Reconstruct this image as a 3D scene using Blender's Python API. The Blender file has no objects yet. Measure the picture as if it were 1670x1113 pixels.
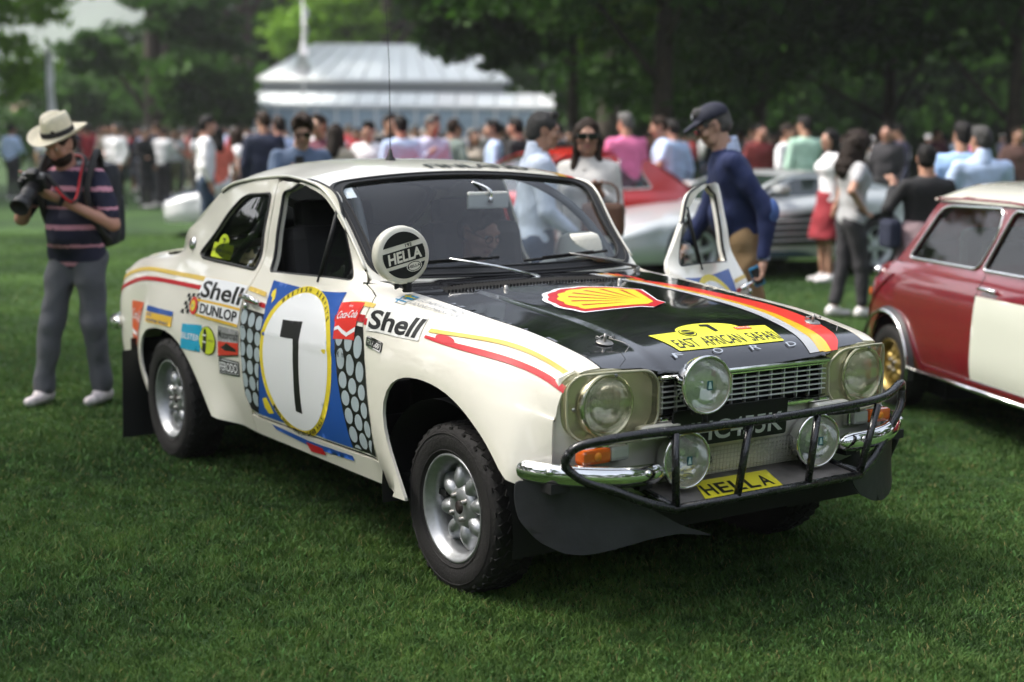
# Historic rally car on a lawn at a classic car show -- procedural scene
import bpy, bmesh, math, random
import numpy as np
from mathutils import Vector, Matrix, Euler
from mathutils.geometry import delaunay_2d_cdt

rnd = random.Random(7); nrs = np.random.RandomState(7)
scene = bpy.context.scene
COL = scene.collection
R = math.radians

# ------------------------------------------------------------------ camera
cam_d = bpy.data.cameras.new('camera'); cam = bpy.data.objects.new('camera', cam_d); COL.objects.link(cam)
scene.camera = cam
yaw, pitch, roll = R(145.692), R(-8.049), R(.479)
fw = Vector((math.cos(yaw)*math.cos(pitch), math.sin(yaw)*math.cos(pitch), math.sin(pitch)))
rt = Vector((math.sin(yaw), -math.cos(yaw), 0)); up = rt.cross(fw)
rt2 = rt*math.cos(roll)+up*math.sin(roll); up2 = up*math.cos(roll)-rt*math.sin(roll)
cam.matrix_world = Matrix((( rt2.x, up2.x, -fw.x, 3.922), (rt2.y, up2.y, -fw.y, -3.1804), (rt2.z, up2.z, -fw.z, 1.4922), (0, 0, 0, 1)))
cam_d.lens = 50.24; cam_d.sensor_width = 36; cam_d.clip_end = 3000; cam_d.clip_start = .05
cam_d.dof.use_dof = True; cam_d.dof.focus_distance = 4.75; cam_d.dof.aperture_fstop = 1.65
VIEW = math.degrees(yaw)
CAMP = Vector((3.922, -3.1804, 1.4922))

# ------------------------------------------------------------------ sky and sun
SUN_EL, SUN_AZ = 52, 230          # azimuth: direction the light comes from, degrees from +x
world = bpy.data.worlds.new('World'); scene.world = world; world.use_nodes = True
wn = world.node_tree.nodes; wl = world.node_tree.links
bg = wn['Background']; sky = wn.new('ShaderNodeTexSky'); sky.sky_type = 'NISHITA'; sky.sun_disc = False
sky.sun_elevation = R(SUN_EL); sky.sun_rotation = R(90-SUN_AZ); sky.air_density = 1.0; sky.dust_density = 4.0; sky.ozone_density = 1.0
hs = wn.new('ShaderNodeHueSaturation'); hs.inputs['Saturation'].default_value = .5; wl.new(sky.outputs[0], hs.inputs['Color']); wl.new(hs.outputs[0], bg.inputs[0]); bg.inputs[1].default_value = .15
sun_d = bpy.data.lights.new('sun', 'SUN'); sun = bpy.data.objects.new('sun', sun_d); COL.objects.link(sun)
sun_d.energy = 2.5; sun_d.angle = R(12); sun_d.color = (1, .95, .87)
sd = Vector((math.cos(R(SUN_AZ))*math.cos(R(SUN_EL)), math.sin(R(SUN_AZ))*math.cos(R(SUN_EL)), math.sin(R(SUN_EL))))
sun.rotation_euler = sd.to_track_quat('Z', 'Y').to_euler(); sun.location = sd*60
scene.view_settings.view_transform = 'Standard'; scene.view_settings.look = 'None'
scene.view_settings.gamma = 1; scene.view_settings.use_curve_mapping = False; scene.view_settings.exposure = 1.5
scene.render.engine = 'CYCLES'; scene.cycles.max_bounces = 7; scene.cycles.transparent_max_bounces = 12
scene.cycles.caustics_reflective = False; scene.cycles.caustics_refractive = False
scene.cycles.use_denoising = True
# ------------------------------------------------------------------ helpers
def px_ground(px, py, z=0.):
    """ground point seen at a pixel of the 1670-wide photograph (used to measure where things stand)"""
    f = 2330.6; d = fw + rt2*((px-835)/f) - up2*((py-556.5)/f)
    t = (z-CAMP.z)/d.z; return CAMP+d*t
def px_depth(px, depth):
    f = 2330.6; d = fw + rt2*((px-835)/f) - up2*((225-556.5)/f); d.z = 0
    return Vector((CAMP.x, CAMP.y, 0)) + d.normalized()*depth

MATS = {}
def mat(name, col=(.5,.5,.5), rough=.5, metal=0., coat=0., spec=.5, var=0., scale=8., bump=0., bscale=60., trans=0., alpha=1., emit=None, sub=0., coatr=.05, rvar=0.):
    if name in MATS: return MATS[name]
    m = bpy.data.materials.new(name); m.use_nodes = True; nt = m.node_tree; b = nt.nodes['Principled BSDF']
    b.inputs['Base Color'].default_value = (*col, 1); b.inputs['Roughness'].default_value = rough
    b.inputs['Metallic'].default_value = metal; b.inputs['Coat Weight'].default_value = coat; b.inputs['Coat Roughness'].default_value = coatr
    b.inputs['Specular IOR Level'].default_value = spec; b.inputs['Transmission Weight'].default_value = trans
    b.inputs['Alpha'].default_value = alpha
    if sub: b.inputs['Subsurface Weight'].default_value = sub; b.inputs['Subsurface Scale'].default_value = .02
    if emit: b.inputs['Emission Color'].default_value = (*emit[:3], 1); b.inputs['Emission Strength'].default_value = emit[3]
    if var or bump or rvar:
        tc = nt.nodes.new('ShaderNodeTexCoord')
        if var or rvar:
            n = nt.nodes.new('ShaderNodeTexNoise'); n.inputs['Scale'].default_value = scale; n.inputs['Detail'].default_value = 6
            nt.links.new(tc.outputs['Object'], n.inputs['Vector'])
        if var:
            mx = nt.nodes.new('ShaderNodeMix'); mx.data_type = 'RGBA'
            mx.inputs[6].default_value = (*[c*(1-var) for c in col], 1); mx.inputs[7].default_value = (*[min(1, c*(1+var)) for c in col], 1)
            mr = nt.nodes.new('ShaderNodeMapRange'); mr.inputs[1].default_value = .3; mr.inputs[2].default_value = .7
            nt.links.new(n.outputs[0], mr.inputs[0]); nt.links.new(mr.outputs[0], mx.inputs[0]); nt.links.new(mx.outputs[2], b.inputs['Base Color'])
        if rvar:
            mr2 = nt.nodes.new('ShaderNodeMapRange'); mr2.inputs[1].default_value = .35; mr2.inputs[2].default_value = .7
            mr2.inputs[3].default_value = max(0, rough-rvar); mr2.inputs[4].default_value = rough+rvar
            nt.links.new(n.outputs[0], mr2.inputs[0]); nt.links.new(mr2.outputs[0], b.inputs['Roughness'])
        if bump:
            n2 = nt.nodes.new('ShaderNodeTexNoise'); n2.inputs['Scale'].default_value = bscale; n2.inputs['Detail'].default_value = 4
            nt.links.new(tc.outputs['Object'], n2.inputs['Vector'])
            bp = nt.nodes.new('ShaderNodeBump'); bp.inputs['Strength'].default_value = bump; bp.inputs['Distance'].default_value = .01
            nt.links.new(n2.outputs[0], bp.inputs['Height']); nt.links.new(bp.outputs[0], b.inputs['Normal'])
    MATS[name] = m; return m

def glass_mat(name, col=(.9,.95,.93), rough=0., tint=.75, k=1.5):
    """thin automotive glass: reflection over a tinted see-through layer"""
    m = bpy.data.materials.new(name); m.use_nodes = True; nt = m.node_tree; nt.nodes.clear()
    o = nt.nodes.new('ShaderNodeOutputMaterial'); g = nt.nodes.new('ShaderNodeBsdfGlossy'); t = nt.nodes.new('ShaderNodeBsdfTransparent')
    mx = nt.nodes.new('ShaderNodeMixShader'); fr = nt.nodes.new('ShaderNodeFresnel'); fr.inputs[0].default_value = 1.5
    mm = nt.nodes.new('ShaderNodeMath'); mm.operation = 'MULTIPLY'; mm.inputs[1].default_value = k; mm.use_clamp = True
    g.inputs['Roughness'].default_value = rough; t.inputs[0].default_value = (*[c*tint for c in col], 1)
    nt.links.new(fr.outputs[0], mm.inputs[0]); nt.links.new(mm.outputs[0], mx.inputs[0]); nt.links.new(t.outputs[0], mx.inputs[1]); nt.links.new(g.outputs[0], mx.inputs[2]); nt.links.new(mx.outputs[0], o.inputs[0])
    MATS[name] = m; return m

def link(name, me, parent=None, mats=(), **props):
    o = bpy.data.objects.new(name, me); COL.objects.link(o)
    if parent is not None: o.parent = parent
    for m in mats: me.materials.append(m)
    for k, v in props.items(): o[k] = v
    return o

def thing(name, label, cat, loc=(0,0,0), rz=0., group=None):
    o = bpy.data.objects.new(name, None); COL.objects.link(o); o.location = loc; o.rotation_euler = (0, 0, rz)
    o.empty_display_size = .1
    o['label'] = label; o['category'] = cat
    if group: o['group'] = group
    return o

def meshobj(name, V, Fc, mats=(), parent=None, smooth=True, midx=None, **props):
    me = bpy.data.meshes.new(name)
    V = np.asarray(V, float)
    me.from_pydata(V.tolist(), [], [list(map(int, f)) for f in Fc]); me.update()
    if smooth: me.polygons.foreach_set('use_smooth', [True]*len(me.polygons))
    if midx is not None: me.polygons.foreach_set('material_index', list(map(int, midx)))
    if not isinstance(mats, (list, tuple)): mats = (mats,)
    return link(name, me, parent, mats, **props)

class MB:
    """collects shapes into one mesh"""
    def __init__(s): s.V = []; s.F = []; s.M = []; s.n = 0; s.S = []
    def add(s, V, Fc, m=0, smooth=True):
        V = np.asarray(V, float)
        s.V.append(V); s.F += [[int(i)+s.n for i in f] for f in Fc]; s.M += [m]*len(Fc); s.S += [smooth]*len(Fc); s.n += len(V); return s
    def box(s, c, size, rz=0., m=0, rot=None, bev=0.):
        x, y, z = [q/2 for q in size]
        if bev:
            b = min(bev, x*.9, y*.9, z*.9); bm = bmesh.new(); bmesh.ops.create_cube(bm, size=1)
            for v in bm.verts: v.co = Vector((v.co.x*2*x, v.co.y*2*y, v.co.z*2*z))
            bmesh.ops.bevel(bm, geom=bm.edges[:], offset=b, segments=2, affect='EDGES', profile=.6)
            P = np.array([v.co[:] for v in bm.verts]); bm.verts.index_update(); Fc = [[v.index for v in f.verts] for f in bm.faces]; bm.free()
        else:
            P = np.array([(a*x, b_*y, c_*z) for a in (-1,1) for b_ in (-1,1) for c_ in (-1,1)])
            Fc = [(0,1,3,2),(4,6,7,5),(0,4,5,1),(2,3,7,6),(0,2,6,4),(1,5,7,3)]
        M = rot if rot is not None else Matrix.Rotation(rz, 3, 'Z')
        P = P @ np.array(M).T + np.array(c)
        return s.add(P, Fc, m, False)
    def tube(s, pts, r, n=10, closed=False, m=0, cap=True, flat=None):
        pts = [Vector(p) for p in pts]; k = len(pts); rr = r if hasattr(r, '__len__') else [r]*k
        V = []; prev = None
        for i, p in enumerate(pts):
            if closed: t = pts[(i+1) % k]-pts[i-1]
            else: t = pts[min(i+1, k-1)]-pts[max(i-1, 0)]
            t.normalize()
            if prev is None:
                a = Vector((0,0,1)) if abs(t.z) < .9 else Vector((1,0,0)); nrm = t.cross(a).normalized()
            else: nrm = (prev-t*prev.dot(t)).normalized()
            prev = nrm; bn = t.cross(nrm)
            for j in range(n):
                a = 2*math.pi*j/n; V.append(p+(nrm*math.cos(a)+bn*math.sin(a))*rr[i])
        Fc = []
        for i in range(k if closed else k-1):
            for j in range(n): Fc.append((i*n+j, i*n+(j+1) % n, ((i+1) % k)*n+(j+1) % n, ((i+1) % k)*n+j))
        if cap and not closed: Fc += [list(range(n))[::-1], list(range((k-1)*n, k*n))]
        return s.add([v[:] for v in V], Fc, m)
    def lathe(s, prof, n=32, M=None, m=0, closed=False):
        """profile of (r, h) turned about local Z; M maps to place"""
        prof = np.array(prof, float); k = len(prof); V = []
        for j in range(n):
            a = 2*math.pi*j/n; V += [(p[0]*math.cos(a), p[0]*math.sin(a), p[1]) for p in prof]
        Fc = []
        for j in range(n):
            for i in range(k if closed else k-1):
                i2 = (i+1) % k; Fc.append((j*k+i, ((j+1) % n)*k+i, ((j+1) % n)*k+i2, j*k+i2))
        V = np.array(V)
        if M is not None: V = V @ np.array(M.to_3x3()).T + np.array(M.translation)
        return s.add(V, Fc, m)
    def build(s, name, mats, parent=None, **props):
        me = bpy.data.meshes.new(name); V = np.concatenate(s.V)
        me.from_pydata(V.tolist(), [], s.F); me.update()
        me.polygons.foreach_set('material_index', s.M); me.polygons.foreach_set('use_smooth', s.S)
        if not isinstance(mats, (list, tuple)): mats = (mats,)
        return link(name, me, parent, mats, **props)

def place(x, y, z, ax='Z', rz=0., ry=0., rx=0.):
    return Matrix.Translation((x, y, z)) @ Euler((rx, ry, rz)).to_matrix().to_4x4()
# matrix that turns local Z into the world direction d, at p
def aim(p, d):
    return Matrix.Translation(p) @ Vector(d).to_track_quat('Z', 'Y').to_matrix().to_4x4()

def resample(poly, res, closed=True):
    out = []; n = len(poly)
    for i in range(n if closed else n-1):
        a = np.array(poly[i], float); b = np.array(poly[(i+1) % n], float)
        k = max(1, int(math.ceil(np.linalg.norm((b-a)/res)))); out += [tuple(a+(b-a)*t/k) for t in range(k)]
    if not closed: out.append(tuple(poly[-1]))
    return out

def inpoly(P, poly):
    x, y = P[:, 0], P[:, 1]; c = np.zeros(len(P), bool); q = np.array(poly); j = len(q)-1
    for i in range(len(q)):
        xi, yi = q[i]; xj, yj = q[j]
        if yi != yj: c ^= ((yi > y) != (yj > y)) & (x < (xj-xi)*(y-yi)/(yj-yi)+xi)
        j = i
    return c

def tri_region(loops, res):
    """even-odd region bounded by loops, meshed with interior points; res is a number or (ru, rv)"""
    res = np.array(res if hasattr(res, '__len__') else (res, res), float)
    V = []; E = []; rl = []
    for lp in loops:
        r_ = resample(lp, res); rl.append(r_); b = len(V); V += r_; E += [(b+i, b+(i+1) % len(r_)) for i in range(len(r_))]
    A = np.array(V); lo = A.min(0); hi = A.max(0)
    gx = np.arange(lo[0]+res[0]/2, hi[0], res[0]); gy = np.arange(lo[1]+res[1]/2, hi[1], res[1])
    if len(gx) and len(gy):
        G = np.stack(np.meshgrid(gx, gy, indexing='ij'), -1).reshape(-1, 2)
        ins = np.zeros(len(G), bool)
        for r_ in rl: ins ^= inpoly(G, r_)
        G = G[ins]
        if len(G):
            # keep clear of the border
            keep = np.ones(len(G), bool)
            for k in range(0, len(A), 400):
                d = np.sqrt((((G[:, None]-A[None, k:k+400])/res)**2).sum(-1)).min(1); keep &= d > .55
            V += [tuple(g) for g in G[keep]]
    ov, oe, of, _, _, _ = delaunay_2d_cdt([Vector(v) for v in V], E, [], 0, 1e-7)
    ov = np.array([v[:] for v in ov]); of = np.array([f[:3] for f in of])
    c = ov[of].mean(1); ins = np.zeros(len(c), bool)
    for r_ in rl: ins ^= inpoly(c, r_)
    of = of[ins]
    a = ov[of[:, 1]]-ov[of[:, 0]]; b = ov[of[:, 2]]-ov[of[:, 0]]
    ar = a[:, 0]*b[:, 1]-a[:, 1]*b[:, 0]
    of[ar < 0] = of[ar < 0][:, ::-1]
    of = of[np.abs(ar) > 1e-10]
    used = np.unique(of); remap = -np.ones(len(ov), int); remap[used] = np.arange(len(used))
    return ov[used], remap[of]

def panel(name, fn, loops, res, mats, parent=None, thick=.006, off=0., flip=False, rim=True, mb=None, m=0, **props):
    """surface piece: outer skin (smooth), and for thick>0 an inner skin and a rim that gives the cut edge depth"""
    uv, F3 = tri_region(loops, res)
    P = fn(uv[:, 0], uv[:, 1], off) if off else fn(uv[:, 0], uv[:, 1])
    if flip: F3 = F3[:, ::-1]
    own = mb is None
    if own: mb = MB()
    mb.add(P, F3, m)
    if thick:
        Q = fn(uv[:, 0], uv[:, 1], off-thick)
        mb.add(Q, F3[:, ::-1], m)
        if rim:
            from collections import Counter
            e = np.concatenate([F3[:, [0,1]], F3[:, [1,2]], F3[:, [2,0]]]); cnt = Counter(map(tuple, np.sort(e, 1).tolist()))
            b = [tuple(x) for x in e.tolist() if cnt[tuple(sorted(x))] == 1]
            ids = sorted({i for x in b for i in x}); mp = {i: k for k, i in enumerate(ids)}; n = len(ids)
            mb.add(np.concatenate([P[ids], Q[ids]]), [(mp[i], mp[i]+n, mp[j]+n, mp[j]) for i, j in b], m)
    if own: return mb.build(name, mats, parent, **props)
    return mb

def circle(cx, cy, rx, ry=None, n=40, a0=0):
    ry = rx if ry is None else ry
    return [(cx+rx*math.cos(a0+2*math.pi*i/n), cy+ry*math.sin(a0+2*math.pi*i/n)) for i in range(n)]
def rect(x0, y0, x1, y1): return [(x0,y0),(x1,y0),(x1,y1),(x0,y1)]
def rrect(x0, y0, x1, y1, r, n=6):
    o = []
    for cx, cy, a in ((x1-r,y1-r,0),(x0+r,y1-r,90),(x0+r,y0+r,180),(x1-r,y0+r,270)):
        for i in range(n+1): t = R(a+90*i/n); o.append((cx+r*math.cos(t), cy+r*math.sin(t)))
    return o
def round_poly(pts, r, n=5):
    """round the corners of a polygon"""
    o = []; k = len(pts)
    for i in range(k):
        p = Vector(pts[i]); a = Vector(pts[i-1])-p; b = Vector(pts[(i+1) % k])-p
        rr = r[i] if hasattr(r, '__len__') else r
        d = min(rr, a.length*.49, b.length*.49); A = p+a.normalized()*d; B = p+b.normalized()*d
        for j in range(n+1):
            t = j/n; q = A*(1-t)**2+p*2*t*(1-t)+B*t*t; o.append((q.x, q.y))
    return o

_TC = {}
def text_tris(s, bold=0., shear=0., space=1.):
    """triangles of a word set in the built-in font, height of capitals = 1, origin at left of the baseline"""
    k = (s, bold, shear, space)
    if k in _TC: return _TC[k]
    c = bpy.data.curves.new('t', 'FONT'); c.body = s; c.size = 1/.69; c.offset = bold; c.shear = shear; c.space_character = space; c.resolution_u = 4
    o = bpy.data.objects.new('t', c); COL.objects.link(o); bpy.context.view_layer.update()
    me = o.evaluated_get(bpy.context.evaluated_depsgraph_get()).to_mesh()
    V = np.array([v.co[:2] for v in me.vertices]) if len(me.vertices) else np.zeros((0, 2)); Fc = [list(p.vertices) for p in me.polygons]
    o.to_mesh_clear(); bpy.data.objects.remove(o); bpy.data.curves.remove(c)
    if len(V): V[:, 0] -= V[:, 0].min()
    _TC[k] = (V, Fc); return V, Fc

def refine(V, Fc, mx):
    """split triangles one into four until no edge is longer than mx"""
    V = [tuple(v) for v in V]; T = []
    for f in Fc:
        for k in range(1, len(f)-1): T.append((f[0], f[k], f[k+1]))
    for _ in range(6):
        A = np.array(V); Tn = np.array(T)
        if max(np.linalg.norm(A[Tn[:, i]]-A[Tn[:, (i+1) % 3]], axis=1).max() for i in range(3)) <= mx: break
        mid = {}; T2 = []
        L = [[np.linalg.norm(A[t[i]]-A[t[(i+1) % 3]]) > mx for i in range(3)] for t in T]
        def m(a, b):
            k = (a, b) if a < b else (b, a)
            if k not in mid: mid[k] = len(V); V.append(tuple((A[a]+A[b])/2))
            return mid[k]
        for t, l in zip(T, L):
            a, b, c = t; n = sum(l)
            if n == 0: T2.append(t)
            elif n == 3: x, y, z = m(a,b), m(b,c), m(c,a); T2 += [(a,x,z),(x,b,y),(z,y,c),(x,y,z)]
            else:
                while not l[0] or (n == 2 and l[2]): a, b, c = b, c, a; l = [l[1], l[2], l[0]]
                x = m(a, b)
                if n == 1: T2 += [(a,x,c),(x,b,c)]
                else: y = m(b, c); T2 += [(x,b,y),(a,x,y),(a,y,c)]
        T = T2
    return np.array(V), T
class Decal:
    """flat print laid on a surface function, one material index per colour, thin layers"""
    def __init__(s, fn, res=.02, base=.0024, step=.0009): s.fn = fn; s.res = res; s.mb = MB(); s.base = base; s.step = step; s.flip = False
    def poly(s, loops, m, layer=0, res=None):
        if not isinstance(loops[0][0], (tuple, list, np.ndarray)): loops = [loops]
        uv, F3 = tri_region(loops, res or s.res)
        if not hasattr(s.res, '__len__') and len(uv) < 4000: uv, F3 = refine(uv, F3, .028)
        s.mb.add(s.fn(uv[:, 0], uv[:, 1], s.base+layer*s.step), F3, m); return s
    def text(s, word, p, ux, h, m, layer=1, w=None, bold=0., shear=0., space=1., vdir=None, center=False):
        """p: baseline start in (u, v); ux: unit reading direction; h: capital height; w: total width"""
        V, Fc = text_tris(word, bold, shear, space); ux = np.array(ux, float); uy = np.array(vdir if vdir is not None else (-ux[1], ux[0]), float)
        W = V[:, 0].max(); sx = (w/W) if w else h
        X = V[:, 0]*sx; Y = V[:, 1]*h
        if center: X = X-W*sx/2
        uv = np.array(p)+X[:, None]*ux+Y[:, None]*uy
        if h > .02 and len(Fc): uv, Fc = refine(uv, Fc, .02)
        s.mb.add(s.fn(uv[:, 0], uv[:, 1], s.base+layer*s.step), Fc, m); return s
    def ribbon(s, u, v0, v1, m, layer=0, n=3, along_v=False):
        """stripe between two curves over u"""
        u = np.asarray(u, float); v0 = np.asarray(v0, float); v1 = np.asarray(v1, float); k = len(u)
        U = np.repeat(u, n+1); V = (v0[:, None]+(v1-v0)[:, None]*np.linspace(0, 1, n+1)).ravel()
        s.mb.add(s.fn(U, V, s.base+layer*s.step), [(i*(n+1)+j, (i+1)*(n+1)+j, (i+1)*(n+1)+j+1, i*(n+1)+j+1) for i in range(k-1) for j in range(n)], m); return s
    def build(s, name, mats, parent, **k): return s.mb.build(name, mats, parent, **k)

def plane_fn(o, ux, uy):
    """flat surface function through o spanned by unit vectors"""
    o = np.array(o, float); ux = np.array(ux, float); uy = np.array(uy, float); n = np.cross(ux, uy)
    def f(u, v, off=0.): 
        u = np.atleast_1d(u); v = np.atleast_1d(v); return o+u[:, None]*ux+v[:, None]*uy+n*off
    return f

def copy_thing(o, parent=None):
    c = o.copy(); COL.objects.link(c); c.parent = parent
    if parent is not None: c.matrix_parent_inverse = o.matrix_parent_inverse.copy()
    for ch in list(o.children): copy_thing(ch, c)
    return c
# --- smooth interpolation helpers ---
def spl(xs, ys):
    """natural cubic spline through (xs, ys); ys may be n-dimensional on axis 0"""
    xs = np.asarray(xs, float); ys = np.asarray(ys, float); n = len(xs)
    A = np.zeros((n, n)); B = np.zeros_like(ys); h = np.diff(xs)
    A[0, 0] = A[-1, -1] = 1
    for i in range(1, n-1):
        A[i, i-1] = h[i-1]; A[i, i] = 2*(h[i-1]+h[i]); A[i, i+1] = h[i]
        B[i] = 6*((ys[i+1]-ys[i])/h[i] - (ys[i]-ys[i-1])/h[i-1])
    M = np.linalg.solve(A, B.reshape(n, -1)).reshape(ys.shape)
    def f(x):
        x = np.asarray(x, float)
        i = np.clip(np.searchsorted(xs, x)-1, 0, n-2)
        sh = x.shape + (1,)*(ys.ndim-1)
        hh = h[i].reshape(sh); a = (xs[i+1]-x).reshape(sh); b = (x-xs[i]).reshape(sh)
        return (M[i]*a**3 + M[i+1]*b**3)/(6*hh) + (ys[i]/hh - M[i]*hh/6)*a + (ys[i+1]/hh - M[i+1]*hh/6)*b
    return f

def sstep(t):
    t = np.clip(t, 0, 1); return t*t*(3-2*t)

FRONT_ARCH = [(-.19,.27),(-.255,.36),(-.31,.44),(-.34,.51),(-.345,.57),(-.315,.635),(-.25,.68),(-.16,.70),(-.04,.70),(.10,.672),(.23,.61),(.34,.53),(.415,.468),(.47,.455),(.525,.455)]
REAR_ARCH = [(-2.62,.27),(-2.70,.34),(-2.745,.41),(-2.75,.48),(-2.71,.545),(-2.62,.585),(-2.50,.60),(-2.38,.595),(-2.26,.565),(-2.14,.50),(-2.03,.42),(-1.94,.34),(-1.86,.27)]
def smooth_poly(pts, n=60, closed=False):
    p = np.array(pts, float)
    if closed: p = np.vstack([p, p[:1]])
    t = np.r_[0, np.cumsum(np.linalg.norm(np.diff(p, axis=0), axis=1))]
    q = spl(t, p)(np.linspace(0, t[-1], n))
    return q[:-1] if closed else q
ARCHF = smooth_poly(FRONT_ARCH); ARCHR = smooth_poly(REAR_ARCH)

SX = [-3.30,-3.24,-3.05,-2.75,-2.45,-2.1,-1.5,-.90,-.60,-.35,0.,.25,.45,.54,.60]
SW = [ .885, .93,  .96,  .985, .995,1.,  1., 1.,  1.,  .997,.985,.965,.935,.915,.87]
SZ = [ .81, .845, .90,  .93,  1,1,1,0,           .952,.935,.905,.882,.850,.828,.80]
CAB = [(.735,.25),(.757,.33),(.776,.42),(.786,.54),(.785,.66),(.772,.76),(.748,.835),(.718,.892),(.692,.94),(.672,.985),(.634,1.09),(.594,1.20),(.549,1.31),(.527,1.355)]
CABM = CAB[:10] + [(.648,1.09),(.622,1.20),(.594,1.31),(.578,1.355)]
def _station(w, ze, rear=False):
    if ze == 1: return [(y*w, z) for y, z in CABM]
    if ze == 0: return [(y*w, z) for y, z in CAB]
    k = CAB[:5] + [(.776, ze-.155),(.753, ze-.080),(.713, ze-.032),(.662, ze-.009),(.60, ze),(.50,ze+.03),(.4,ze+.05),(.3,ze+.06),(.2,ze+.07)]
    if rear: k = k[:10]+CABM[10:]
    return [(y*w if i < 8 else (y*w if rear else y*(1-(1-w)*.4)), z) for i, (y, z) in enumerate(k)]
_K = np.array([_station(w, z, x < -2) for x, w, z in zip(SX, SW, SZ)])
_kx = spl(SX, _K)
_ref = np.array(CAB)
VK = .25 + np.r_[0, np.cumsum(np.linalg.norm(np.diff(_ref, axis=0), axis=1))]
def _dist(x, z, arch):
    d = np.sqrt((x[:, None]-arch[None, :, 0])**2 + (z[:, None]-arch[None, :, 1])**2)
    return d.min(1)
def side(u, v, off=0., raw=False):
    """body side (right side, y<0): u = x along the car, v = unrolled height"""
    u = np.atleast_1d(np.asarray(u, float)); v = np.atleast_1d(np.asarray(v, float))
    u, v = np.broadcast_arrays(u, v); shp = u.shape; u = u.ravel(); v = v.ravel()
    K = _kx(u)                                   # n, m, 2
    n = len(VK); out = np.zeros((len(u), 2)); h = np.diff(VK)
    # natural spline along v per point (shared matrix)
    A = np.zeros((n, n)); A[0, 0] = A[-1, -1] = 1
    R = np.zeros((n, n))
    for i in range(1, n-1):
        A[i, i-1] = h[i-1]; A[i, i] = 2*(h[i-1]+h[i]); A[i, i+1] = h[i]
        R[i, i-1] = 6/h[i-1]; R[i, i+1] = 6/h[i]; R[i, i] = -6/h[i]-6/h[i-1]
    W = np.linalg.solve(A, R)
    M = np.einsum('ij,njk->nik', W, K)
    i = np.clip(np.searchsorted(VK, v)-1, 0, n-2); ar = np.arange(len(u))
    hh = h[i][:, None]; a = (VK[i+1]-v)[:, None]; b = (v-VK[i])[:, None]
    out = (M[ar, i]*a**3+M[ar, i+1]*b**3)/(6*hh)+(K[ar, i]/hh-M[ar, i]*hh/6)*a+(K[ar, i+1]/hh-M[ar, i+1]*hh/6)*b
    y, z = out[:, 0], out[:, 1]
    # waist crease
    zc = .705
    y = y + .004*np.where(z >= zc, np.exp(-np.abs(z-zc)/.03), np.exp(-np.abs(z-zc)/.006))*sstep((-.35-u)/.25)*sstep((u+2.15)/.25)
    # flares
    for arch, fall in ((ARCHF, .23), (ARCHR, .20)):
        cx, cz = (0.02, .28) if arch is ARCHF else (-2.36, .26)
        d = _dist(u, z, arch)
        inside = (np.hypot((u-cx), (z-cz)) < .3)
        d = np.where(inside, 0, d)
        g = (1-sstep(d/fall))
        lip = .808
        add = np.maximum(lip-y, 0)
        if arch is ARCHF: add = np.minimum(add, .12)*(1-sstep((u-.405)/.135))
        y = y + add*g*sstep((1.0-z)/.2)
    P = np.stack([u, -y, z], -1)
    if off:
        e = 1e-3
        du = side(u+e, v)-side(u-e, v); dv = side(u, v+e)-side(u, v-e)
        N = np.cross(dv, du); N /= np.linalg.norm(N, axis=-1, keepdims=True)
        N *= np.where(N[:, 1:2] > 0, -1, 1)
        P = P+N*off
    return P.reshape(shp+(3,))

_ze = spl([-.65,-.35,0.,.25,.45,.54,.60],[.955,.935,.905,.882,.850,.828,.80])
_zc = spl([-.72,-.45,0.,.25,.42,.52,.58,.62],[.965,.952,.925,.898,.868,.836,.800,.765])
def hood(u, v, off=0.):
    """bonnet: u = x, v = y"""
    u = np.atleast_1d(np.asarray(u, float)); v = np.atleast_1d(np.asarray(v, float))
    u, v = np.broadcast_arrays(u, v)
    a = np.abs(v)
    ze = _ze(u); zc = _zc(u)
    z = zc + (ze-zc)*sstep(a/.60)
    # raised centre panel bounded by a crease that narrows towards the front
    ce = .375-.03*(u+.4)
    z = z + .0035*(1-sstep((a-ce)/.012)) - .0008*np.exp(-((a-ce-.02)/.012)**2)
    P = np.stack([u, v, z], -1)
    if off:
        e = 1e-3
        N = np.cross(hood(u+e, v)-hood(u-e, v), hood(u, v+e)-hood(u, v-e)); N /= np.linalg.norm(N, axis=-1, keepdims=True)
        P = P+N*off
    return P

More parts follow.
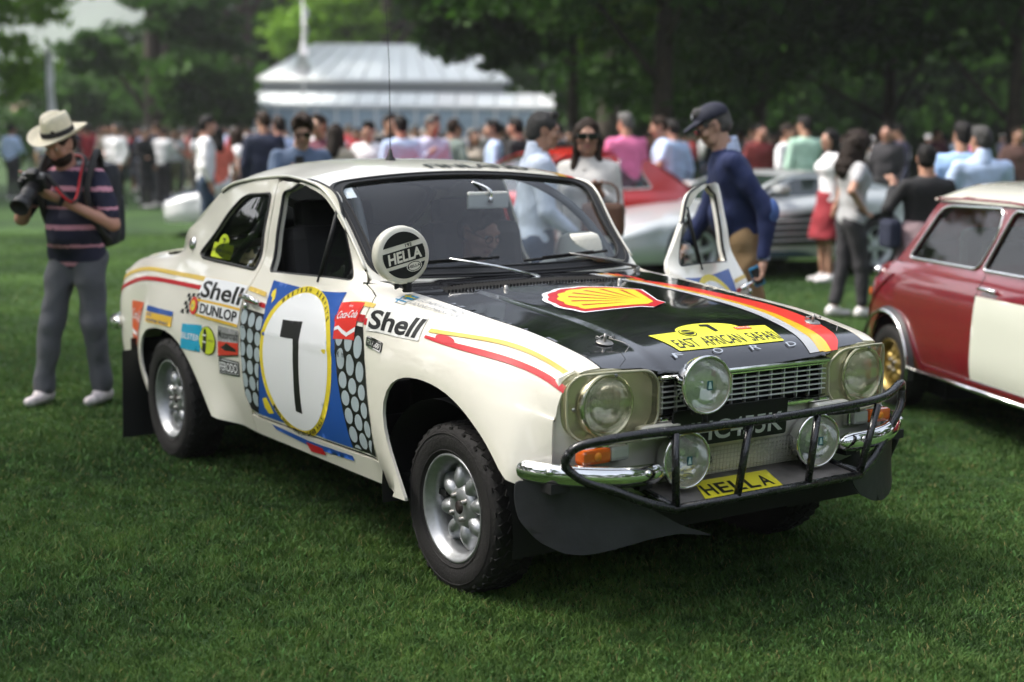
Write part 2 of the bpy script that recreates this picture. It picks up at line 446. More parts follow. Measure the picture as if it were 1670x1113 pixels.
# canopy skin (windscreen + roof + rear window): s along, q across (-1..1)
_C = spl([0,.5,1,1.25,1.6,2,2.4,2.8,3.1,3.5,4],[(-.665,.955),(-.895,1.165),(-1.115,1.345),(-1.22,1.375),(-1.42,1.395),(-1.68,1.402),(-1.96,1.390),(-2.16,1.350),(-2.27,1.29),(-2.47,1.14),(-2.72,.960)])
_E = spl([0,.5,1,1.25,1.6,2,2.4,2.8,3.1,3.5,4],[(-.735,.668,.965),(-.925,.602,1.15),(-1.095,.548,1.300),(-1.20,.560,1.322),(-1.42,.582,1.332),(-1.68,.592,1.330),(-1.96,.594,1.306),(-2.125,.594,1.268),(-2.235,.600,1.212),(-2.425,.630,1.09),(-2.67,.66,.965)])
def canopy(s, q, off=0.):
    s = np.atleast_1d(np.asarray(s, float)); q = np.atleast_1d(np.asarray(q, float)); s, q = np.broadcast_arrays(s, q)
    c = _C(s); e = _E(s); a = np.abs(q)
    roof = sstep((s-1.0)/.35)*sstep((2.9-s)/.4)
    p = 2.0+1.2*roof
    z = c[..., 1]+(e[..., 2]-c[..., 1])*a**p
    x = c[..., 0]+(e[..., 0]-c[..., 0])*a**2
    y = q*e[..., 1]
    P = np.stack([x, y, z], -1)
    if off:
        h = 1e-3
        N = np.cross(canopy(s, q+h)-canopy(s, q-h), canopy(s+h, q)-canopy(s-h, q)); N /= np.linalg.norm(N, axis=-1, keepdims=True)
        N *= np.where(N[..., 2:3] < 0, -1, 1)
        P = P+N*off
    return P
# ------------------------------------------------------------------ lawn and setting
def gz(x, y):
    dx, dy = x-CAMP.x, y-CAMP.y; dep = dx*math.cos(yaw)+dy*math.sin(yaw); lat = dx*math.sin(yaw)-dy*math.cos(yaw)
    s = lambda t: (lambda q: q*q*(3-2*q))(min(1, max(0, t)))
    return -.08*s((lat-1.2)/1.2)*s((dep-4.5)/2.5)*(1-s((dep-10.5)/4))
def grass_mat(name, blade=False):
    m = bpy.data.materials.new(name); m.use_nodes = True; nt = m.node_tree; b = nt.nodes['Principled BSDF']; b.inputs['Roughness'].default_value = .65 if blade else .95; b.inputs['Specular IOR Level'].default_value = .25
    tc = nt.nodes.new('ShaderNodeTexCoord'); n1 = nt.nodes.new('ShaderNodeTexNoise'); n1.inputs['Scale'].default_value = .55; n1.inputs['Detail'].default_value = 5; n2 = nt.nodes.new('ShaderNodeTexNoise'); n2.inputs['Scale'].default_value = 9.; n2.inputs['Detail'].default_value = 5
    nt.links.new(tc.outputs['Object'], n1.inputs[0]); nt.links.new(tc.outputs['Object'], n2.inputs[0])
    r1 = nt.nodes.new('ShaderNodeValToRGB'); r1.color_ramp.elements[0].position = .35; r1.color_ramp.elements[0].color = (.050,.110,.030,1) if blade else (.018,.046,.012,1); r1.color_ramp.elements[1].position = .66; r1.color_ramp.elements[1].color = (.135,.240,.060,1) if blade else (.050,.108,.024,1)
    r2 = nt.nodes.new('ShaderNodeValToRGB'); r2.color_ramp.elements[0].position = .30; r2.color_ramp.elements[0].color = (.28,.36,.30,1); r2.color_ramp.elements[1].position = .72; r2.color_ramp.elements[1].color = (1.15,1.1,.9,1)
    mx = nt.nodes.new('ShaderNodeMix'); mx.data_type = 'RGBA'; mx.blend_type = 'MULTIPLY'; mx.inputs[0].default_value = .8
    nt.links.new(n1.outputs[0], r1.inputs[0]); nt.links.new(n2.outputs[0], r2.inputs[0]); nt.links.new(r1.outputs[0], mx.inputs[6]); nt.links.new(r2.outputs[0], mx.inputs[7]); nt.links.new(mx.outputs[2], b.inputs['Base Color'])
    if blade:
        tr = nt.nodes.new('ShaderNodeBsdfTranslucent'); ms = nt.nodes.new('ShaderNodeMixShader'); ms.inputs[0].default_value = .3; nt.links.new(mx.outputs[2], tr.inputs[0]); nt.links.new(b.outputs[0], ms.inputs[1]); nt.links.new(tr.outputs[0], ms.inputs[2]); nt.links.new(ms.outputs[0], nt.nodes['Material Output'].inputs[0])
    else:
        bp = nt.nodes.new('ShaderNodeBump'); bp.inputs['Strength'].default_value = .6; bp.inputs['Distance'].default_value = .03; nt.links.new(n2.outputs[0], bp.inputs['Height']); nt.links.new(bp.outputs[0], b.inputs['Normal'])
    return m
# one sheet: fine near the cars, coarse to the horizon
gx = np.concatenate([np.linspace(-900,-60,15), np.linspace(-50,-20,13), np.linspace(-19,10,59), np.linspace(12,40,8), np.linspace(60,900,8)]); gy = np.concatenate([np.linspace(-900,-60,10), np.linspace(-50,-14,13), np.linspace(-12,24,73), np.linspace(26,60,12), np.linspace(80,900,12)])
GV = [(x, y, gz(x, y)) for x in gx for y in gy]; ny_ = len(gy)
meshobj('lawn', GV, [(i*ny_+j, (i+1)*ny_+j, (i+1)*ny_+j+1, i*ny_+j+1) for i in range(len(gx)-1) for j in range(ny_-1)], grass_mat('lawn_soil'), kind='structure')
def blades(name, n, dmin, dmax, hgt, wid, seed, power=1., m=None, label='short mown lawn grass blades around the cars'):
    r = np.random.RandomState(seed); u = r.rand(n); dep = dmin*(dmax/dmin)**(u**power); lat = (r.rand(n)*2-1)*dep*.385
    x = CAMP.x+dep*math.cos(yaw)+lat*math.sin(yaw); y = CAMP.y+dep*math.sin(yaw)-lat*math.cos(yaw)
    z = np.array([gz(a, b) for a, b in zip(x[:1], y[:1])]) if False else None
    s = lambda t: sstep(t)
    z = -.08*s((lat-1.2)/1.2)*s((dep-4.5)/2.5)*(1-s((dep-10.5)/4))
    # patchy growth: hollows and tufts
    pt = np.sin(x*9.1+1.7*np.sin(y*7.3))*np.sin(y*8.7+1.3*np.sin(x*6.1)); pt2 = np.sin(x*2.3+y*1.1)*np.sin(y*2.9-x*.7)
    h = hgt*(.55+.65*r.rand(n))*(1+.30*pt+.12*pt2); w = wid*(.7+.6*r.rand(n))*(dep/4)**.6; a = r.rand(n)*2*np.pi; lean = h*(.3+1.1*r.rand(n)); b = r.rand(n)*2*np.pi
    dx, dy = np.cos(a)*w/2, np.sin(a)*w/2; lx, ly = np.cos(b)*lean, np.sin(b)*lean
    V = np.empty((n, 5, 3)); V[:, 0] = np.stack([x-dx, y-dy, z-.003], 1); V[:, 1] = np.stack([x+dx, y+dy, z-.003], 1); V[:, 2] = np.stack([x-dx*.8+lx*.35, y-dy*.8+ly*.35, z+h*.6], 1); V[:, 3] = np.stack([x+dx*.8+lx*.35, y+dy*.8+ly*.35, z+h*.6], 1); V[:, 4] = np.stack([x+lx, y+ly, z+h], 1)
    me = bpy.data.meshes.new(name); me.vertices.add(n*5); me.vertices.foreach_set('co', V.ravel())
    base = np.arange(n)*5; L = np.stack([base, base+1, base+3, base+2, base+2, base+3, base+4], 1).ravel(); me.loops.add(n*7); me.loops.foreach_set('vertex_index', L)
    me.polygons.add(n*2); st = np.stack([np.arange(n)*7, np.arange(n)*7+4], 1).ravel(); me.polygons.foreach_set('loop_start', st); me.update(calc_edges=True); me.validate()
    return link(name, me, None, [m or grass_mat('grass_blade', True)], kind='stuff', label=label, category='grass')
blades('grass', 580000, 2.4, 22., .021, .0040, 3, .88)
blades('dry_grass', 26000, 2.4, 14., .020, .0032, 8, .92, mat('dry_blade', (.21,.19,.075), .8, spec=.1), 'scattered dry and yellowing blades in the lawn')
blades('broad_grass', 40000, 2.4, 12., .019, .0075, 12, .92, mat('broad_blade', (.070,.16,.042), .7, spec=.1, var=.3, scale=1.5), 'broader pale green blades among the mown grass')

# trees
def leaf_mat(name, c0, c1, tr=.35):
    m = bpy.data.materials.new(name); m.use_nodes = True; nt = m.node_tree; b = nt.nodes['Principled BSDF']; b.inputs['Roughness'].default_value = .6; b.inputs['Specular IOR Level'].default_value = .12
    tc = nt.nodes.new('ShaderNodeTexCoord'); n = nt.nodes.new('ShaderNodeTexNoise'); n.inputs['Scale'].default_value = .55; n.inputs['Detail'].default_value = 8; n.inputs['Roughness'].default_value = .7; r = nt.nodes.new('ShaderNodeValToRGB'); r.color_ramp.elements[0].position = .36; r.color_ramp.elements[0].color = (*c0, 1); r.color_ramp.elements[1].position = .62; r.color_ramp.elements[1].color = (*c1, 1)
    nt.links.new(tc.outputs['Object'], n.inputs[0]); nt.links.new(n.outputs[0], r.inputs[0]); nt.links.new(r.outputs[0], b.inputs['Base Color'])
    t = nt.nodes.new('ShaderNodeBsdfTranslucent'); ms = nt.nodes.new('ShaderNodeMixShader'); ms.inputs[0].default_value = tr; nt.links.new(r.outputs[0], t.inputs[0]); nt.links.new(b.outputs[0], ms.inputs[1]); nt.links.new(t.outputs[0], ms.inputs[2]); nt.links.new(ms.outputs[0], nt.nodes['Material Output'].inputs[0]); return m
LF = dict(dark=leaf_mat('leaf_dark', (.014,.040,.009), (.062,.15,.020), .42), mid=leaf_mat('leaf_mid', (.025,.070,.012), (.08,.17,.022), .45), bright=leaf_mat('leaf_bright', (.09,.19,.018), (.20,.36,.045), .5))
bark = mat('bark', (.05,.038,.028), .9, var=.35, scale=6, bump=.8, bscale=18)
def leaves(blobs, n, size, seed):
    """leaf-sized faces spread through the shells of several lobes; blobs: (cx, cy, cz, rx, ry, rz, weight)"""
    r = np.random.RandomState(seed); W = np.array([b[6] for b in blobs]); W = W/W.sum(); cnt = (W*n).astype(int); P = []
    for b, k in zip(blobs, cnt):
        # twigs clumped in each lobe
        nc = max(6, k//55); d = r.normal(size=(nc, 3)); d /= np.linalg.norm(d, axis=1, keepdims=True); rad = r.rand(nc)**.33*.95; c = d*rad[:, None]
        i = r.randint(nc, size=k); q = c[i]+r.normal(size=(k, 3))*np.array([.15,.15,.10])
        P.append(np.array(b[:3])+q*np.array(b[3:6]))
    P = np.concatenate(P); k = len(P); s = size*(.6+.8*r.rand(k)); A = r.normal(size=(k, 3)); A /= np.linalg.norm(A, axis=1, keepdims=True); B = np.cross(A, r.normal(size=(k, 3))); B /= np.linalg.norm(B, axis=1, keepdims=True)
    V = np.empty((k, 4, 3)); V[:, 0] = P-A*s[:, None]; V[:, 1] = P+B*s[:, None]*.45; V[:, 2] = P+A*s[:, None]; V[:, 3] = P-B*s[:, None]*.45
    me = bpy.data.meshes.new('crown'); me.vertices.add(k*4); me.vertices.foreach_set('co', V.ravel()); me.loops.add(k*4); me.loops.foreach_set('vertex_index', np.arange(k*4)); me.polygons.add(k); me.polygons.foreach_set('loop_start', np.arange(k)*4); me.update(calc_edges=True); return me
def tree(label, loc, h, r, seed, leaf='mid', n=16000, size=.16, low=.30, group=None, trunk_r=None, blobs=None, rz=0., name='tree', extra=()):
    t = thing(name, label, 'tree', loc, rz, group); q = random.Random(seed)
    tr_ = trunk_r or h*.022; mb = MB(); pts = [(0,0,-.3)]+[(q.uniform(-.02,.02)*h*.4*k/6, q.uniform(-.02,.02)*h*.4*k/6, h*.72*k/6) for k in range(1, 7)]; mb.tube(pts, [tr_*1.5,tr_*1.05]+[tr_*(1-.13*k) for k in range(1, 6)], 10)
    bl = []
    for k in range(13):
        a = q.uniform(0, 6.28); zf = low+(.95-low)*((k+.5)/13); rr = r*(1-.75*((zf-low)/(1-low))**1.8)*q.uniform(.45,.8); c = (rr*math.cos(a), rr*math.sin(a), h*zf); s = r*q.uniform(.34,.52); bl.append((*c, s, s, s*.62, s*s))
        st = Vector((0,0,h*max(.12, zf-.16))); mb.tube([st, (st*.5+Vector(c)*.5)+Vector((0,0,h*.02)), Vector(c)], [tr_*.42,tr_*.28,tr_*.08], 6)
    bl += blobs or []
    mb.build('trunk', bark, t); me = leaves(bl, n, size, seed); o = link('crown', me, t, [LF[leaf]])
    for lf_, bb, nn in extra: link('extra_branches', leaves([(lt*RH[0], lt*RH[1], z, s_, s_, s_*.8, 1.) for lt, z, s_ in bb], nn, size, seed+100), t, [LF[lf_]])  # bright lobes have sunlight painted in by a lighter leaf colour
    return t
RH = (math.sin(yaw), -math.cos(yaw))
def tp(px, d): p = place_dp0(px, d); return (p.x, p.y, 0)
def place_dp0(px, depth):
    f = 2330.6; fh = Vector((math.cos(yaw), math.sin(yaw), 0)); rh = Vector((math.sin(yaw), -math.cos(yaw), 0)); d = fh*depth+rh*((px-835)/f*depth); return Vector((CAMP.x+d.x, CAMP.y+d.y, 0))
# in view
tree('big dark tree filling the upper left behind the crowd', tp(255, 54), 17, 3.6, 11, 'dark', 30000, .22, .10)
tree('mid green tree whose lit crown tops the upper left', tp(400, 62), 19, 4.6, 21, 'mid', 16000, .2, .42)
tree('dark tree behind the crowd, left of the pale pavilion', tp(292, 58), 18, 3.3, 12, 'mid', 22000, .22, .14)
tree('light green tree at the far left edge', tp(-115, 34), 13, 2.9, 13, 'bright', 16000, .13, .22)
tree('bright green tree rising behind the pavilion roof', tp(630, 69), 17, 6.0, 14, 'bright', 20000, .22, .22)
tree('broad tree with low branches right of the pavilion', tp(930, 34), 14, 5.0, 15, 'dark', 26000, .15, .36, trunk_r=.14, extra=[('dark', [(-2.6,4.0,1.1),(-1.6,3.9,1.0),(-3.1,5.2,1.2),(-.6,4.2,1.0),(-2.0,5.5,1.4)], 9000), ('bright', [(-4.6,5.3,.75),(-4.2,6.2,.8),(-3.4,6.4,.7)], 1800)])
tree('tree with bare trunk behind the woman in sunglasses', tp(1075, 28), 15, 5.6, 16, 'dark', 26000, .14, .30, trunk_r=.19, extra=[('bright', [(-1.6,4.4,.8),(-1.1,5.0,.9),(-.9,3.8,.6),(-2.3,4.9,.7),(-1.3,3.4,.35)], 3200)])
tree('tall tree behind the man in the navy cap', tp(1230, 33), 17, 6.0, 17, 'dark', 26000, .16, .18, trunk_r=.15)
tree('tall tree behind the curly haired woman', tp(1440, 31), 16, 5.6, 18, 'dark', 26000, .15, .18, trunk_r=.14)
tree('tree above the maroon car at the right edge', tp(1640, 29), 15, 5.0, 19, 'dark', 24000, .15, .18, trunk_r=.14)
tree('yellow green tree glowing at the top centre right', tp(990, 44), 17, 4.0, 20, 'bright', 12000, .16, .28)
for i, (px, d) in enumerate(((700,78),(820,74),(960,66),(1060,60),(1160,62),(1270,58),(1380,60),(1480,56),(1590,58),(1700,54),(560,80),(470,76),(360,78),(268,80))):
    tree('tree in the dark wood closing the lawn', tp(px, d), 19+(i*7 % 5), 5.6, 40+i, 'dark', 9000, .34, .06, group='trees of the dark wood behind the show')
# beyond the frame: unseen trees added to shade the cars and fill their reflections
tree('unseen shade tree beside the show cars', (-7.0,-7.2,0), 15, 6.5, 31, 'mid', 9500, .14, .42, trunk_r=.32)  # added on the sun's path, crown thinned to tune the shade
tree('tall tree opposite the show cars', (9.0,15,0), 17, 5.0, 32, 'mid', 20000, .16, .36, trunk_r=.35)
tree('garden tree near the show cars', (9,-14,0), 16, 6.0, 33, 'mid', 16000, .18, .30, trunk_r=.35)
t0_ = tree('unseen garden tree standing round the lawn', (44*math.cos(R(187)), 44*math.sin(R(187))-3, 0), 15, 6.4, 60, 'mid', 15000, .40, .06, trunk_r=.3, group='unseen garden trees round the lawn')  # tall ring added to darken what the windows reflect
for k_, (hd_, ds_) in enumerate(((198,46),(210,43),(221,46),(232,43),(244,46),(256,43),(272,30),(288,34),(304,30),(318,34),(332,31),(346,34),(2,31),(18,34),(34,31),(50,34),(66,30),(82,34),(98,32))):
    c_ = copy_thing(t0_); c_.location = (CAMP.x+ds_*math.cos(R(hd_)), CAMP.y+ds_*math.sin(R(hd_)), 0); c_.rotation_euler.z = k_*1.3; c_.scale = (1.5,1.5,1.8+.15*(k_ % 2)) if k_ < 6 else (1,1,.85+.1*(k_ % 4))
t0_.scale = (1.5,1.5,1.9)
# under-wood: one continuous hedge mass behind the crowd on the right
r_ = np.random.RandomState(5); bl = [(*tp(px, 52+r_.rand()*6)[:2], 2.2+r_.rand()*1.5, 3.2,3.2,2.8,1.) for px in range(1060, 1760, 42)]
link('hedge', leaves(bl, 42000, .26, 77), None, [LF['dark']], kind='stuff', label='dark hedge and undergrowth behind the crowd on the right', category='hedge')
bl = [(*tp(px, 66+r_.rand()*6)[:2], 1.8+r_.rand()*1.2, 3.6,3.6,2.4,1.) for px in range(90, 420, 45)]
link('shrubbery', leaves(bl, 16000, .28, 78), None, [LF['dark']], kind='stuff', label='dark shrubs under the trees at the left', category='shrubs')
# hills, far shore
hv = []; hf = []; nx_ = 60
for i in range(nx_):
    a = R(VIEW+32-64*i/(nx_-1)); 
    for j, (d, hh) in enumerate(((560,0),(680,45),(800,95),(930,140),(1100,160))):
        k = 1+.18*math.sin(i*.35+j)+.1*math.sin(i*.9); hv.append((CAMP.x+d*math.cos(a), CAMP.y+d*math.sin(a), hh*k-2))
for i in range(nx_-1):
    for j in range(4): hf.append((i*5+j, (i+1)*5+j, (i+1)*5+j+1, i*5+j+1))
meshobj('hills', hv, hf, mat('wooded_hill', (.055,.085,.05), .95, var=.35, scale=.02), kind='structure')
for i in range(9):
    px = -20+i*22; d = 300+(i*37) % 90; p = tp(px, d); w = 9+(i*5) % 8; t = thing('house', 'pale house on the far shore beyond the lawn', 'house', p, R(VIEW+i*17), 'pale houses on the far shore')
    mb = MB(); mb.box((0,0,3.2), (w,8,6.4+(i % 3)*1.5)); mb.build('wall', mat('house_wall', (.72,.68,.62), .8), t); mb = MB(); hh = 6.4+(i % 3)*.75; mb.add([(-w/2-.4,-4.4,hh),(w/2+.4,-4.4,hh),(w/2+.4,4.4,hh),(-w/2-.4,4.4,hh),(-w/2,0,hh+2.2),(w/2,0,hh+2.2)], [(0,1,5,4),(2,3,4,5),(0,4,3),(1,2,5)], 0, False); mb.build('roof', mat('house_roof', (.28,.14,.10), .8), t)
# glass pavilion
pv0 = place_dp0(822, 60); pav = thing('glass_pavilion', 'pale glass-roofed pavilion behind the crowd', 'building', (pv0.x, pv0.y, 0), yaw-math.pi/2)
pw = mat('pavilion_white', (.86,.88,.88), .5); pgl = mat('pavilion_glazing', (.90,.95,.96), .5); pgr = mat('pavilion_grey', (.30,.31,.32), .6); pgb = mat('pavilion_glass_blue', (.40,.52,.62), .25, coat=.5)
mb = MB(); mb.box((-5.0,4,1.5), (13.2,7.6,3.0)); mb.build('core_wall', pgb, pav)
mb = MB(); mb.box((-5.1,3.5,3.55), (10.0,7.0,.55)); mb.build('fascia', pgr, pav)
z0, z1 = 3.84, 5.45; A = [(-10.3,-.2,z0),(.2,-.2,z0),(.2,7.2,z0),(-10.3,7.2,z0)]; B = [(-8.4,3.2,z1),(-1.7,3.2,z1),(-1.7,3.8,z1),(-8.4,3.8,z1)]
mb = MB(); mb.add(A+B, [(1,2,6,5),(2,3,7,6),(3,0,4,7),(4,5,6,7)], 0, False); mb.build('upper_roof', pgl, pav)
for i in range(12):
    u0, u1 = i/12, (i+1)/12-.008; a0 = Vector(A[0]).lerp(Vector(A[1]), u0); a1 = Vector(A[0]).lerp(Vector(A[1]), u1); b0 = Vector(B[0]).lerp(Vector(B[1]), u0); b1 = Vector(B[0]).lerp(Vector(B[1]), u1)
    mb = MB(); mb.add([a0, a1, b1, b0], [(0,1,2,3)], 0, False); mb.build('roof_pane', pgl, pav)
mb = MB()
for i in range(13): u = i/12-.004; mb.tube([Vector(A[0]).lerp(Vector(A[1]), u)+Vector((0,-.02,.02)), Vector(B[0]).lerp(Vector(B[1]), u)+Vector((0,-.02,.02))], .022, 4)
mb.tube([Vector(A[0]), Vector(A[1])], .08, 4); mb.tube([Vector(B[0]), Vector(B[1])], .08, 4); mb.build('glazing_bars', pw, pav)
mb = MB(); mb.box((-4.9,-1.9,2.72), (13.6,.12,.14)); mb.box((-4.9,-1.9,1.25), (13.6,.10,.30))
mb.build('eaves_beam', pw, pav)
for i in range(17):
    x = -11.6+i*.8; mb = MB(); mb.add([(x,-1.9,2.80),(x+.76,-1.9,2.80),(x+.76,-.15,3.35),(x,-.15,3.35)], [(0,1,2,3)], 0, False); mb.build('lean_to_pane', pw if i in (11,12,15,16) else pgl, pav)
    mb = MB(); mb.box((x+.38,-1.88,1.98), (.72,.04,1.2)); mb.build('window_pane', pgb, pav); mb = MB(); mb.box((x,-1.9,1.9), (.08,.10,1.7)); mb.build('mullion', pw, pav)
mb = MB(); mb.add([(-11.7,-1.9,2.8),(-11.7,3,2.8),(-10.4,3,3.35),(-10.4,-.15,3.35)], [(0,1,2,3)], 0, False); mb.build('end_pane', pgl, pav)
# banner
p = tp(83, 35); bn = thing('feather_banner', 'tall white feather banner above the crowd at the left', 'banner', p, yaw-math.pi/2); mb = MB(); mb.tube([(0,0,0),(0,0,3.3),(.03,0,3.6)], .02, 6); mb.build('pole', mat('dark_trim', (.01,.01,.01), .7), bn)
mb = MB(); n = 14; V = []; 
for i in range(n+1): z = 1.95+1.6*i/n; w_ = .20*(1-.15*i/n)*(1 if i < n else .4); V += [(.01,.02*math.sin(i*.7),z),(.01+w_,.05*math.sin(i*.7+1),z)]
mb.add(V, [(2*i, 2*i+1, 2*i+3, 2*i+2) for i in range(n)]); mb.build('flag', mat('banner_cloth', (.82,.80,.83), .8), bn)

p = tp(497, 45); fl_ = thing('flag', 'white tapering strip on a tall pole above the left end of the pavilion', 'flag', p, yaw-math.pi/2)  # white strip added to match a pale streak among the leaves
mb = MB(); mb.tube([(0,0,0),(0,0,5.7)], .03, 6); mb.build('pole', mat('pole_white', (.7,.7,.7), .5), fl_)
mb = MB(); V = []; 
for i in range(19): t_ = i/18; w_ = .10+.42*t_**2.2+.05*math.sin(i*1.3); V += [(.03-.35*t_**2,.04*math.sin(i*.9),5.5-2.1*t_),(.03-.35*t_**2+w_,.10*math.sin(i*.8+1),5.5-2.1*t_-.05)]
mb.add(V, [(2*i, 2*i+1, 2*i+3, 2*i+2) for i in range(18)]); mb.build('white_strip', mat('banner_cloth', (.82,.80,.83), .8), fl_)
# ------------------------------------------------------------------ the rally car
def _mirror(fn):
    def f(u, v, off=0.): return fn(u, v, off)*np.array([1, -1, 1])
    return f
sideL = _mirror(side)
VE = float(VK[9])                                   # v of the bonnet edge on the wings
_vz = np.linspace(VK[0]-.05, VK[-1]+.03, 400)
def v_of(x, z):
    P = side(np.full(400, x), _vz); return float(np.interp(z, P[:, 2], _vz)) if P[-1, 2] > P[0, 2] else z
# gutter line taken onto the side surface so that roof and side meet
_es = [0,.5,1,1.25,1.6,2,2.4,2.8,3.1,3.5,4]; _ep = _E(np.array(_es)); _gut = []
for x_, y_, z_ in _ep:
    P_ = side(np.full(400, x_), _vz); k_ = np.argmin(np.abs(P_[:, 2]-z_)+1e-3*(_vz < .8)); _gut.append((x_, _vz[k_], -P_[k_, 1], P_[k_, 2]))
_E = spl(_es, [(g[0], g[2], g[3]) for g in _gut]); _G = spl(_es, [(g[0], g[1]) for g in _gut])
def ye(x): return .60*(1-(1-float(np.interp(x, SX, SW)))*.4)

cream = mat('cream_paint', (.85,.815,.71), .36, coat=.9, coatr=.05, spec=.35, var=.03, scale=2.5, rvar=.05)
cream2 = mat('cream_paint_inner', (.70,.68,.60), .35, var=.06)
blackp = mat('black_gloss_paint', (.006,.006,.007), .2, coat=1., rvar=.08, scale=5)
rubber = mat('black_rubber', (.012,.012,.012), .55, bump=.15, bscale=150)
trim = mat('dark_trim', (.01,.01,.01), .7)
chrome = mat('chrome', (.82,.82,.80), .07, metal=1., rvar=.04, scale=14)
dullmet = mat('worn_metal', (.35,.34,.32), .45, metal=.9, var=.3, scale=20)
alu = mat('cast_alloy', (.42,.43,.44), .36, metal=.75, var=.12, scale=30, bump=.08, bscale=220)
bartube = mat('black_bar_enamel', (.010,.010,.011), .28, coat=.4, rvar=.1, scale=30)
wglass = glass_mat('windscreen_glass', (.90,.95,.94), 0., .93)
sglass = glass_mat('side_glass', (.80,.87,.83), 0., .72)
lensg = glass_mat('lamp_lens_glass', (.97,.98,.98), .03, .97)
yplast = None
D = {k: mat('print_'+k, c, .42, coat=.12, spec=.3) for k, c in dict(blue=(.015,.085,.36), yellow=(.78,.62,.03), mustard=(.72,.50,.10), red=(.52,.012,.02), white=(.82,.83,.84), black=(.008,.008,.008), grey=(.40,.47,.50), silver=(.45,.46,.47), dunyellow=(.85,.52,.05), cyan=(.01,.36,.56), lime=(.60,.72,.03), orange=(.80,.13,.04), cokered=(.72,.03,.02), midgrey=(.30,.30,.30), lemon=(.80,.78,.05), swedeblue=(.02,.25,.45), plaquegrey=(.5,.48,.35), darkred=(.42,.01,.015)).items()}

car = thing('rally_car', 'cream rally car with black bonnet, number 7 on its side and a black bull bar', 'car')

def inset(poly, d):
    """shrink a counter-clockwise polygon by d"""
    p = np.array(poly, float); a = p-np.roll(p, 1, 0); b = np.roll(p, -1, 0)-p
    na = np.stack([-a[:, 1], a[:, 0]], 1)/np.linalg.norm(a, axis=1, keepdims=True); nb = np.stack([-b[:, 1], b[:, 0]], 1)/np.linalg.norm(b, axis=1, keepdims=True)
    m = na+nb; m /= np.maximum((m*m).sum(1, keepdims=True)/2, .6); return [tuple(q) for q in p+m*d]

DOORF = [(-.443,.365),(-.458,.50),(-.492,.62),(-.528,.72),(-.553,.79),(-.560,.88),(-.585,.925),(-.655,.955),(-.735,.985)]
gutf = [tuple(q) for q in _G(np.array([.25,.5,.75,.9,1.0,1.12,1.25,1.45,1.7,1.9]))]
WIN = round_poly([(-1.515,.965),(-1.572,1.328),(-1.30,1.318),(-1.008,1.272),(-.822,.990)], [.03,.035,.05,.045,.03])
WIN_L = round_poly([(-1.470,.968),(-1.540,1.312),(-1.28,1.305),(-1.012,1.262),(-.835,.995)], [.03,.03,.05,.04,.03])
REARD = [(-1.655,1.375),(-1.625,1.15),(-1.612,.95),(-1.622,.79),(-1.60,.60),(-1.585,.43),(-1.545,.365),(-1.50,.348)]
gut_door = [(x, v-.022) for x, v in gutf if -1.62 < x < -.80]
door_out = DOORF + [(-.80,1.055)] + gut_door + REARD + [(-1.0,.352)]
QWIN = round_poly([(-1.650,.960),(-1.690,1.322),(-1.925,1.296),(-2.02,1.225),(-2.252,.985),(-2.215,.970)], [.02,.03,.07,.08,.03,.02])
archr = [(x, v_of(x, z)) for x, z in ARCHR[::2]]; archf = [(x, v_of(x, z)) for x, z in ARCHF[::2]]
gr = [tuple(q) for q in _G(np.array([2.0,2.2,2.4,2.6,2.8,2.95,3.1,3.3,3.5,3.75,4.0]))]
REARD_B = [(x-.005, v) for x, v in REARD]
quarter_out = ([(-1.555,.262),(-1.555,.34)] + REARD_B[::-1][1:] + gr + [(-2.78,VE),(-2.9,VE),(-3.15,VE),(-3.295,VE-.01),(-3.30,.80),(-3.30,.60),(-3.27,.44),(-3.2,.38),(-2.9,.33),(-2.66,.262)] + archr[1:] )
DF_B = [(x+.005, v) for x, v in DOORF]
wing_out = ([(-.438,.262),(-.438,.355)] + DF_B[1:] + [(-.742,1.0)] + [tuple(_G(np.array(.02)))] + [(-.66,VE+.008),(-.60,VE)] + [(x, VE) for x in np.arange(-.5, .53, .1)] + [(.572,VE),(.566,.955),(.555,.92),(.543,.87),(.538,.80),(.535,.60),(.535,.50),(.54,.475)] + archf[::-1])
SIDES = ((side, False, 'R'), (sideL, True, 'L'))
quarters = []; wings = []
for fn, fl, sd_ in SIDES:
    q = panel('rear_quarter_panel', fn, [quarter_out, QWIN], .020, cream, car, .012, flip=fl); quarters.append(q)
    w = panel('front_wing', fn, [wing_out], .018, cream, car, .012, flip=fl); wings.append(w)
    panel('sill', fn, [[(-1.55,.262),(-.44,.262),(-.44,.355),(-1.0,.343),(-1.50,.338),(-1.55,.345)]], .04, cream, car, .01, flip=fl)
    # inner wheel arches
    for ax, rr in ((0., .375), (-2.38, .37)):
        sg = -1 if sd_ == 'R' else 1
        mb = MB(); V = []; n = 20
        for i in range(n+1):
            a = math.pi*(i/n)*1.1-.16
            for y in (.775 if ax == 0 else .74, .40): V.append((ax+(rr+.03)*math.cos(a)*1.02, sg*y, .27+(rr)*math.sin(a)))
        mb.add(V, [(2*i, 2*i+1, 2*i+3, 2*i+2) for i in range(n)])
        V2 = [(ax+(rr+.03)*math.cos(math.pi*(i/n)*1.1-.16), sg*.40, .27+rr*math.sin(math.pi*(i/n)*1.1-.16)) for i in range(n+1)]+[(ax, sg*.40, .2)]
        mb.add(V2, [(i, i+1, n+1) for i in range(n)])
        mb.build('wheel_arch_liner', trim, car)

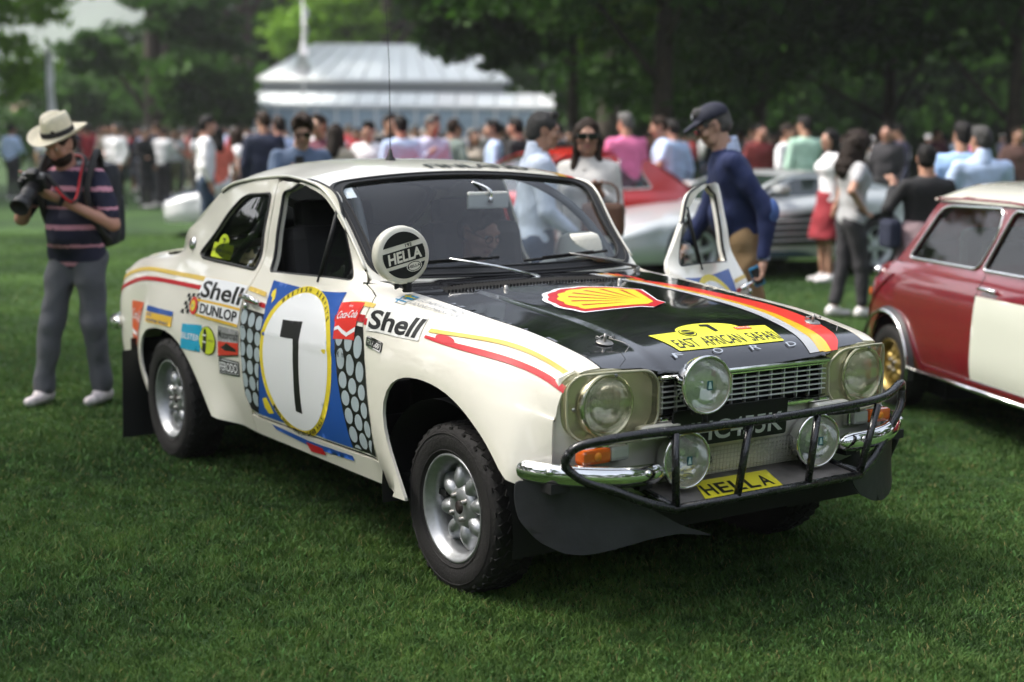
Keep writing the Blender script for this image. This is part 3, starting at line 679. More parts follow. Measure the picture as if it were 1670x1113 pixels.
# doors (right one closed, left one swung open on its hinges)
doors = []
for fn, fl, sd_ in SIDES:
    if sd_ == 'L':
        hinge = bpy.data.objects.new('door', None)
    WN = WIN if sd_ == 'R' else WIN_L
    dm = panel('door', fn, [inset(door_out, .003), WN], .020, cream, car, .03, flip=fl)
    if sd_ == 'L':
        hx, hy = -.60, .73
        th = R(-59.5); Mh = Matrix.Translation((hx, hy, -.016)) @ Matrix.Rotation(th, 4, 'Z') @ Matrix.Translation((-hx, -hy, 0))
        dm.matrix_local = Mh
        dm['label'] = 'open passenger door'
    doors.append(dm)
    # glass, seal, quarterlight bar, handle
    vb = [(-.995,1.222),(-1.050,.964)]
    gl = panel('quarterlight_glass', fn, [inset([(-1.045,.966),(-.835,.994),(-1.0,1.235)] if False else [(-1.047,.966),(-.84,.992),(-1.04,1.255),(-1.0,1.262)][:2]+[(-1.015,1.245)], .004)], .1, sglass, dm, 0, off=-.012, flip=fl)
    mb = MB(); n = 60
    lp = resample(WN, .03); P = fn(np.array([p[0] for p in lp]), np.array([p[1] for p in lp]), -.006)
    mb.tube(P, .007, 6, closed=True); mb.build('window_seal', rubber, dm)
    P = fn(np.array([p[0] for p in vb]), np.array([p[1] for p in vb]), -.004); mb = MB(); mb.tube(P, .009, 8); mb.build('quarterlight_bar', rubber, dm)
    sg = -1 if sd_ == 'R' else 1
    mb = MB(); P = fn(np.array([-1.61,-1.56,-1.50,-1.455]), np.array([.832,.834,.832,.826]), .028)
    mb.tube(P, [.009,.013,.013,.009], 8)
    P2 = fn(np.array([-1.60,-1.60]), np.array([.832,.832]), .0); mb.tube([P2[0], P[0]], .012, 8)
    P2 = fn(np.array([-1.462]), np.array([.824]), .0); mb.tube([P2[0], P[3]], .010, 8)
    c0 = fn(np.array([-1.575]), np.array([.80]), .006)[0]; mb.lathe([(0,.012),(.012,.010),(.014,0)], 16, aim(c0, (0, sg, .1)))
    mb.build('door_handle', chrome, dm)
    # inner lining
    panel('door_lining', fn, [[(-.52,.40),(-.62,.90),(-.80,.93),(-1.55,.93),(-1.55,.42),(-1.48,.38)]], .09, trim, dm, 0, off=-.045, flip=fl)
for q, (fn, fl, sd_) in zip(quarters, SIDES):
    panel('quarter_window_glass', fn, [QWIN], .08, sglass, q, 0, off=-.012, flip=fl)
    mb = MB(); lp = resample(QWIN, .03); mb.tube(fn(np.array([p[0] for p in lp]), np.array([p[1] for p in lp]), .001), .007, 6, closed=True); mb.build('quarter_window_seal', rubber, q)
    mb = MB(); P = fn(np.array([-2.365]), np.array([1.022]), .004)[0]; sg = -1 if sd_ == 'R' else 1
    mb.lathe([(0,.014),(.022,.012),(.030,.004),(.032,0)], 24, aim(P, (-.1, sg, .25))); mb.build('petrol_cap' if sd_ == 'R' else 'vent_cap', chrome, q)

# canopy: pillars and roof in one skin, windscreen and rear window cut out
def smoothrect(s0, s1, q0, q1, rs, rq, n=6):
    o = []
    for cs, cq, a in ((s1-rs,q1-rq,0),(s0+rs,q1-rq,90),(s0+rs,q0+rq,180),(s1-rs,q0+rq,270)):
        for i in range(n+1): t = R(a+90*i/n); o.append((cs+rs*math.cos(t), cq+rq*math.sin(t)))
    return o
def wsloop(g): return smoothrect(.03+g*2.2, 1.04-g*2.0, -.985+g*1.7, .985-g*1.7, .17, .13)
def rwloop(g): return smoothrect(2.97+g*2.2, 3.88-g*2.2, -.90+g*1.7, .90-g*1.7, .17, .15)
roof = panel('roof', canopy, [rect(0.0,-1,4.0,1), wsloop(0), rwloop(0)], (.07,.05), cream, car, .012, flip=True)
ws = panel('windscreen', canopy, [wsloop(.034)], (.12,.10), wglass, car, 0, off=-.004, flip=True)
rw = panel('rear_window', canopy, [rwloop(.03)], (.12,.10), sglass, car, 0, off=-.004, flip=True)
for nm, lf, par in (('windscreen_seal', wsloop, ws), ('rear_window_seal', rwloop, rw)):
    mb = MB(); panel('', canopy, [lf(-.004), lf(.036)], (.05,.04), None, mb=mb, thick=.012, off=.006, flip=True)
    for g, r_ in ((.006,.0055), (.032,.0045)):
        lp = resample(lf(g), np.array([.06,.05])); mb.tube(canopy(np.array([p[0] for p in lp]), np.array([p[1] for p in lp]), .006), r_, 6, closed=True)
    mb.build(nm, rubber, par)
for sg in (-1, 1):
    ss = np.linspace(.12, 2.9, 60); P = canopy(ss, np.full(60, sg*1.0)); P[:, 1] += sg*.008; P[:, 2] -= .003
    mb = MB(); mb.tube(P, .0065, 8); mb.build('roof_gutter', cream, roof)
    P2 = P.copy(); P2[:, 2] -= .009; P2[:, 1] -= sg*.004; mb = MB(); mb.tube(P2, .004, 6); mb.build('gutter_dark_line', trim, roof)  # thin dark tube running just below the gutter

# bonnet and cowl
hx0 = -.412
def _yl(xs, d=0.): return [(x, -(ye(x)-.0055-d)) for x in xs]
xs_ = np.linspace(hx0, .575, 50)
front = [(.585,-.50),(.588,-.43),(.605,-.375),(.612,-.30),(.612,.30),(.605,.375),(.588,.43),(.585,.50)]
hood_out = _yl(xs_)+front+[(x, -y) for x, y in _yl(xs_)][::-1]+[(hx0+.01,.3),(hx0+.012,0),(hx0+.01,-.3)]
bonnet = panel('bonnet', hood, [hood_out], .018, blackp, car, .010)
cowl_out = [(x, -ye(x)+.002) for x in (-.62,-.5,hx0-.006)]+[(hx0+.004,-.3),(hx0+.006,0),(hx0+.004,.3)]+[(x, ye(x)-.002) for x in (hx0-.006,-.5,-.62)]+[(-.755,.66),(-.72,.50),(-.70,.30),(-.69,0),(-.70,-.30),(-.72,-.50),(-.755,-.66)]
vents = [(-.455-.001,-.50),(-.455,.43),(-.565,.40),(-.565,-.40)]
cowl = panel('cowl', hood, [cowl_out, vents], .02, blackp, car, .008)
for i in range(58):
    y = -.455+i*.0150
    mb = MB(); P = hood(np.array([-.45,-.57]), np.array([y-.02,y+.012*(1 if y < 0 else 1)]), -.003)
    d = Vector(P[1]-P[0]); mb.box((P[0]+P[1])/2, (d.length, .0075, .012), rot=Matrix.Rotation(math.atan2(d.y, d.x), 3, 'Z') @ Matrix.Rotation(R(22), 3, 'X'))
    mb.build('vent_slat', trim, cowl)
# bonnet edge strip line, lip and pins
for y0, x0 in ((-.437,.417), (.50,.401)):
    c = hood(np.array([x0]), np.array([y0]), .004)[0]
    b = MB(); b.lathe([(0,.004),(.024,.004),(.028,0)], 20, aim(c, (.2,0,1))); b.tube([c, c+np.array([.004,0,.028])], .005, 8)
    p = b.build('bonnet_pin', dullmet, bonnet)
    cc = MB(); cc.tube([c+np.array([.020*math.cos(a)*(1+.3*math.sin(2*a)), .030*math.sin(a), .016+.006*math.sin(3*a)]) for a in np.linspace(0, 5.6, 16)], .0018, 6)
    cc.tube([c+np.array(q) for q in ((.02,0,.016),(.05,.03,.006),(.10,.02,.002),(.14,-.03,-.012))], .0011, 5)
    cc.build('pin_clip', dullmet, bonnet)
for i, (ch, x0, y0) in enumerate(zip('FORD', (.560,.555,.557,.560), (-.256,-.085,.076,.238))):
    uv, Ft = text_tris(ch, .0)
    d = Decal(hood, base=.004); d.text(ch, (x0+.006, y0-.018), (0,1), .020, 0, w=.040, vdir=(-1,0)); d.build('bonnet_letter', chrome, bonnet)
hj = MB(); 
for y0 in (-.27, .26):
    c = hood(np.array([-.385]), np.array([y0]), 0)[0]; hj.lathe([(0,.016),(.006,.015),(.009,.006),(.011,0)], 14, aim(c, (0,0,1)))
hj.build('washer_jet', dullmet, bonnet)

# --- print on the bonnet
def shell_print():
    d = Decal(hood, .018)
    C0 = np.array([.055,.03]); ax = np.array([-.86,-.51]); ax /= np.linalg.norm(ax); ay = np.array([-ax[1], ax[0]])
    L = .335
    def P(a, r): return tuple(C0+ (ax*math.cos(a)+ay*math.sin(a))*r)
    def fan(L_, sp, scal, base, n=90):
        pts = []
        for i in range(n+1):
            a = -sp+2*sp*i/n; r = L_*(math.cos(a*.55))**.9*(1+scal*abs(math.sin(a/sp*math.pi*3.5)))
            pts.append(P(a, r))
        w = base
        pts += [tuple(C0+ay*w*1.0-ax*.01), tuple(C0+ay*w*.72-ax*.05), tuple(C0-ay*w*.72-ax*.05), tuple(C0-ay*w*1.0-ax*.01)]
        return pts[::-1]
    d.poly(fan(L*1.10, 1.18, .03, .088), 0, 0); d.poly(fan(L*1.04, 1.15, .03, .075), 1, 1)
    d.poly([P(-1.06+2.12*i/60, L*.93*(math.cos((-1.06+2.12*i/60)*.55))**.9*(1+.04*abs(math.sin((-1.06+2.12*i/60)/1.06*math.pi*3.5)))) for i in range(61)][::-1]+[tuple(C0-ay*.03-ax*.015), tuple(C0+ay*.03-ax*.015)][::1], 2, 2)
    for k in range(7):
        a = -.84+k*.28
        d.poly([P(a, .055), P(a+.030, L*.84*math.cos(a*.55)), P(a-.030, L*.84*math.cos(a*.55))][::-1], 1, 3)
    d.build('scallop_sticker', [D['white'], D['red'], D['yellow']], bonnet)
shell_print()
def rally_plate(fn, T, name, par, detail=True, s=1.):
    d = Decal(fn, .03)
    tp = lambda x, y: tuple(T(x, y))
    arc = [(.105*math.cos(a)*1.35, .058+.062*math.sin(a)) for a in np.linspace(0, math.pi, 14)]
    out = [(-.235,-.085),(.235,-.085),(.265,.058)]+arc+[(-.265,.058)]
    d.poly([tp(*p) for p in out], 0, 0)
    return d
def _T(x, y): return (.462-y*.86, .0+x*.97)
d = rally_plate(hood, _T, '', None)
d.text('EAST  AFRICAN  SAFARI', _T(-.222,-.070), (0,1), .052, 1, w=.445, vdir=(-1,0), bold=.015)
d.poly(circle(*_T(-.108,.038), .030, .032), 1, 1); d.poly(circle(*_T(-.108,.038), .026, .028), 0, 2); d.poly(circle(*_T(-.108,.038), .021, .023), 1, 3)
d.poly([_T(-.140,.033),_T(-.076,.033),_T(-.076,.046),_T(-.140,.046)][::-1], 0, 4)
d.text('UNIROYAL', _T(-.135,.035), (0,1), .008, 1, 5, w=.055, vdir=(-1,0), bold=.02)
d.poly([_T(-.012,.104),_T(.030,.098),_T(.022,.028),_T(.004,.026),_T(.006,.080),_T(-.016,.084)], 1, 2)
d.poly([_T(.105,.026),_T(.180,.026),_T(.180,.052),_T(.105,.052)], 2, 2)
d.text('Coca-Cola', _T(.110,.034), (0,1), .012, 3, 3, w=.065, vdir=(-1,0), shear=.4)
d.build('rally_plate_sticker', [D['lemon'], D['black'], D['orange'], D['white']], bonnet)
def strip(fn, A, B, res=.03, **k):
    """ribbon between two polylines in the (u, v) plane"""
    A = resample([tuple(a) for a in A], res, False); B = resample([tuple(a) for a in B], res, False); return list(A)+list(B)[::-1]
_sx = np.linspace(-.41,.60,26)
_so = np.interp(_sx, [-.41,-.3,-.2,-.06,.1,.28,.40,.547,.60],[.420,.478,.510,.536,.552,.542,.525,.475,.415])
_ry = np.interp(_sx, [-.41,-.3,-.2,-.06,.1,.28,.40,.547,.60],[.372,.412,.438,.456,.456,.444,.430,.408,.385])
_yg = np.interp(_sx, [-.41,-.3,-.2,-.06,.1,.28,.40,.547,.60],[.340,.380,.408,.424,.424,.404,.382,.346,.330])
_gi = np.interp(_sx, [-.41,-.3,-.2,-.06,.1,.28,.40,.547,.60],[.305,.332,.352,.362,.357,.343,.326,.300,.285])
_so = np.minimum(_so, [ye(x)-.006 for x in _sx])
d = Decal(hood, .02, base=.002)
for lo_, hi_, m_ in ((_ry,_so,0),(_yg,_ry,1),(_gi,_yg,2)):
    xf = np.linspace(-.41, .60, 70); d.ribbon(xf, np.interp(xf, _sx, lo_), np.interp(xf, _sx, hi_)-.0006, m_, 0, 4)
d.build('triple_stripe', [D['orange'] if False else mat('print_brightred',(.68,.03,.015),.35,coat=.3), mat('print_amber',(.85,.50,.02),.3,coat=.6), D['silver']], bonnet)
d = Decal(hood, .02, base=.002)
for a0, a1, m_ in ((.372,.42,0),(.340,.372,1),(.305,.340,2)): d.poly([(-.42,a0),(-.42,a1-.001),(-.48,a1+.012),(-.60,a1-.0),(-.60,a0-.03),(-.48,a0+.0)], m_, 0)
d.build('triple_stripe', [MATS['print_brightred'], MATS['print_amber'], D['silver']], cowl)

# --- print on the sides
for (fn, fl, sd_), dm, q, w in zip(SIDES, doors, quarters, wings):
    MM = [D['blue'], D['black'], D['grey'], D['yellow'], D['white'], D['mustard'], D['darkred'], D['cokered'], mat('print_lowgrey', (.20,.26,.30), .35, coat=.5)]
    din = inset(door_out, .004)
    d = Decal(fn, .018); d.flip = fl
    top = [(-.605,.905),(-.80,.930),(-1.0,.934),(-1.2,.935),(-1.432,.934)]
    d.poly([(-.80,.915),(-.80,.932),(-1.43,.934),(-1.40,.80),(-1.395,.62),(-1.43,.45),(-1.47,.362),(-.82,.366),(-.640,.371),(-.72,.62),(-.765,.78)], 0, 0)
    d.poly([(-.765,.79),(-.548,.79),(-.522,.72),(-.488,.62),(-.455,.50),(-.447,.375),(-.640,.371),(-.72,.62)][::-1], 1, 0)
    d.poly([(-1.612,.79),(-1.395,.79),(-1.395,.62),(-1.43,.45),(-1.47,.362),(-1.54,.372),(-1.575,.43),(-1.590,.60)], 1, 0)
    reg1 = np.array([(-.765,.79),(-.548,.79),(-.522,.72),(-.488,.62),(-.455,.50),(-.447,.375),(-.640,.371),(-.72,.62)])
    reg2 = np.array([(-1.612,.79),(-1.395,.79),(-1.395,.62),(-1.43,.45),(-1.47,.362),(-1.54,.372),(-1.575,.43),(-1.590,.60)])
    for r0, regn in ((0, reg1), (1, reg2)):
        for i in range(7):
            v = .755-i*.0655
            sh = (-.7665+(.79-v)*.31) if r0 == 0 else (-1.612+ (0 if v > .55 else (.55-v)*.25))
            for j in range(4):
                for hrow in (0,):
                    u = sh+.038+j*.074
                    pts = circle(u, v-.012*j*(1 if r0 == 0 else .3), .0305, .0300, 22)
                    ins = inpoly(np.array(pts), inset([tuple(x) for x in (regn if np.cross(regn[1]-regn[0], regn[2]-regn[1]) > 0 else regn[::-1])], .002))
                    if ins.all(): d.poly(pts, 2, 1, .05)
                    elif ins.sum() > 7:
                        pts2 = [p for p, k in zip(pts, ins) if k]
                        d.poly(pts2, 2, 1, .05)
    # racing roundel
    if sd_ == 'R':
        cy_, ry_ = .640, .300
        ell = lambda rx, ry: [p for p in circle(-1.085, cy_, rx, ry, 64)]
        clip = lambda P: [(u, max(v, .356)) for u, v in P]
        d.poly(clip(ell(.318, .304)), 3, 1); d.poly(clip(ell(.286,.278)), 4, 2)
        d.poly([(-1.222,.795),(-1.052,.806),(-1.040,.62),(-1.030,.436),(-1.086,.438),(-1.088,.60),(-1.100,.728),(-1.214,.722)][::-1], 1, 3)
        # ring lettering
        def ring(word, a0, a1, inv=False):
            for k, ch in enumerate(word):
                if ch == ' ': continue
                a = R(a0+(a1-a0)*k/(len(word)-1)); c = np.array([-1.085+.302*math.cos(a), cy_+.291*math.sin(a)])
                t = np.array([math.sin(a), -math.cos(a)]) if not inv else np.array([-math.sin(a), math.cos(a)])
                V_, F_ = text_tris(ch, .02); wd = .017
                up_ = np.array([-t[1], t[0]]); p0 = c-t*wd/2-up_*.009
                d.text(ch, p0, t, .018, 1, 3, w=wd*(.5 if ch == 'I' else 1), bold=.02)
        ring('BRITISH AIRWAYS', 128, 38); ring('1970 EAST AFRICAN SAFARI RALLY', 228, 318, True)
        # lion-like flash marks
        d.poly([(-1.395,.89),(-1.375,.905),(-1.36,.885),(-1.352,.865),(-1.365,.84),(-1.375,.865),(-1.395,.87)][::-1], 3, 1)
        d.poly([(-1.40,.44),(-1.36,.45),(-1.33,.42),(-1.31,.39),(-1.36,.38),(-1.39,.40)][::-1], 3, 1)
    else:
        d.poly(circle(-1.085,.640,.318,.30,64), 3, 1); d.poly(circle(-1.085,.640,.286,.27,64), 4, 2)
        V_ = [(-1.222,.795),(-1.052,.806),(-1.086,.438)]
        m7 = [(-2.17-u, v) for u, v in [(-1.222,.795),(-1.052,.806),(-1.040,.62),(-1.030,.436),(-1.086,.438),(-1.088,.60),(-1.100,.728),(-1.214,.722)]]
        d.poly(m7, 1, 3)
    # waist stripes behind the handle and in front
    d.poly([(-1.608,.884),(-1.44,.878),(-1.435,.858),(-1.612,.865)][::-1], 5, 1); d.poly([(-1.612,.838),(-1.41,.832),(-1.408,.812),(-1.613,.818)][::-1], 6, 1)
    d.poly([(-.79,.832),(-.553,.835),(-.553,.806),(-.785,.806)][::-1], 6, 1); d.poly([(-.74,.885),(-.563,.888),(-.558,.868),(-.735,.868)][::-1], 5, 1)
    d.poly([(-.783,.884),(-.600,.882),(-.600,.745),(-.765,.745)][::-1], 7, 2)
    d.poly([(-.766,.785),(-.735,.789),(-.70,.775),(-.66,.764),(-.60,.785),(-.60,.770),(-.66,.752),(-.70,.762),(-.735,.776),(-.766,.772)][::-1], 4, 3)
    d.text('Enjoy', (-.700,.862), (1,0), .008, 4, 3, w=.03) if sd_ == 'R' else None
    if sd_ == 'R': d.text('Coca-Cola', (-.765,.815), (1,.02), .030, 4, 3, w=.155, shear=.45, bold=.012)
    me_ = d.build('door_livery', MM, dm)
    if sd_ == 'L': me_.data.flip_normals()
    # sill flashes
    d = Decal(fn, .05); d.poly([(-1.36,.335),(-1.03,.325),(-.66,.335),(-.655,.316),(-1.0,.300),(-1.33,.318)][::-1], 0, 0)
    d.poly([(-1.055,.316),(-.915,.316),(-.895,.290),(-1.03,.280)][::-1], 1, 1); 
    me_ = d.build('sill_stripe', [D['blue'], D['red']], q)
    # rear quarter stripes and adverts
    d = Decal(fn, .018)
    u1 = np.linspace(-3.27, -1.63, 24); yt = spl([-3.27,-3.1,-2.75,-2.45,-2.1,-1.63],[.825,.848,.862,.882,.887,.886])(u1); rtp = spl([-3.27,-3.1,-2.75,-2.45,-2.1,-1.63],[.768,.790,.812,.838,.843,.840])(u1)
    for arr, wd, m_ in ((yt,.021,0), (rtp,.020,1)):
        d.ribbon(np.linspace(-3.27,-1.63,90), np.interp(np.linspace(-3.27,-1.63,90), u1, arr-wd), np.interp(np.linspace(-3.27,-1.63,90), u1, arr), m_, 0)
    if sd_ == 'R':
        d.poly([(-2.10,.785),(-1.628,.785),(-1.628,.885),(-2.09,.885)], 2, 1)
        d.text('Shell', (-2.075,.795), (1,-.0), .072, 3, 2, w=.43, bold=.035)
        # tyre maker's flag
        d.poly([(-2.06,.707),(-1.625,.707),(-1.625,.784),(-2.06,.784)], 2, 1)
        d.poly([(-2.09,.772),(-1.627,.772),(-1.627,.782),(-2.10,.782)], 4, 2); d.poly([(-2.09,.706),(-1.627,.706),(-1.627,.716),(-2.10,.716)], 4, 2)
        d.text('DUNLOP', (-2.045,.724), (1,0), .040, 3, 3, w=.40, bold=.035)
        for a in range(6):
            for b_ in range(5):
                if (a+b_) % 2 == 0: u, v = -2.255+a*.028+b_*.008, .703+b_*.019+.002*a; d.poly([(u,v),(u+.026,v+.003),(u+.032,v+.021),(u+.006,v+.018)], 3, 2, .1)
        d.poly(circle(-2.125,.748,.044,.040,20), 5, 3); d.poly(circle(-2.13,.748,.026,.025,16), 6, 4); d.text('D', (-2.14,.741), (1,0), .013, 7, 5, bold=.03)
        # shock absorber sign, oval, parts sign, brake sign
        d.poly([(-2.215,.548),(-2.02,.552),(-2.015,.672),(-2.215,.658)], 8, 1); d.text('BILSTEIN', (-2.212,.594), (1,.03), .026, 2, 2, w=.19, bold=.02)
        d.poly(circle(-1.945,.612,.088,.062,32), 3, 2); d.poly(circle(-1.945,.612,.084,.059,32), 9, 3)
        d.poly([(-1.995,.565),(-1.985,.655),(-1.962,.665),(-1.95,.64),(-1.958,.56),(-1.975,.555)][::-1], 3, 4)
        d.poly([(-1.99,.60),(-1.955,.60),(-1.955,.607),(-1.99,.607)], 2, 5); d.poly([(-1.99,.63),(-1.955,.63),(-1.955,.637),(-1.99,.637)], 2, 5)
        d.text('monroe', (-1.937,.612), (1,0), .012, 3, 4, w=.06)
        d.poly([(-1.832,.560),(-1.618,.590),(-1.618,.640),(-1.832,.625)], 6+4, 1); d.poly([(-1.832,.625),(-1.618,.640),(-1.618,.692),(-1.832,.690)], 11, 1)
        d.poly([(-1.832,.556),(-1.618,.586),(-1.618,.592),(-1.832,.562)], 3, 2)
        d.text('Motorcraft', (-1.828,.641), (1,.045), .034, 3, 2, w=.208, bold=.01, vdir=(0,1))
        d.poly([(-1.80,.602),(-1.77,.612),(-1.735,.628),(-1.70,.622),(-1.64,.612),(-1.635,.602),(-1.70,.598),(-1.75,.594)][::-1], 3, 3)
        d.poly([(-1.825,.484),(-1.615,.498),(-1.615,.562),(-1.828,.555)], 3, 1); d.poly([(-1.820,.490),(-1.620,.504),(-1.620,.556),(-1.822,.550)], 2, 2); d.poly([(-1.817,.493),(-1.623,.507),(-1.623,.553),(-1.819,.547)], 3, 3)
        d.text('FERODO', (-1.812,.502), (1,.05), .036, 2, 4, w=.184, bold=.03, vdir=(0,1))
        d.poly([(-2.99,.478),(-2.80,.485),(-2.765,.694),(-2.985,.688)], 7+5, 1)
        d.text('Coca-Cola', (-2.98,.60), (1,.0), .05, 2, 2, w=.20, shear=.4, bold=.01)
        d.poly([(-2.985,.55),(-2.93,.535),(-2.88,.53),(-2.80,.56),(-2.80,.545),(-2.88,.513),(-2.93,.517),(-2.985,.53)][::-1], 2, 2)
        d.poly([(-2.675,.620),(-2.335,.628),(-2.335,.675),(-2.680,.666)], 13, 1); d.poly([(-2.680,.668),(-2.335,.677),(-2.335,.700),(-2.680,.692)], 14, 1)
        d.text('AVIS', (-2.665,.650), (1,.02), .014, 14, 2, w=.07, bold=.02); d.text('autobar direct', (-2.655,.628), (1,.02), .014, 14, 2, w=.28, bold=.02)
        # sticker on the quarter window
    me_ = d.build('quarter_adverts', [D['mustard'], D['red'], D['white'], D['black'], D['dunyellow'], D['cokered'], D['yellow'], D['swedeblue'], D['cyan'], D['lime'], MATS['print_brightred'], D['midgrey'], D['orange'], D['dunyellow'], D['blue']], q)
    if sd_ == 'L': me_.data.flip_normals()
    if sd_ == 'R':
        fng = lambda u, v, off=0.: side(u, v, off-.011)
        d = Decal(fng, .04)
        yp = [(-2.165,.985),(-1.965,.985),(-1.972,1.052),(-2.02,1.052)]+[(-2.072+.052*math.cos(a), 1.052+.045*math.sin(a)) for a in np.linspace(.1, math.pi-.1, 10)]+[(-2.12,1.052),(-2.165,1.052)]
        d.poly(yp, 0, 0); d.text('7', (-2.085,1.035), (1,0), .042, 1, 2, bold=.03); d.text('EAST AFRICAN SAFARI', (-2.158,1.012), (1,0), .013, 1, 2, w=.18, bold=.02); d.text('RALLY', (-2.09,.992), (1,0), .011, 1, 2, w=.05)
        d.poly([(-1.865,.985),(-1.70,.985),(-1.705,1.03),(-1.76,1.035),(-1.785,1.055),(-1.81,1.035),(-1.865,1.03)], 2, 0)
        d.text('SAFARI', (-1.845,1.0), (1,0), .016, 1, 2, w=.12)
        d.build('window_sticker', [D['lime'], D['black'], mat('print_tan', (.42,.34,.2), .6)], q)
    # wing stripes
    d = Decal(fn, .016)
    u2 = np.linspace(-.13, .545, 24)
    yt = spl([-.15,.11,.33,.525,.60],[.876,.908,.930,.913,.895])(u2); yb = spl([-.15,.11,.33,.525,.60],[.862,.892,.908,.890,.872])(u2)
    r1 = spl([-.15,.155,.373,.537,.60],[.852,.866,.871,.862,.850])(u2); r2 = spl([-.15,.17,.381,.537,.60],[.844,.848,.852,.842,.832])(u2)
    u2f = np.linspace(-.13, .545, 60); d.ribbon(u2f, np.interp(u2f, u2, yb), np.interp(u2f, u2, yt), 0, 1); d.ribbon(u2f, np.interp(u2f, u2, r2), np.interp(u2f, u2, r1), 1, 1)
    d.poly([(-.548,.80),(-.517,.80),(-.517,.825),(-.553,.825)], 1, 0)
    d.poly([(-.560,.87),(-.53,.87),(-.53,.888),(-.565,.888)], 0, 0)
    if sd_ == 'R':
        d.poly([(-.522,.782),(-.150,.828),(-.195,.912),(-.540,.866)], 2, 1)
        d.text('Shell', (-.512,.795), (.992,.115), .066, 3, 2, w=.335, bold=.04, vdir=(-.15,1))
        d.poly(circle(-.02,.862,.055,.012,20), 1, 2)
        d.text('GUNNAR PALM', (-.365,.965), (1,.06), .018, 4, 2, w=.27, shear=.3, vdir=(-.1,1)); d.text('HANNU MIKKOLA', (-.385,.934), (1,.07), .018, 4, 2, w=.30, shear=.3, vdir=(-.1,1))
        d.poly([(-.455,.955),(-.385,.958),(-.395,.988),(-.46,.985)], 5, 1); d.poly([(-.457,.966),(-.388,.968),(-.389,.974),(-.458,.972)], 6, 2); d.poly([(-.438,.955),(-.430,.955),(-.437,.986),(-.445,.986)], 6, 2)
        d.poly([(-.455,.921),(-.385,.924),(-.395,.954),(-.46,.951)], 2, 1); d.poly([(-.457,.932),(-.388,.935),(-.389,.941),(-.458,.938)], 5, 2); d.poly([(-.438,.921),(-.430,.921),(-.437,.952),(-.445,.952)], 5, 2)
    me_ = d.build('wing_livery', [D['mustard'], D['red'], mat('print_offwhite', (.74,.74,.70), .35, coat=.4), D['black'], D['midgrey'], D['swedeblue'], D['yellow']], w)
    if sd_ == 'L': me_.data.flip_normals()
    if sd_ == 'R':
        fb = lambda u, v, off=0.: side(u, v, off+.005)
        b = panel('wing_badge', fb, [rrect(-.508,.740,-.388,.768,.006,3)], .03, trim, w, .006)
        d = Decal(fb, .04, base=.001); d.text('RS1600', (-.500,.747), (1,.0), .014, 0, w=.10, shear=.3, bold=.02); d.poly([rrect(-.508,.740,-.388,.768,.006,3), rrect(-.505,.743,-.391,.765,.005,3)], 0, 0); d.build('badge_lettering', chrome, w)

# roof print, aerial, windscreen sticker
d = Decal(canopy, (.1,.1), base=.004)
d.text('FINLAND', (1.175,-.17), (0,1), .16, 0, w=.78, vdir=(1,0), bold=.03)
d.text('EAST AFRICA', (1.75,-.80), (.5,.0), .05, 0, w=.9, vdir=(0,1)) if False else d.text('Daily Telegraph', (2.02,-.70), (0,1), .07, 0, w=.42, vdir=(1,0), shear=.3)
for k, m_ in enumerate((1,2)): d.poly([(1.10,.80+k*.065),(1.10,.862+k*.065),(1.75,.86+k*.065),(2.5,.86+k*.065),(2.5,.80+k*.065),(1.75,.80+k*.065)][::-1], m_, 0)
o_ = d.build('roof_lettering', [D['black'], MATS['print_amber'], MATS['print_brightred']], roof); 
P = canopy(np.array([1.675]), np.array([-.238]), 0)[0]
mb = MB(); mb.lathe([(0,.05),(.006,.048),(.012,.02),(.02,.008),(.024,0)], 16, aim(P, (0,0,1))); mb.build('aerial_base', rubber, roof)
mb = MB(); mb.tube([P+np.array([0,0,.04]), P+np.array([.0,-.004,.40]), P+np.array([-.02,-.02,.86])], [.0022,.0016,.001], 6); mb.build('aerial', trim, roof)
d = Decal(canopy, (.1,.1), base=-.002); d.poly([(.93,-.90),(.93,-.83),(.80,-.84),(.80,-.91)], 0, 0); d.build('tax_sticker', mat('print_pale', (.70,.78,.80), .4), ws)
# wipers
for y0, y1, s1 in ((.03,-.50,.17),(.60,.10,.17)):
    A = canopy(np.array([.0]), np.array([y0/.66]), .012)[0]; A[0] += .04; A[2] -= .012
    mb = MB(); mb.lathe([(0,.03),(.010,.028),(.013,.01),(.016,0)], 14, aim(A-np.array([0,0,.012]), (.5,0,1)))
    q = canopy(np.array([s1-.03]), np.array([(y0*.35+y1*.65)/.66]), .03)[0]
    mb.tube([A+np.array([.01,0,.012]), (A+q)/2+np.array([.012,0,.012]), q], [.007,.006,.004], 8); mb.build('wiper_arm', chrome if y0 < .3 else dullmet, ws)
    mb = MB(); tt = np.linspace(-1, 1, 8); P = canopy(s1-.03+tt*.02, (y0*.35+y1*.65)/.66+tt*.36, .016); mb.tube(P, .006, 6)
    P = canopy(s1-.03+tt*.012, (y0*.35+y1*.65)/.66+tt*.22, .026); mb.tube(P, .004, 6); mb.build('wiper_blade', trim, ws)

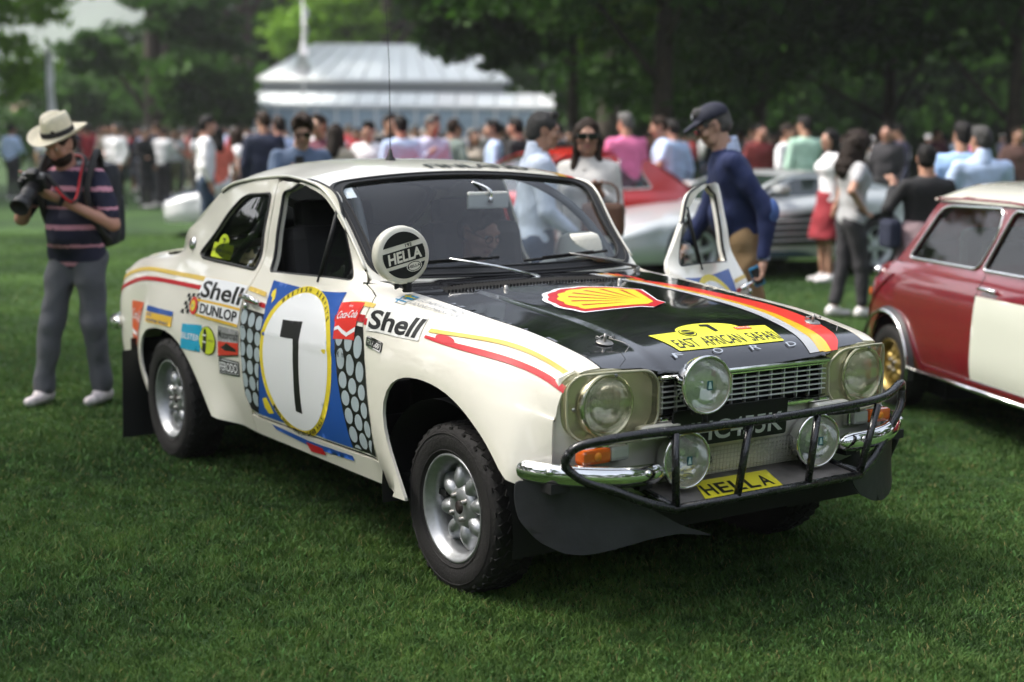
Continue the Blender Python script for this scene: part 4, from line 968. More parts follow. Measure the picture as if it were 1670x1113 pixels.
# --- nose: fascia with openings
def fascia(u, v, off=0.):
    u = np.atleast_1d(u); v = np.atleast_1d(v); a = np.abs(u)
    x = .580-.012*sstep((v-.74)/.05)*sstep((a-.40)/.1)-.02*sstep((.62-v)/.15)-.05*np.clip((.45-v)/.1, 0, 1.5)*(a < 2)-.055*np.clip((a-.50)/.2, 0, 1.0)**3
    return np.stack([x+off, u, v], -1)
fo = [(-.70,.70),(-.705,.62),(-.712,.54),(-.712,.48),(-.70,.455),(-.66,.42),(-.45,.37),(.45,.37),(.66,.42),(.70,.455),(.712,.48),(.712,.54),(.705,.62),(.70,.70),(.690,.785),(.65,.808),(.56,.814),(.45,.808),(.38,.788),(.30,.785),(-.30,.785),(-.38,.788),(-.45,.808),(-.56,.814),(-.65,.808),(-.690,.785)]
rec = [(-.345,.775),(-.40,.800),(-.56,.806),(-.655,.80),(-.688,.77),(-.692,.70),(-.688,.64),(-.655,.598),(-.56,.588),(-.42,.590),(-.36,.625),(-.30,.632),(.30,.632),(.36,.625),(.42,.590),(.56,.588),(.655,.598),(.688,.64),(.692,.70),(.688,.77),(.655,.80),(.56,.806),(.40,.800),(.345,.775)]
lowgr = rrect(-.30,.435,.26,.520,.015,4)
fas = panel('front_panel', fascia, [fo, round_poly(rec, .02, 3), lowgr], .03, cream, car, .015)
mb = MB(); mb.box((.46,0,.69), (.01,1.24,.20)); mb.box((.50,0,.47), (.01,.62,.13)); mb.build('grille_backing', trim, car)
# wire mesh intake
mb = MB()
for i in range(38): y = -.298+i*.0151; mb.tube([(.578,y,.434),(.585,y,.521)], .0016, 4)
for j in range(7): z = .438+j*.0135; mb.tube([(.578,-.30,z),(.578,.26,z)], .0016, 4)
mb.build('wire_mesh', mat('mesh_wire', (.55,.52,.45), .5), fas, kind='stuff')
mb = MB(); mb.lathe([(0,.004),(.022,.004),(.026,0)], 18, aim((.563,-.13,.475), (1,0,0))); mb.lathe([(0,.004),(.018,.004),(.02,0)], 18, aim((.563,-.215,.482), (1,0,0))); mb.build('intake_hole', trim, fas)
mb = MB(); mb.box((.555,-.02,.478), (.01,.55,.08)); mb.build('oil_cooler', cream2, fas)
# raised white panel pieces each side under the grille
for sg in (-1, 1):
    mb = MB(); mb.box((.612,sg*.375,.607), (.05,.16,.045), bev=.018); mb.build('over_rider_bracket', cream, fas)
# grille
gr_e = bpy.data.objects.new('grille', None)
mb = MB(); mb.box((.606,0,.770), (.022,.74,.014), bev=.005); mb.box((.606,0,.640), (.022,.74,.016), bev=.005); mb.box((.600,0,.757), (.012,.72,.004)); mb.box((.600,0,.652), (.012,.72,.004)); grille = mb.build('grille', chrome, car)
for j in range(5):
    z = .672+j*.0168
    for y0, y1 in ((-.358,-.36+.72),): mb = MB(); mb.box((.598,(y0+y1)/2,z), (.014,y1-y0,.0042), bev=.0014); mb.build('grille_bar', mat('bright_trim', (.86,.86,.84), .32, metal=.55), grille)
for i in range(13):
    y = -.348+i*.058; mb = MB(); mb.box((.592,y,.705), (.012,.0035,.100)); mb.build('grille_upright', MATS['bright_trim'], grille)
# headlamps
yplast = bpy.data.materials.new('yellowed_plastic'); yplast.use_nodes = True; nt = yplast.node_tree; nt.nodes.clear()
o1 = nt.nodes.new('ShaderNodeOutputMaterial'); t1 = nt.nodes.new('ShaderNodeBsdfTransparent'); t1.inputs[0].default_value = (.97,.95,.84,1); g1 = nt.nodes.new('ShaderNodeBsdfPrincipled'); g1.inputs['Base Color'].default_value = (.50,.47,.28,1); g1.inputs['Roughness'].default_value = .12; g1.inputs['Coat Weight'].default_value = 1
fr = nt.nodes.new('ShaderNodeLayerWeight'); fr.inputs[0].default_value = .32; mm = nt.nodes.new('ShaderNodeMapRange'); mm.inputs[3].default_value = .05; mm.inputs[4].default_value = .65; mx = nt.nodes.new('ShaderNodeMixShader')
nt.links.new(fr.outputs['Facing'], mm.inputs[0]); nt.links.new(mm.outputs[0], mx.inputs[0]); nt.links.new(t1.outputs[0], mx.inputs[1]); nt.links.new(g1.outputs[0], mx.inputs[2]); nt.links.new(mx.outputs[0], o1.inputs[0])
reflm = mat('lamp_reflector', (.9,.9,.88), .12, metal=1.)
def ribbed(name, sc=160., st=.25, col=(.97,.98,.98)):
    m = bpy.data.materials.new(name); m.use_nodes = True; nt = m.node_tree; nt.nodes.clear()
    o = nt.nodes.new('ShaderNodeOutputMaterial'); g = nt.nodes.new('ShaderNodeBsdfGlossy'); g.inputs['Roughness'].default_value = .06; t = nt.nodes.new('ShaderNodeBsdfTransparent'); t.inputs[0].default_value = (*col, 1)
    rf = nt.nodes.new('ShaderNodeBsdfDiffuse'); rf.inputs[0].default_value = (.86,.86,.84,1)
    m1 = nt.nodes.new('ShaderNodeMixShader'); m2 = nt.nodes.new('ShaderNodeMixShader'); f = nt.nodes.new('ShaderNodeFresnel'); f.inputs[0].default_value = 1.8
    tc = nt.nodes.new('ShaderNodeTexCoord'); w = nt.nodes.new('ShaderNodeTexWave'); w.bands_direction = 'Y'; w.inputs['Scale'].default_value = sc; w.inputs['Distortion'].default_value = .3
    b = nt.nodes.new('ShaderNodeBump'); b.inputs['Strength'].default_value = st; b.inputs['Distance'].default_value = .004
    mr = nt.nodes.new('ShaderNodeMapRange'); mr.inputs[3].default_value = .12; mr.inputs[4].default_value = .46
    nt.links.new(tc.outputs['Object'], w.inputs[0]); nt.links.new(w.outputs['Fac'], b.inputs['Height']); nt.links.new(b.outputs[0], g.inputs['Normal']); nt.links.new(b.outputs[0], f.inputs['Normal'])
    nt.links.new(w.outputs['Fac'], mr.inputs[0]); nt.links.new(mr.outputs[0], m1.inputs[0]); nt.links.new(t.outputs[0], m1.inputs[1]); nt.links.new(rf.outputs[0], m1.inputs[2])
    nt.links.new(f.outputs[0], m2.inputs[0]); nt.links.new(m1.outputs[0], m2.inputs[1]); nt.links.new(g.outputs[0], m2.inputs[2]); nt.links.new(m2.outputs[0], o.inputs[0])
    return m
lensr = ribbed('ribbed_lens', 70., .35)
for sg in (-1, 1):
    cy, cz = sg*.555, .698
    M = aim((.585,cy,cz), (1,0,0))
    mb = MB(); mb.lathe([(.020,-.070),(.045,-.060),(.068,-.040),(.083,-.016),(.090,.0)], 36, M); hl = mb.build('headlight', reflm, car)
    mb = MB(); mb.lathe([(0,.020),(.03,.0185),(.06,.013),(.08,.006),(.089,.0)], 36, M); mb.build('lens', lensr, hl)
    mb = MB(); mb.lathe([(.088,-.004),(.090,.008),(.097,.009),(.101,.002),(.101,-.02)], 36, M); mb.build('lamp_ring', mat('ring_chrome_dull', (.7,.68,.58), .2, metal=1), hl)
    mb = MB(); mb.lathe([(0,-.02),(.01,-.03),(.012,-.06)], 12, M); mb.build('bulb', mat('bulb', (.8,.8,.75), .2), hl)
    # cream dish behind
    mb = MB(); mb.lathe([(.100,-.012),(.16,-.014)], 36, M); 
    # clear yellowed cover: a rounded box
    pl = round_poly([(sg*.370,.755),(sg*.415,.800),(sg*.56,.806),(sg*.660,.799),(sg*.688,.765),(sg*.690,.70),(sg*.686,.63),(sg*.655,.597),(sg*.54,.588),(sg*.425,.592),(sg*.372,.650)], [.02,.03,.03,.03,.03,.02,.03,.03,.03,.03,.02], 4)
    if sg < 0: pl = pl[::-1]
    pl = pl[::-1] if np.cross(np.array(pl[1])-np.array(pl[0]), np.array(pl[2])-np.array(pl[1])) < 0 else pl
    def cov(u, v, off=0., sg=sg): 
        u = np.atleast_1d(u); v = np.atleast_1d(v); a = np.abs(u); x = .622-.060*np.clip((a-.50)/.19, 0, 1.1)**2.2-.02*np.clip((.46-a)/.1, 0, 1)**2; return np.stack([x+off, u, v], -1)
    mb = MB(); panel('', cov, [pl], .03, None, mb=mb, thick=0)
    pr = resample(pl, .02); A = cov(np.array([p[0] for p in pr]), np.array([p[1] for p in pr])); B = A.copy(); B[:, 0] = np.minimum(B[:, 0]-.045, .575); n = len(A)
    mb.add(np.concatenate([A, B]), [(i, i+n, (i+1) % n+n, (i+1) % n) for i in range(n)])
    mb.build('lamp_cover', yplast, hl)
    mb = MB(); mb.tube(A, .0045, 6, closed=True); mb.tube(B+np.array([.004,0,0]), .005, 6, closed=True); mb.build('cover_edge', mat('old_plastic_edge', (.42,.40,.26), .3, coat=1), hl)
    mb = MB()
    def back(u, v, off=0.): u = np.atleast_1d(u); return np.stack([.574-.05*np.clip((np.abs(u)-.5)/.2, 0, 1.2)**3+off, u, np.atleast_1d(v)], -1)
    panel('', back, [pl, circle(cy, cz, .094)], .03, None, mb=mb, thick=0); mb.build('lamp_surround', mat('surround_grey', (.62,.60,.48), .25, metal=.6), hl)
    for py, pz in ((sg*.672,.695),(sg*.55,.796)): mb = MB(); mb.lathe([(0,.004),(.006,.003),(.007,0)], 10, aim(cov(py, pz)[0], (1,0,0))); mb.build('cover_screw', dullmet, hl)
    # indicator
    mb = MB(); mb.box((.600,sg*.617,.555), (.05,.105,.048), bev=.012); ind = mb.build('indicator', mat('amber_lens', (.75,.13,.01), .12, coat=1, spec=.8), car)
    mb = MB(); mb.box((.598,sg*.527,.556), (.046,.072,.048), bev=.012); mb.build('side_lamp_lens', mat('clear_lens', (.45,.45,.42), .1, coat=1), ind)
    mb = MB(); mb.box((.586,sg*.573,.5555), (.034,.180,.058), bev=.010); mb.build('indicator_base', chrome, ind)
    mb = MB(); mb.lathe([(0,.003),(.012,.002),(.014,0)], 14, aim((.626,sg*.617,.555), (1,0,0))); mb.build('indicator_bulb', mat('amber_hot', (.9,.3,.03), .2), ind)
    # bumper quarter
    path = spl([0,.15,.35,.52,.66,.80],[(.650,sg*.385,.487),(.662,sg*.50,.490),(.645,sg*.62,.498),(.598,sg*.715,.506),(.540,sg*.770,.510),(.46,sg*.800,.512)])
    tt = np.linspace(0, .80, 26); P = path(tt); mb = MB(); rr_ = np.interp(tt, [0,.02,.06,.74,.79,.80], [.012,.021,.026,.026,.018,.004])
    mb.tube(P, rr_, 18); V = mb.V[0]
    cz_ = np.repeat(P[:, 2], 18); V[:, 2] = cz_+(V[:, 2]-cz_)*1.28
    bq = mb.build('front_bumper', chrome, car)
    mb = MB()
    for t in (.11,.62):
        mb = MB(); p = path(np.array([t]))[0]; mb.lathe([(0,.010),(.007,.009),(.011,.003),(.012,0)], 12, aim(p+np.array([.026,0 if t < .3 else sg*.008,.01]), (1,sg*(.0 if t < .3 else .5),.2))); mb.build('bumper_bolt', chrome, bq)
    mb = MB(); mb.box((.52,sg*.72,.47), (.16,.10,.03)); mb.build('bumper_iron', trim, bq); mb = MB(); mb.box((.60,sg*.45,.46), (.10,.05,.04)); mb.build('bumper_iron', trim, bq)
    # rubber spat below the bumper
    def spat(u, v, off=0., sg=sg):
        u = np.atleast_1d(u); v = np.atleast_1d(v)
        x = spl([.24,.40,.55,.68,.76,.82],[.735,.700,.668,.625,.572,.50])(u)+.10*(v-.48)*-1*0+.05*np.sin((v-.25)*9)*-.3
        return np.stack([x+off, sg*u, v+0*u], -1)
    sp_ = [(.24,.283),(.36,.300),(.46,.292),(.58,.272),(.66,.262),(.72,.268),(.775,.300),(.812,.36),(.820,.42),(.820,.485),(.70,.478),(.60,.463),(.52,.425),(.45,.385),(.35,.325)]
    if sg > 0: sp_ = [(.42,.36),(.47,.305),(.55,.270),(.62,.258),(.69,.268),(.75,.305),(.785,.36),(.805,.43),(.80,.485),(.65,.47),(.50,.43)]
    panel('mud_spat', spat, [round_poly(sp_, .02, 3)], .025, mat('spat_rubber', (.024,.024,.028), .42, bump=.5, bscale=9, var=.35), car, .005, flip=(sg > 0))

mb = MB(); mb.tube([(.52,.805,.44),(.50,.835,.41),(.48,.850,.36),(.47,.845,.27)], [.012,.012,.010,.004], 6); mb.V[0][:, 0] += (mb.V[0][:, 0]-.5)*.6; mb.build('spat_strip', MATS['spat_rubber'], car)
# bull bar
mb = MB()
def sm(pts, n=80): return smooth_poly3(pts, n)
def smooth_poly3(pts, n):
    p = np.array(pts, float); t = np.r_[0, np.cumsum(np.linalg.norm(np.diff(p, axis=0), axis=1))]; return spl(t, p)(np.linspace(0, t[-1], n))
up_t = [(.725,0,.625),(.72,-.36,.628),(.705,-.52,.628),(.670,-.655,.615),(.625,-.722,.580),(.612,-.730,.548),(.625,-.705,.512),(.672,-.60,.462),(.715,-.47,.408),(.725,-.40,.388),(.728,-.30,.388),(.728,0,.388)]
mb.tube(sm(up_t[:6], 50), .0145, 12); mb.tube(sm(up_t[4:9]+[(.726,-.40,.390)], 50), .0145, 12); mb.tube([(.728,-.41,.389),(.728,.41,.392)], .0135, 12)
upl = [(.725,0,.625),(.72,.36,.632),(.705,.50,.636),(.665,.63,.650),(.628,.712,.660),(.606,.742,.632),(.612,.735,.590),(.640,.66,.525),(.690,.52,.435),(.727,.40,.392)]
mb.tube(sm(upl[:7], 60), .0145, 12); mb.tube(sm(upl[5:], 50), .0145, 12)
bull = mb.build('bull_bar', bartube, car)
for y0, y1 in ((-.40,-.395),(-.095,-.145),(.205,.165),(.49,.405)):
    mb = MB(); mb.tube([(.722,y0,.622),(.728,y1,.392)], .0125, 10); mb.build('bar_upright', bartube, bull)
for sg in (-1, 1):
    mb = MB(); mb.tube([(.715,sg*.41,.615),(.66,sg*.36,.600),(.56,sg*.30,.590)], .012, 8); mb.tube([(.72,sg*.41,.40),(.56,sg*.40,.42),(.40,sg*.38,.40)], .012, 8); mb.build('bar_stay', bartube, bull)
# sump guard with yellow advert
def guard(u, v, off=0.): 
    u = np.atleast_1d(u); v = np.atleast_1d(v); return np.stack([v+off*.5, u, .430-(v-.50)*.165+off], -1)
sg_ = panel('sump_guard', guard, [[(-.40,.50),(.40,.50),(.40,.722),(-.40,.722)][::-1]], .1, mat('guard_metal', (.20,.185,.17), .5, metal=.5, var=.3, scale=12), car, .004)
d = Decal(guard, .05); d.poly([(-.265,.715),(.068,.715),(.115,.585),(-.20,.585)], 0, 0)
for k, ch in enumerate('HELLA'): d.text(ch, (-.235+k*.060,.692), (1,0), .072, 1, 1, w=.048, bold=.03, vdir=(.30,-1))
d.build('guard_advert', [mat('advert_yellow', (.80,.72,.03), .4, coat=.3), D['black']], sg_)
mb = MB(); mb.box((.40,0,.335), (.30,.80,.09)); mb.build('lower_valance', trim, car)
# number plate
pf = plane_fn((.628,-.085,.596), (0,1,0), (.06,0,1))
plate = panel('number_plate', pf, [rrect(-.245,-.052,.245,.068,.01,3)], .3, D['black'], car, .008)
d = Decal(pf, .3, base=.001); d.text('NHC455K', (-.228,-.036), (1,0), .060, 0, w=.455, bold=.025); d.build('plate_lettering', mat('plate_silver', (.52,.53,.50), .35), plate)
# spot lamps
chlens = ribbed('spot_lens', 110., .45)
def spotlamp(p, dirv, r=.086, nm='spotlight'):
    M = aim(p, dirv)
    mb = MB(); mb.lathe([(0,-.085),(.03,-.083),(.058,-.070),(.078,-.045),(.087,-.015),(.090,.0),(.092,.006),(.090,.012),(.084,.013),(.083,.006)], 40, M); sp = mb.build(nm, chrome, car)
    mb = MB(); mb.lathe([(.012,-.060),(.04,-.050),(.064,-.030),(.078,-.008),(.082,.006)], 36, M); mb.build('reflector', reflm, sp)
    mb = MB(); mb.lathe([(0,.020),(.03,.0185),(.06,.014),(.083,.008)], 36, M); mb.build('lens', chlens, sp)
    mb = MB(); mb.lathe([(.081,.007),(.083,.0115),(.088,.0125)], 40, M); mb.build('lens_gasket', mat('gasket_cream', (.42,.39,.27), .5), sp)
    X = M.to_3x3() @ Vector((1,0,0)); Y = M.to_3x3() @ Vector((0,1,0)); Z = M.to_3x3() @ Vector((0,0,1))
    hz = Vector((0,0,1)).cross(Z).normalized(); vz = Z.cross(hz); f = plane_fn(Vector(p)+Z*.0205, hz, vz)
    d = Decal(f, .1, base=.001); d.poly(rect(-.010,-.014,.010,.014), 0, 0); d.poly([(-.007,-.010),(.007,-.010),(.003,.011),(-.003,.011)], 1, 1); d.build('lamp_badge', [mat('badge_teal', (.005,.10,.13), .3), mat('badge_pale', (.55,.68,.66), .3)], sp)
    mb = MB(); mb.tube([Vector(p)-Z*.04, Vector(p)-Z*.045+Vector((-.01,0,-.10))], .010, 8); mb.build('lamp_foot', trim, sp)
    mb = MB(); mb.lathe([(0,-.066),(.014,-.060),(.016,-.030),(.010,-.014),(0,-.012)], 16, M); mb.build('bulb_shield', chrome, sp)
    return sp
spotlamp((.705,-.268,.755), (1,-.10,.02), nm='spotlight')
spotlamp((.640,-.285,.510), (1,-.06,.02)); spotlamp((.640,.290,.508), (1,-.10,.0))
mb = MB(); mb.tube([(.70,-.268,.67),(.69,-.25,.625)], .009, 8); mb.build('spotlight_bracket', trim, bull)
# covered lamp beside the windscreen
wl_e = (-.462,-.662,1.083); dirw = Vector((1,-.10,.04)).normalized(); M = aim(wl_e, dirw)
mb = MB(); mb.lathe([(0,-.075),(.04,-.072),(.078,-.055),(.092,-.030),(.095,-.024)], 44, M); wlmp = mb.build('scuttle_spotlight', mat('lamp_shell', (.35,.33,.26), .4), car)
whitepl = mat('white_plastic', (.72,.69,.60), .35, var=.05, scale=20)
mb = MB(); mb.lathe([(.088,-.040),(.100,-.038),(.104,-.010),(.102,.006),(.094,.014),(.05,.0165),(0,.017)], 52, M); mb.build('lamp_cap', whitepl, wlmp)
Z = dirw; hz = Vector((0,0,1)).cross(Z).normalized(); vz = Z.cross(hz); an = R(14); hx_ = hz*math.cos(an)+vz*math.sin(an); vx_ = vz*math.cos(an)-hz*math.sin(an)
f = plane_fn(Vector(wl_e)+Z*.0172, hx_, vx_); d = Decal(f, .1, base=.0006, step=.0004)
def seg(r, y0, y1, n=16):
    a0 = math.asin(y0/r); a1 = math.asin(min(.999, y1/r)); L = [(r*math.cos(a), r*math.sin(a)) for a in np.linspace(a0, a1, n)]; return L+[(-x, y) for x, y in L[::-1]]
d.poly(seg(.083,.040,.083), 0, 0); d.poly([(x, y) for x, y in seg(.083,-.083,-.040)], 0, 0); d.poly(seg(.082,-.028,.022), 0, 0)
d.text('HELLA', (-.066,-.021), (1,0), .036, 1, 2, w=.132, bold=.05, shear=.15); d.text('192', (.012,.026), (1,0), .011, 0, 2, w=.026, bold=.03)
d.poly(circle(.028,-.047,.030,.019), 1, 1); d.poly([circle(.028,-.047,.027,.0165), circle(.028,-.047,.024,.014)], 0, 2); d.text('HELLA', (.004,-.051), (1,0), .009, 0, 3, w=.048, bold=.03)
d.build('cap_print', [D['black'], whitepl], wlmp)
mb = MB(); mb.tube([(-.47,-.655,1.0),(-.465,-.640,.955)], [.010,.014], 10); mb.lathe([(.016,0),(.020,.006),(.014,.012),(.019,.02),(.013,.028),(.018,.036)], 14, place(-.463,-.640,.950)); mb.tube([(-.47,-.670,1.01),(-.475,-.678,.968),(-.48,-.68,.962)], [.012,.009,.004], 8); mb.build('lamp_mount', trim, wlmp)

# --- wheels
tyre_m = mat('tyre_rubber', (.013,.0115,.011), .75, var=.3, scale=14, bump=.25, bscale=90)
def wheel_parts():
    t = MB(); R0 = .290
    prof = [(.168,-.060),(.180,-.078),(.205,-.090),(.235,-.095),(.262,-.090),(.278,-.078),(.283,-.06),(.284,0),(.283,.06),(.278,.078),(.262,.090),(.235,.095),(.205,.090),(.180,.078),(.168,.060)]
    t.lathe(prof, 56); 
    for rr_ in (.196,.252): t.lathe([(rr_-.003,.0905 if rr_ > .2 else .0875),(rr_,.0955 if rr_ > .2 else .0915),(rr_+.003,.0925 if rr_ > .2 else .0895)], 56)
    n = 44
    for j in range(n):
        a = 2*math.pi*j/n
        for row, hh, w_, da, tw in ((0,.060,.032,0,.45),(1,.030,.030,.5,-.5),(2,-.010,.030,0,.5),(3,-.044,.030,.5,-.45),(4,-.068,.018,0,.3)):
            aa = a+2*math.pi*da/n; rr_ = .2835 if abs(hh) < .06 else .2785
            M = Matrix.Rotation(aa, 3, 'Z') @ Matrix.Rotation(tw, 3, 'X')
            c = Vector((rr_*math.cos(aa), rr_*math.sin(aa), hh)); t.box(c, (.010,.026,w_), rot=M)
        M = Matrix.Rotation(a, 3, 'Z')
        if j % 2: t.box(Vector((.266*math.cos(a), .268*math.sin(a), .083)), (.016,.016,.007), rot=M)
    r = MB()
    r.lathe([(.160,-.080),(.182,-.078),(.184,-.068),(.172,-.060),(.160,-.04),(.158,.02),(.160,.052),(.172,.066),(.184,.072),(.1845,.080),(.180,.084),(.174,.082),(.170,.074),(.160,.066),(.150,.050),(.148,.0),(.148,-.05),(.160,-.080)], 60)
    s = MB()
    s.lathe([(.148,-.012),(.140,-.004),(.120,.0),(.115,-.012)], 48)
    s.lathe([(.020,.050),(.030,.054),(.060,.050),(.076,.036),(.078,-.012),(.0,-.02)], 40)
    sp = []
    for k in range(8):
        a = 2*math.pi*k/8+.2; b = MB()
        ra, rb = .052, .150; nn = 12; V = []
        for i in range(nn+1):
            t_ = i/nn; rr_ = ra+(rb-ra)*t_; wd = .0185+.0190*math.sin(math.pi*min(1, t_*1.05))**.8*(1 if t_ < .9 else 1); hh = .027*math.sin(math.pi*(.10+.82*t_))+.004+.012*(1-t_)
            for q in range(9):
                u = -1+2*q/8; V.append((rr_, u*wd, .006+(hh+.012)*(1-abs(u)**2.6)))
        V = np.array(V); c_, s__ = math.cos(a), math.sin(a); V = np.stack([V[:, 0]*c_-V[:, 1]*s__, V[:, 0]*s__+V[:, 1]*c_, V[:, 2]], 1)
        b.add(V, [(i*9+q, (i+1)*9+q, (i+1)*9+q+1, i*9+q+1) for i in range(nn) for q in range(8)]); sp.append(b)
    h = MB(); h.lathe([(0,.0535),(.022,.0535),(.021,.010)], 24, m=0)
    nuts = []
    for k in range(4):
        a = 2*math.pi*k/4+.6; nb = MB(); nb.lathe([(0,.068),(.006,.068),(.0095,.065),(.0095,.052),(.014,.051),(.014,.044)], 6, place(.043*math.cos(a), .043*math.sin(a), 0)); nuts.append(nb)
    v = MB(); v.lathe([(0,.018),(.010,.018),(.012,.014),(.012,0)], 14, Matrix.Translation((-.128,.045,0)) @ Matrix.Rotation(.0, 4, 'Y')); 
    dr = MB(); dr.lathe([(0,-.03),(.14,-.03),(.14,-.07)], 32)
    return t, r, s, sp, h, nuts, v, dr
wp = wheel_parts(); wheels = []
w0 = wp[0].build('tyre', tyre_m); rim0 = wp[1].build('rim', alu); hub0 = wp[2].build('wheel_centre', alu); spk = [b.build('spoke', alu) for b in wp[3]]; hole = wp[4].build('hub_hole', mat('hub_dark', (.03,.02,.018), .6)); nuts = [b.build('wheel_nut', dullmet) for b in wp[5]]; drm = wp[7].build('brake_drum', trim); bal = wp[6].build('balance_weight', alu)
def mount(wh, loc, sg, spin=0.):
    wh.location = loc; wh.rotation_mode = 'QUATERNION'
    wh.rotation_quaternion = (Vector((0, sg, 0)).to_track_quat('Z', 'Y') @ Euler((0, 0, spin)).to_quaternion())
wheel0 = w0; wheel0.name = 'wheel'
for o in [rim0, hub0, hole, drm, bal]+spk+nuts: o.parent = wheel0
wheel0.parent = car
specs = [((0,-.660,.277), -1, 0), ((-2.4,-.715,.277), -1, 1.1), ((0,.660,.277), 1, .4), ((-2.4,.715,.277), 1, 2.)]
for i, (lc, sg, spn) in enumerate(specs):
    wh = wheel0 if i == 0 else copy_thing(wheel0, car); mount(wh, lc, sg, spn)
# rear mud flaps
for sg in (-1, 1):
    mb = MB(); mb.box((-2.86,sg*.745,.235), (.006,.24,.44), rot=Matrix.Rotation(R(4), 3, 'Y'), bev=.002); mb.box((-2.86,sg*.735,.47), (.006,.16,.08), bev=.002); fl = mb.build('mud_flap', mat('flap_rubber', (.014,.014,.014), .6, bump=.1), car)
    mb = MB()
    for zz in (.40,.435): mb.lathe([(0,.004),(.008,.003),(.009,0)], 10, aim((-2.852,sg*.80,zz), (1,0,0)))
    mb.build('flap_bolt', dullmet, fl)
# tail
def tailf(u, v, off=0.): u = np.atleast_1d(u); v = np.atleast_1d(v); return np.stack([-3.305+.03*np.clip((np.abs(u)-.5)/.2, 0, 1.2)**3-off+.03*np.clip((.5-v)/.15, 0, 1), u, v+0*u], -1)
panel('tail_panel', tailf, [[(-.68,.40),(.68,.40),(.695,.60),(.68,.80),(.62,.84),(-.62,.84),(-.68,.80),(-.695,.60)]], .08, cream, car, .01, flip=True)
def deck(u, v, off=0.): u = np.atleast_1d(u); v = np.atleast_1d(v); ze_ = spl([-3.33,-3.2,-3.0,-2.68],[.81,.865,.91,.955])(u); return np.stack([u, v, ze_+.02*(1-(np.abs(v)/.62)**2)+off], -1)
panel('boot_lid', deck, [[(-3.30,-.60),(-2.68,-.64),(-2.68,.64),(-3.30,.60)]], .07, cream, car, .01)
for sg in (-1, 1):
    mb = MB(); P = smooth_poly3([(-3.36,sg*.40,.545),(-3.375,sg*.55,.545),(-3.36,sg*.66,.545),(-3.30,sg*.735,.545),(-3.16,sg*.765,.548)], 20); mb.tube(P, np.r_[.012,.026,[.03]*16,.022,.006], 16); V = mb.V[0]; V[:, 2] = .545+(V[:, 2]-.545)*1.3; mb.build('rear_bumper', chrome, car)
    mb = MB(); mb.box((-3.33,sg*.60,.69), (.03,.12,.20), bev=.012); mb.build('tail_light', mat('tail_red', (.45,.01,.01), .15, coat=1), car)

# --- cabin
cab = mat('cabin_black', (.012,.012,.013), .65, bump=.1, bscale=120)
mb = MB(); mb.box((-1.35,0,.235), (3.2,1.30,.02)); mb.box((-1.05,0,.30), (1.9,1.40,.02)); mb.box((-.42,0,.60), (.02,1.3,.66)); mb.box((-2.35,0,.62), (.02,1.3,.60)); mb.box((-2.55,0,.925), (.5,1.22,.02)); mb.box((.1,0,.40), (.8,.74,.30)); mb.build('floor_pan', trim, car)
mb = MB(); mb.box((-.87,0,.945), (.26,1.22,.05), bev=.02); mb.box((-.97,0,.84), (.12,1.20,.14), bev=.03); dash = mb.build('dashboard', cab, car)
mb = MB(); mb.box((-.80,-.46,.974), (.12,.20,.004), rz=.2); mb.build('card', [mat('card_orange', (.65,.12,.06), .6)], dash)
mb = MB(); mb.box((-.79,-.40,.9775), (.05,.20,.003), rz=.2); mb.build('card_strip', [mat('card_white', (.8,.8,.8), .6)], dash)
def seat(y0, x0=-1.52):
    mb = MB(); mb.box((x0+.26,y0,.46), (.52,.50,.16), bev=.06); mb.box((x0-.02,y0,.80), (.16,.50,.66), rot=Matrix.Rotation(R(-10), 3, 'Y'), bev=.07); mb.box((x0-.085,y0,1.10), (.11,.36,.26), rot=Matrix.Rotation(R(-8), 3, 'Y'), bev=.05); return mb.build('bucket_seat', cab, car)
seat(-.34); seat(.34)
mb = MB()
for sg in (-1, 1):
    mb.tube(smooth_poly3([(-1.72,sg*.60,.30),(-1.72,sg*.60,.95),(-1.73,sg*.52,1.25),(-1.73,sg*.40,1.325),(-1.73,0,1.335)], 40), .02, 10); mb.tube([(-1.74,sg*.50,1.26),(-2.35,sg*.50,.90)], .018, 8)
    mb.tube(smooth_poly3([(-.72,sg*.60,.30),(-.80,sg*.60,.90),(-1.10,sg*.50,1.24),(-1.24,sg*.46,1.30),(-1.73,sg*.50,1.315)], 40), .018, 8)
mb.tube([(-1.73,-.5,1.22),(-2.3,.4,.9)], .018, 8)
mb.build('roll_cage', mat('cage_grey', (.20,.21,.22), .4), car)
mb = MB()
for a in np.linspace(0, 2*math.pi, 24, endpoint=False): pass
ring_ = [Vector((-1.13,-.34,.86))+Matrix.Rotation(R(-24), 3, 'Y') @ Vector((0, .175*math.cos(a), .175*math.sin(a))) for a in np.linspace(0, 2*math.pi, 32, endpoint=False)]
mb.tube(ring_, .013, 8, closed=True); c_ = Vector((-1.12,-.34,.855))
for k in (0, 11, 21): mb.tube([c_, ring_[k]], .009, 6)
mb.tube([c_, Vector((-.98,-.34,.84))], .02, 8); mb.build('steering_wheel', cab, car)
# mirror
mb = MB(); mb.box((-1.02,.065,1.242), (.018,.205,.070), rz=.05, bev=.02); mir = mb.build('rear_view_mirror', mat('mirror_shell', (.85,.85,.80), .35), car)
mb = MB(); mb.tube(smooth_poly3([(-1.075,.02,1.315),(-1.035,.05,1.30),(-1.0,.07,1.27),(-1.005,.067,1.245)], 12), .006, 8); mb.lathe([(0,.02),(.012,.016),(.014,0)], 14, aim((-1.011,.066,1.243), (1,0,0))); mb.build('mirror_stalk', chrome, mir)
# inner roof lining and doors cards keep the cabin dark
panel('headlining', canopy, [rect(1.06,-.95,2.9,.95)], (.2,.2), mat('headlining', (.30,.29,.27), .8), car, 0, off=-.03)
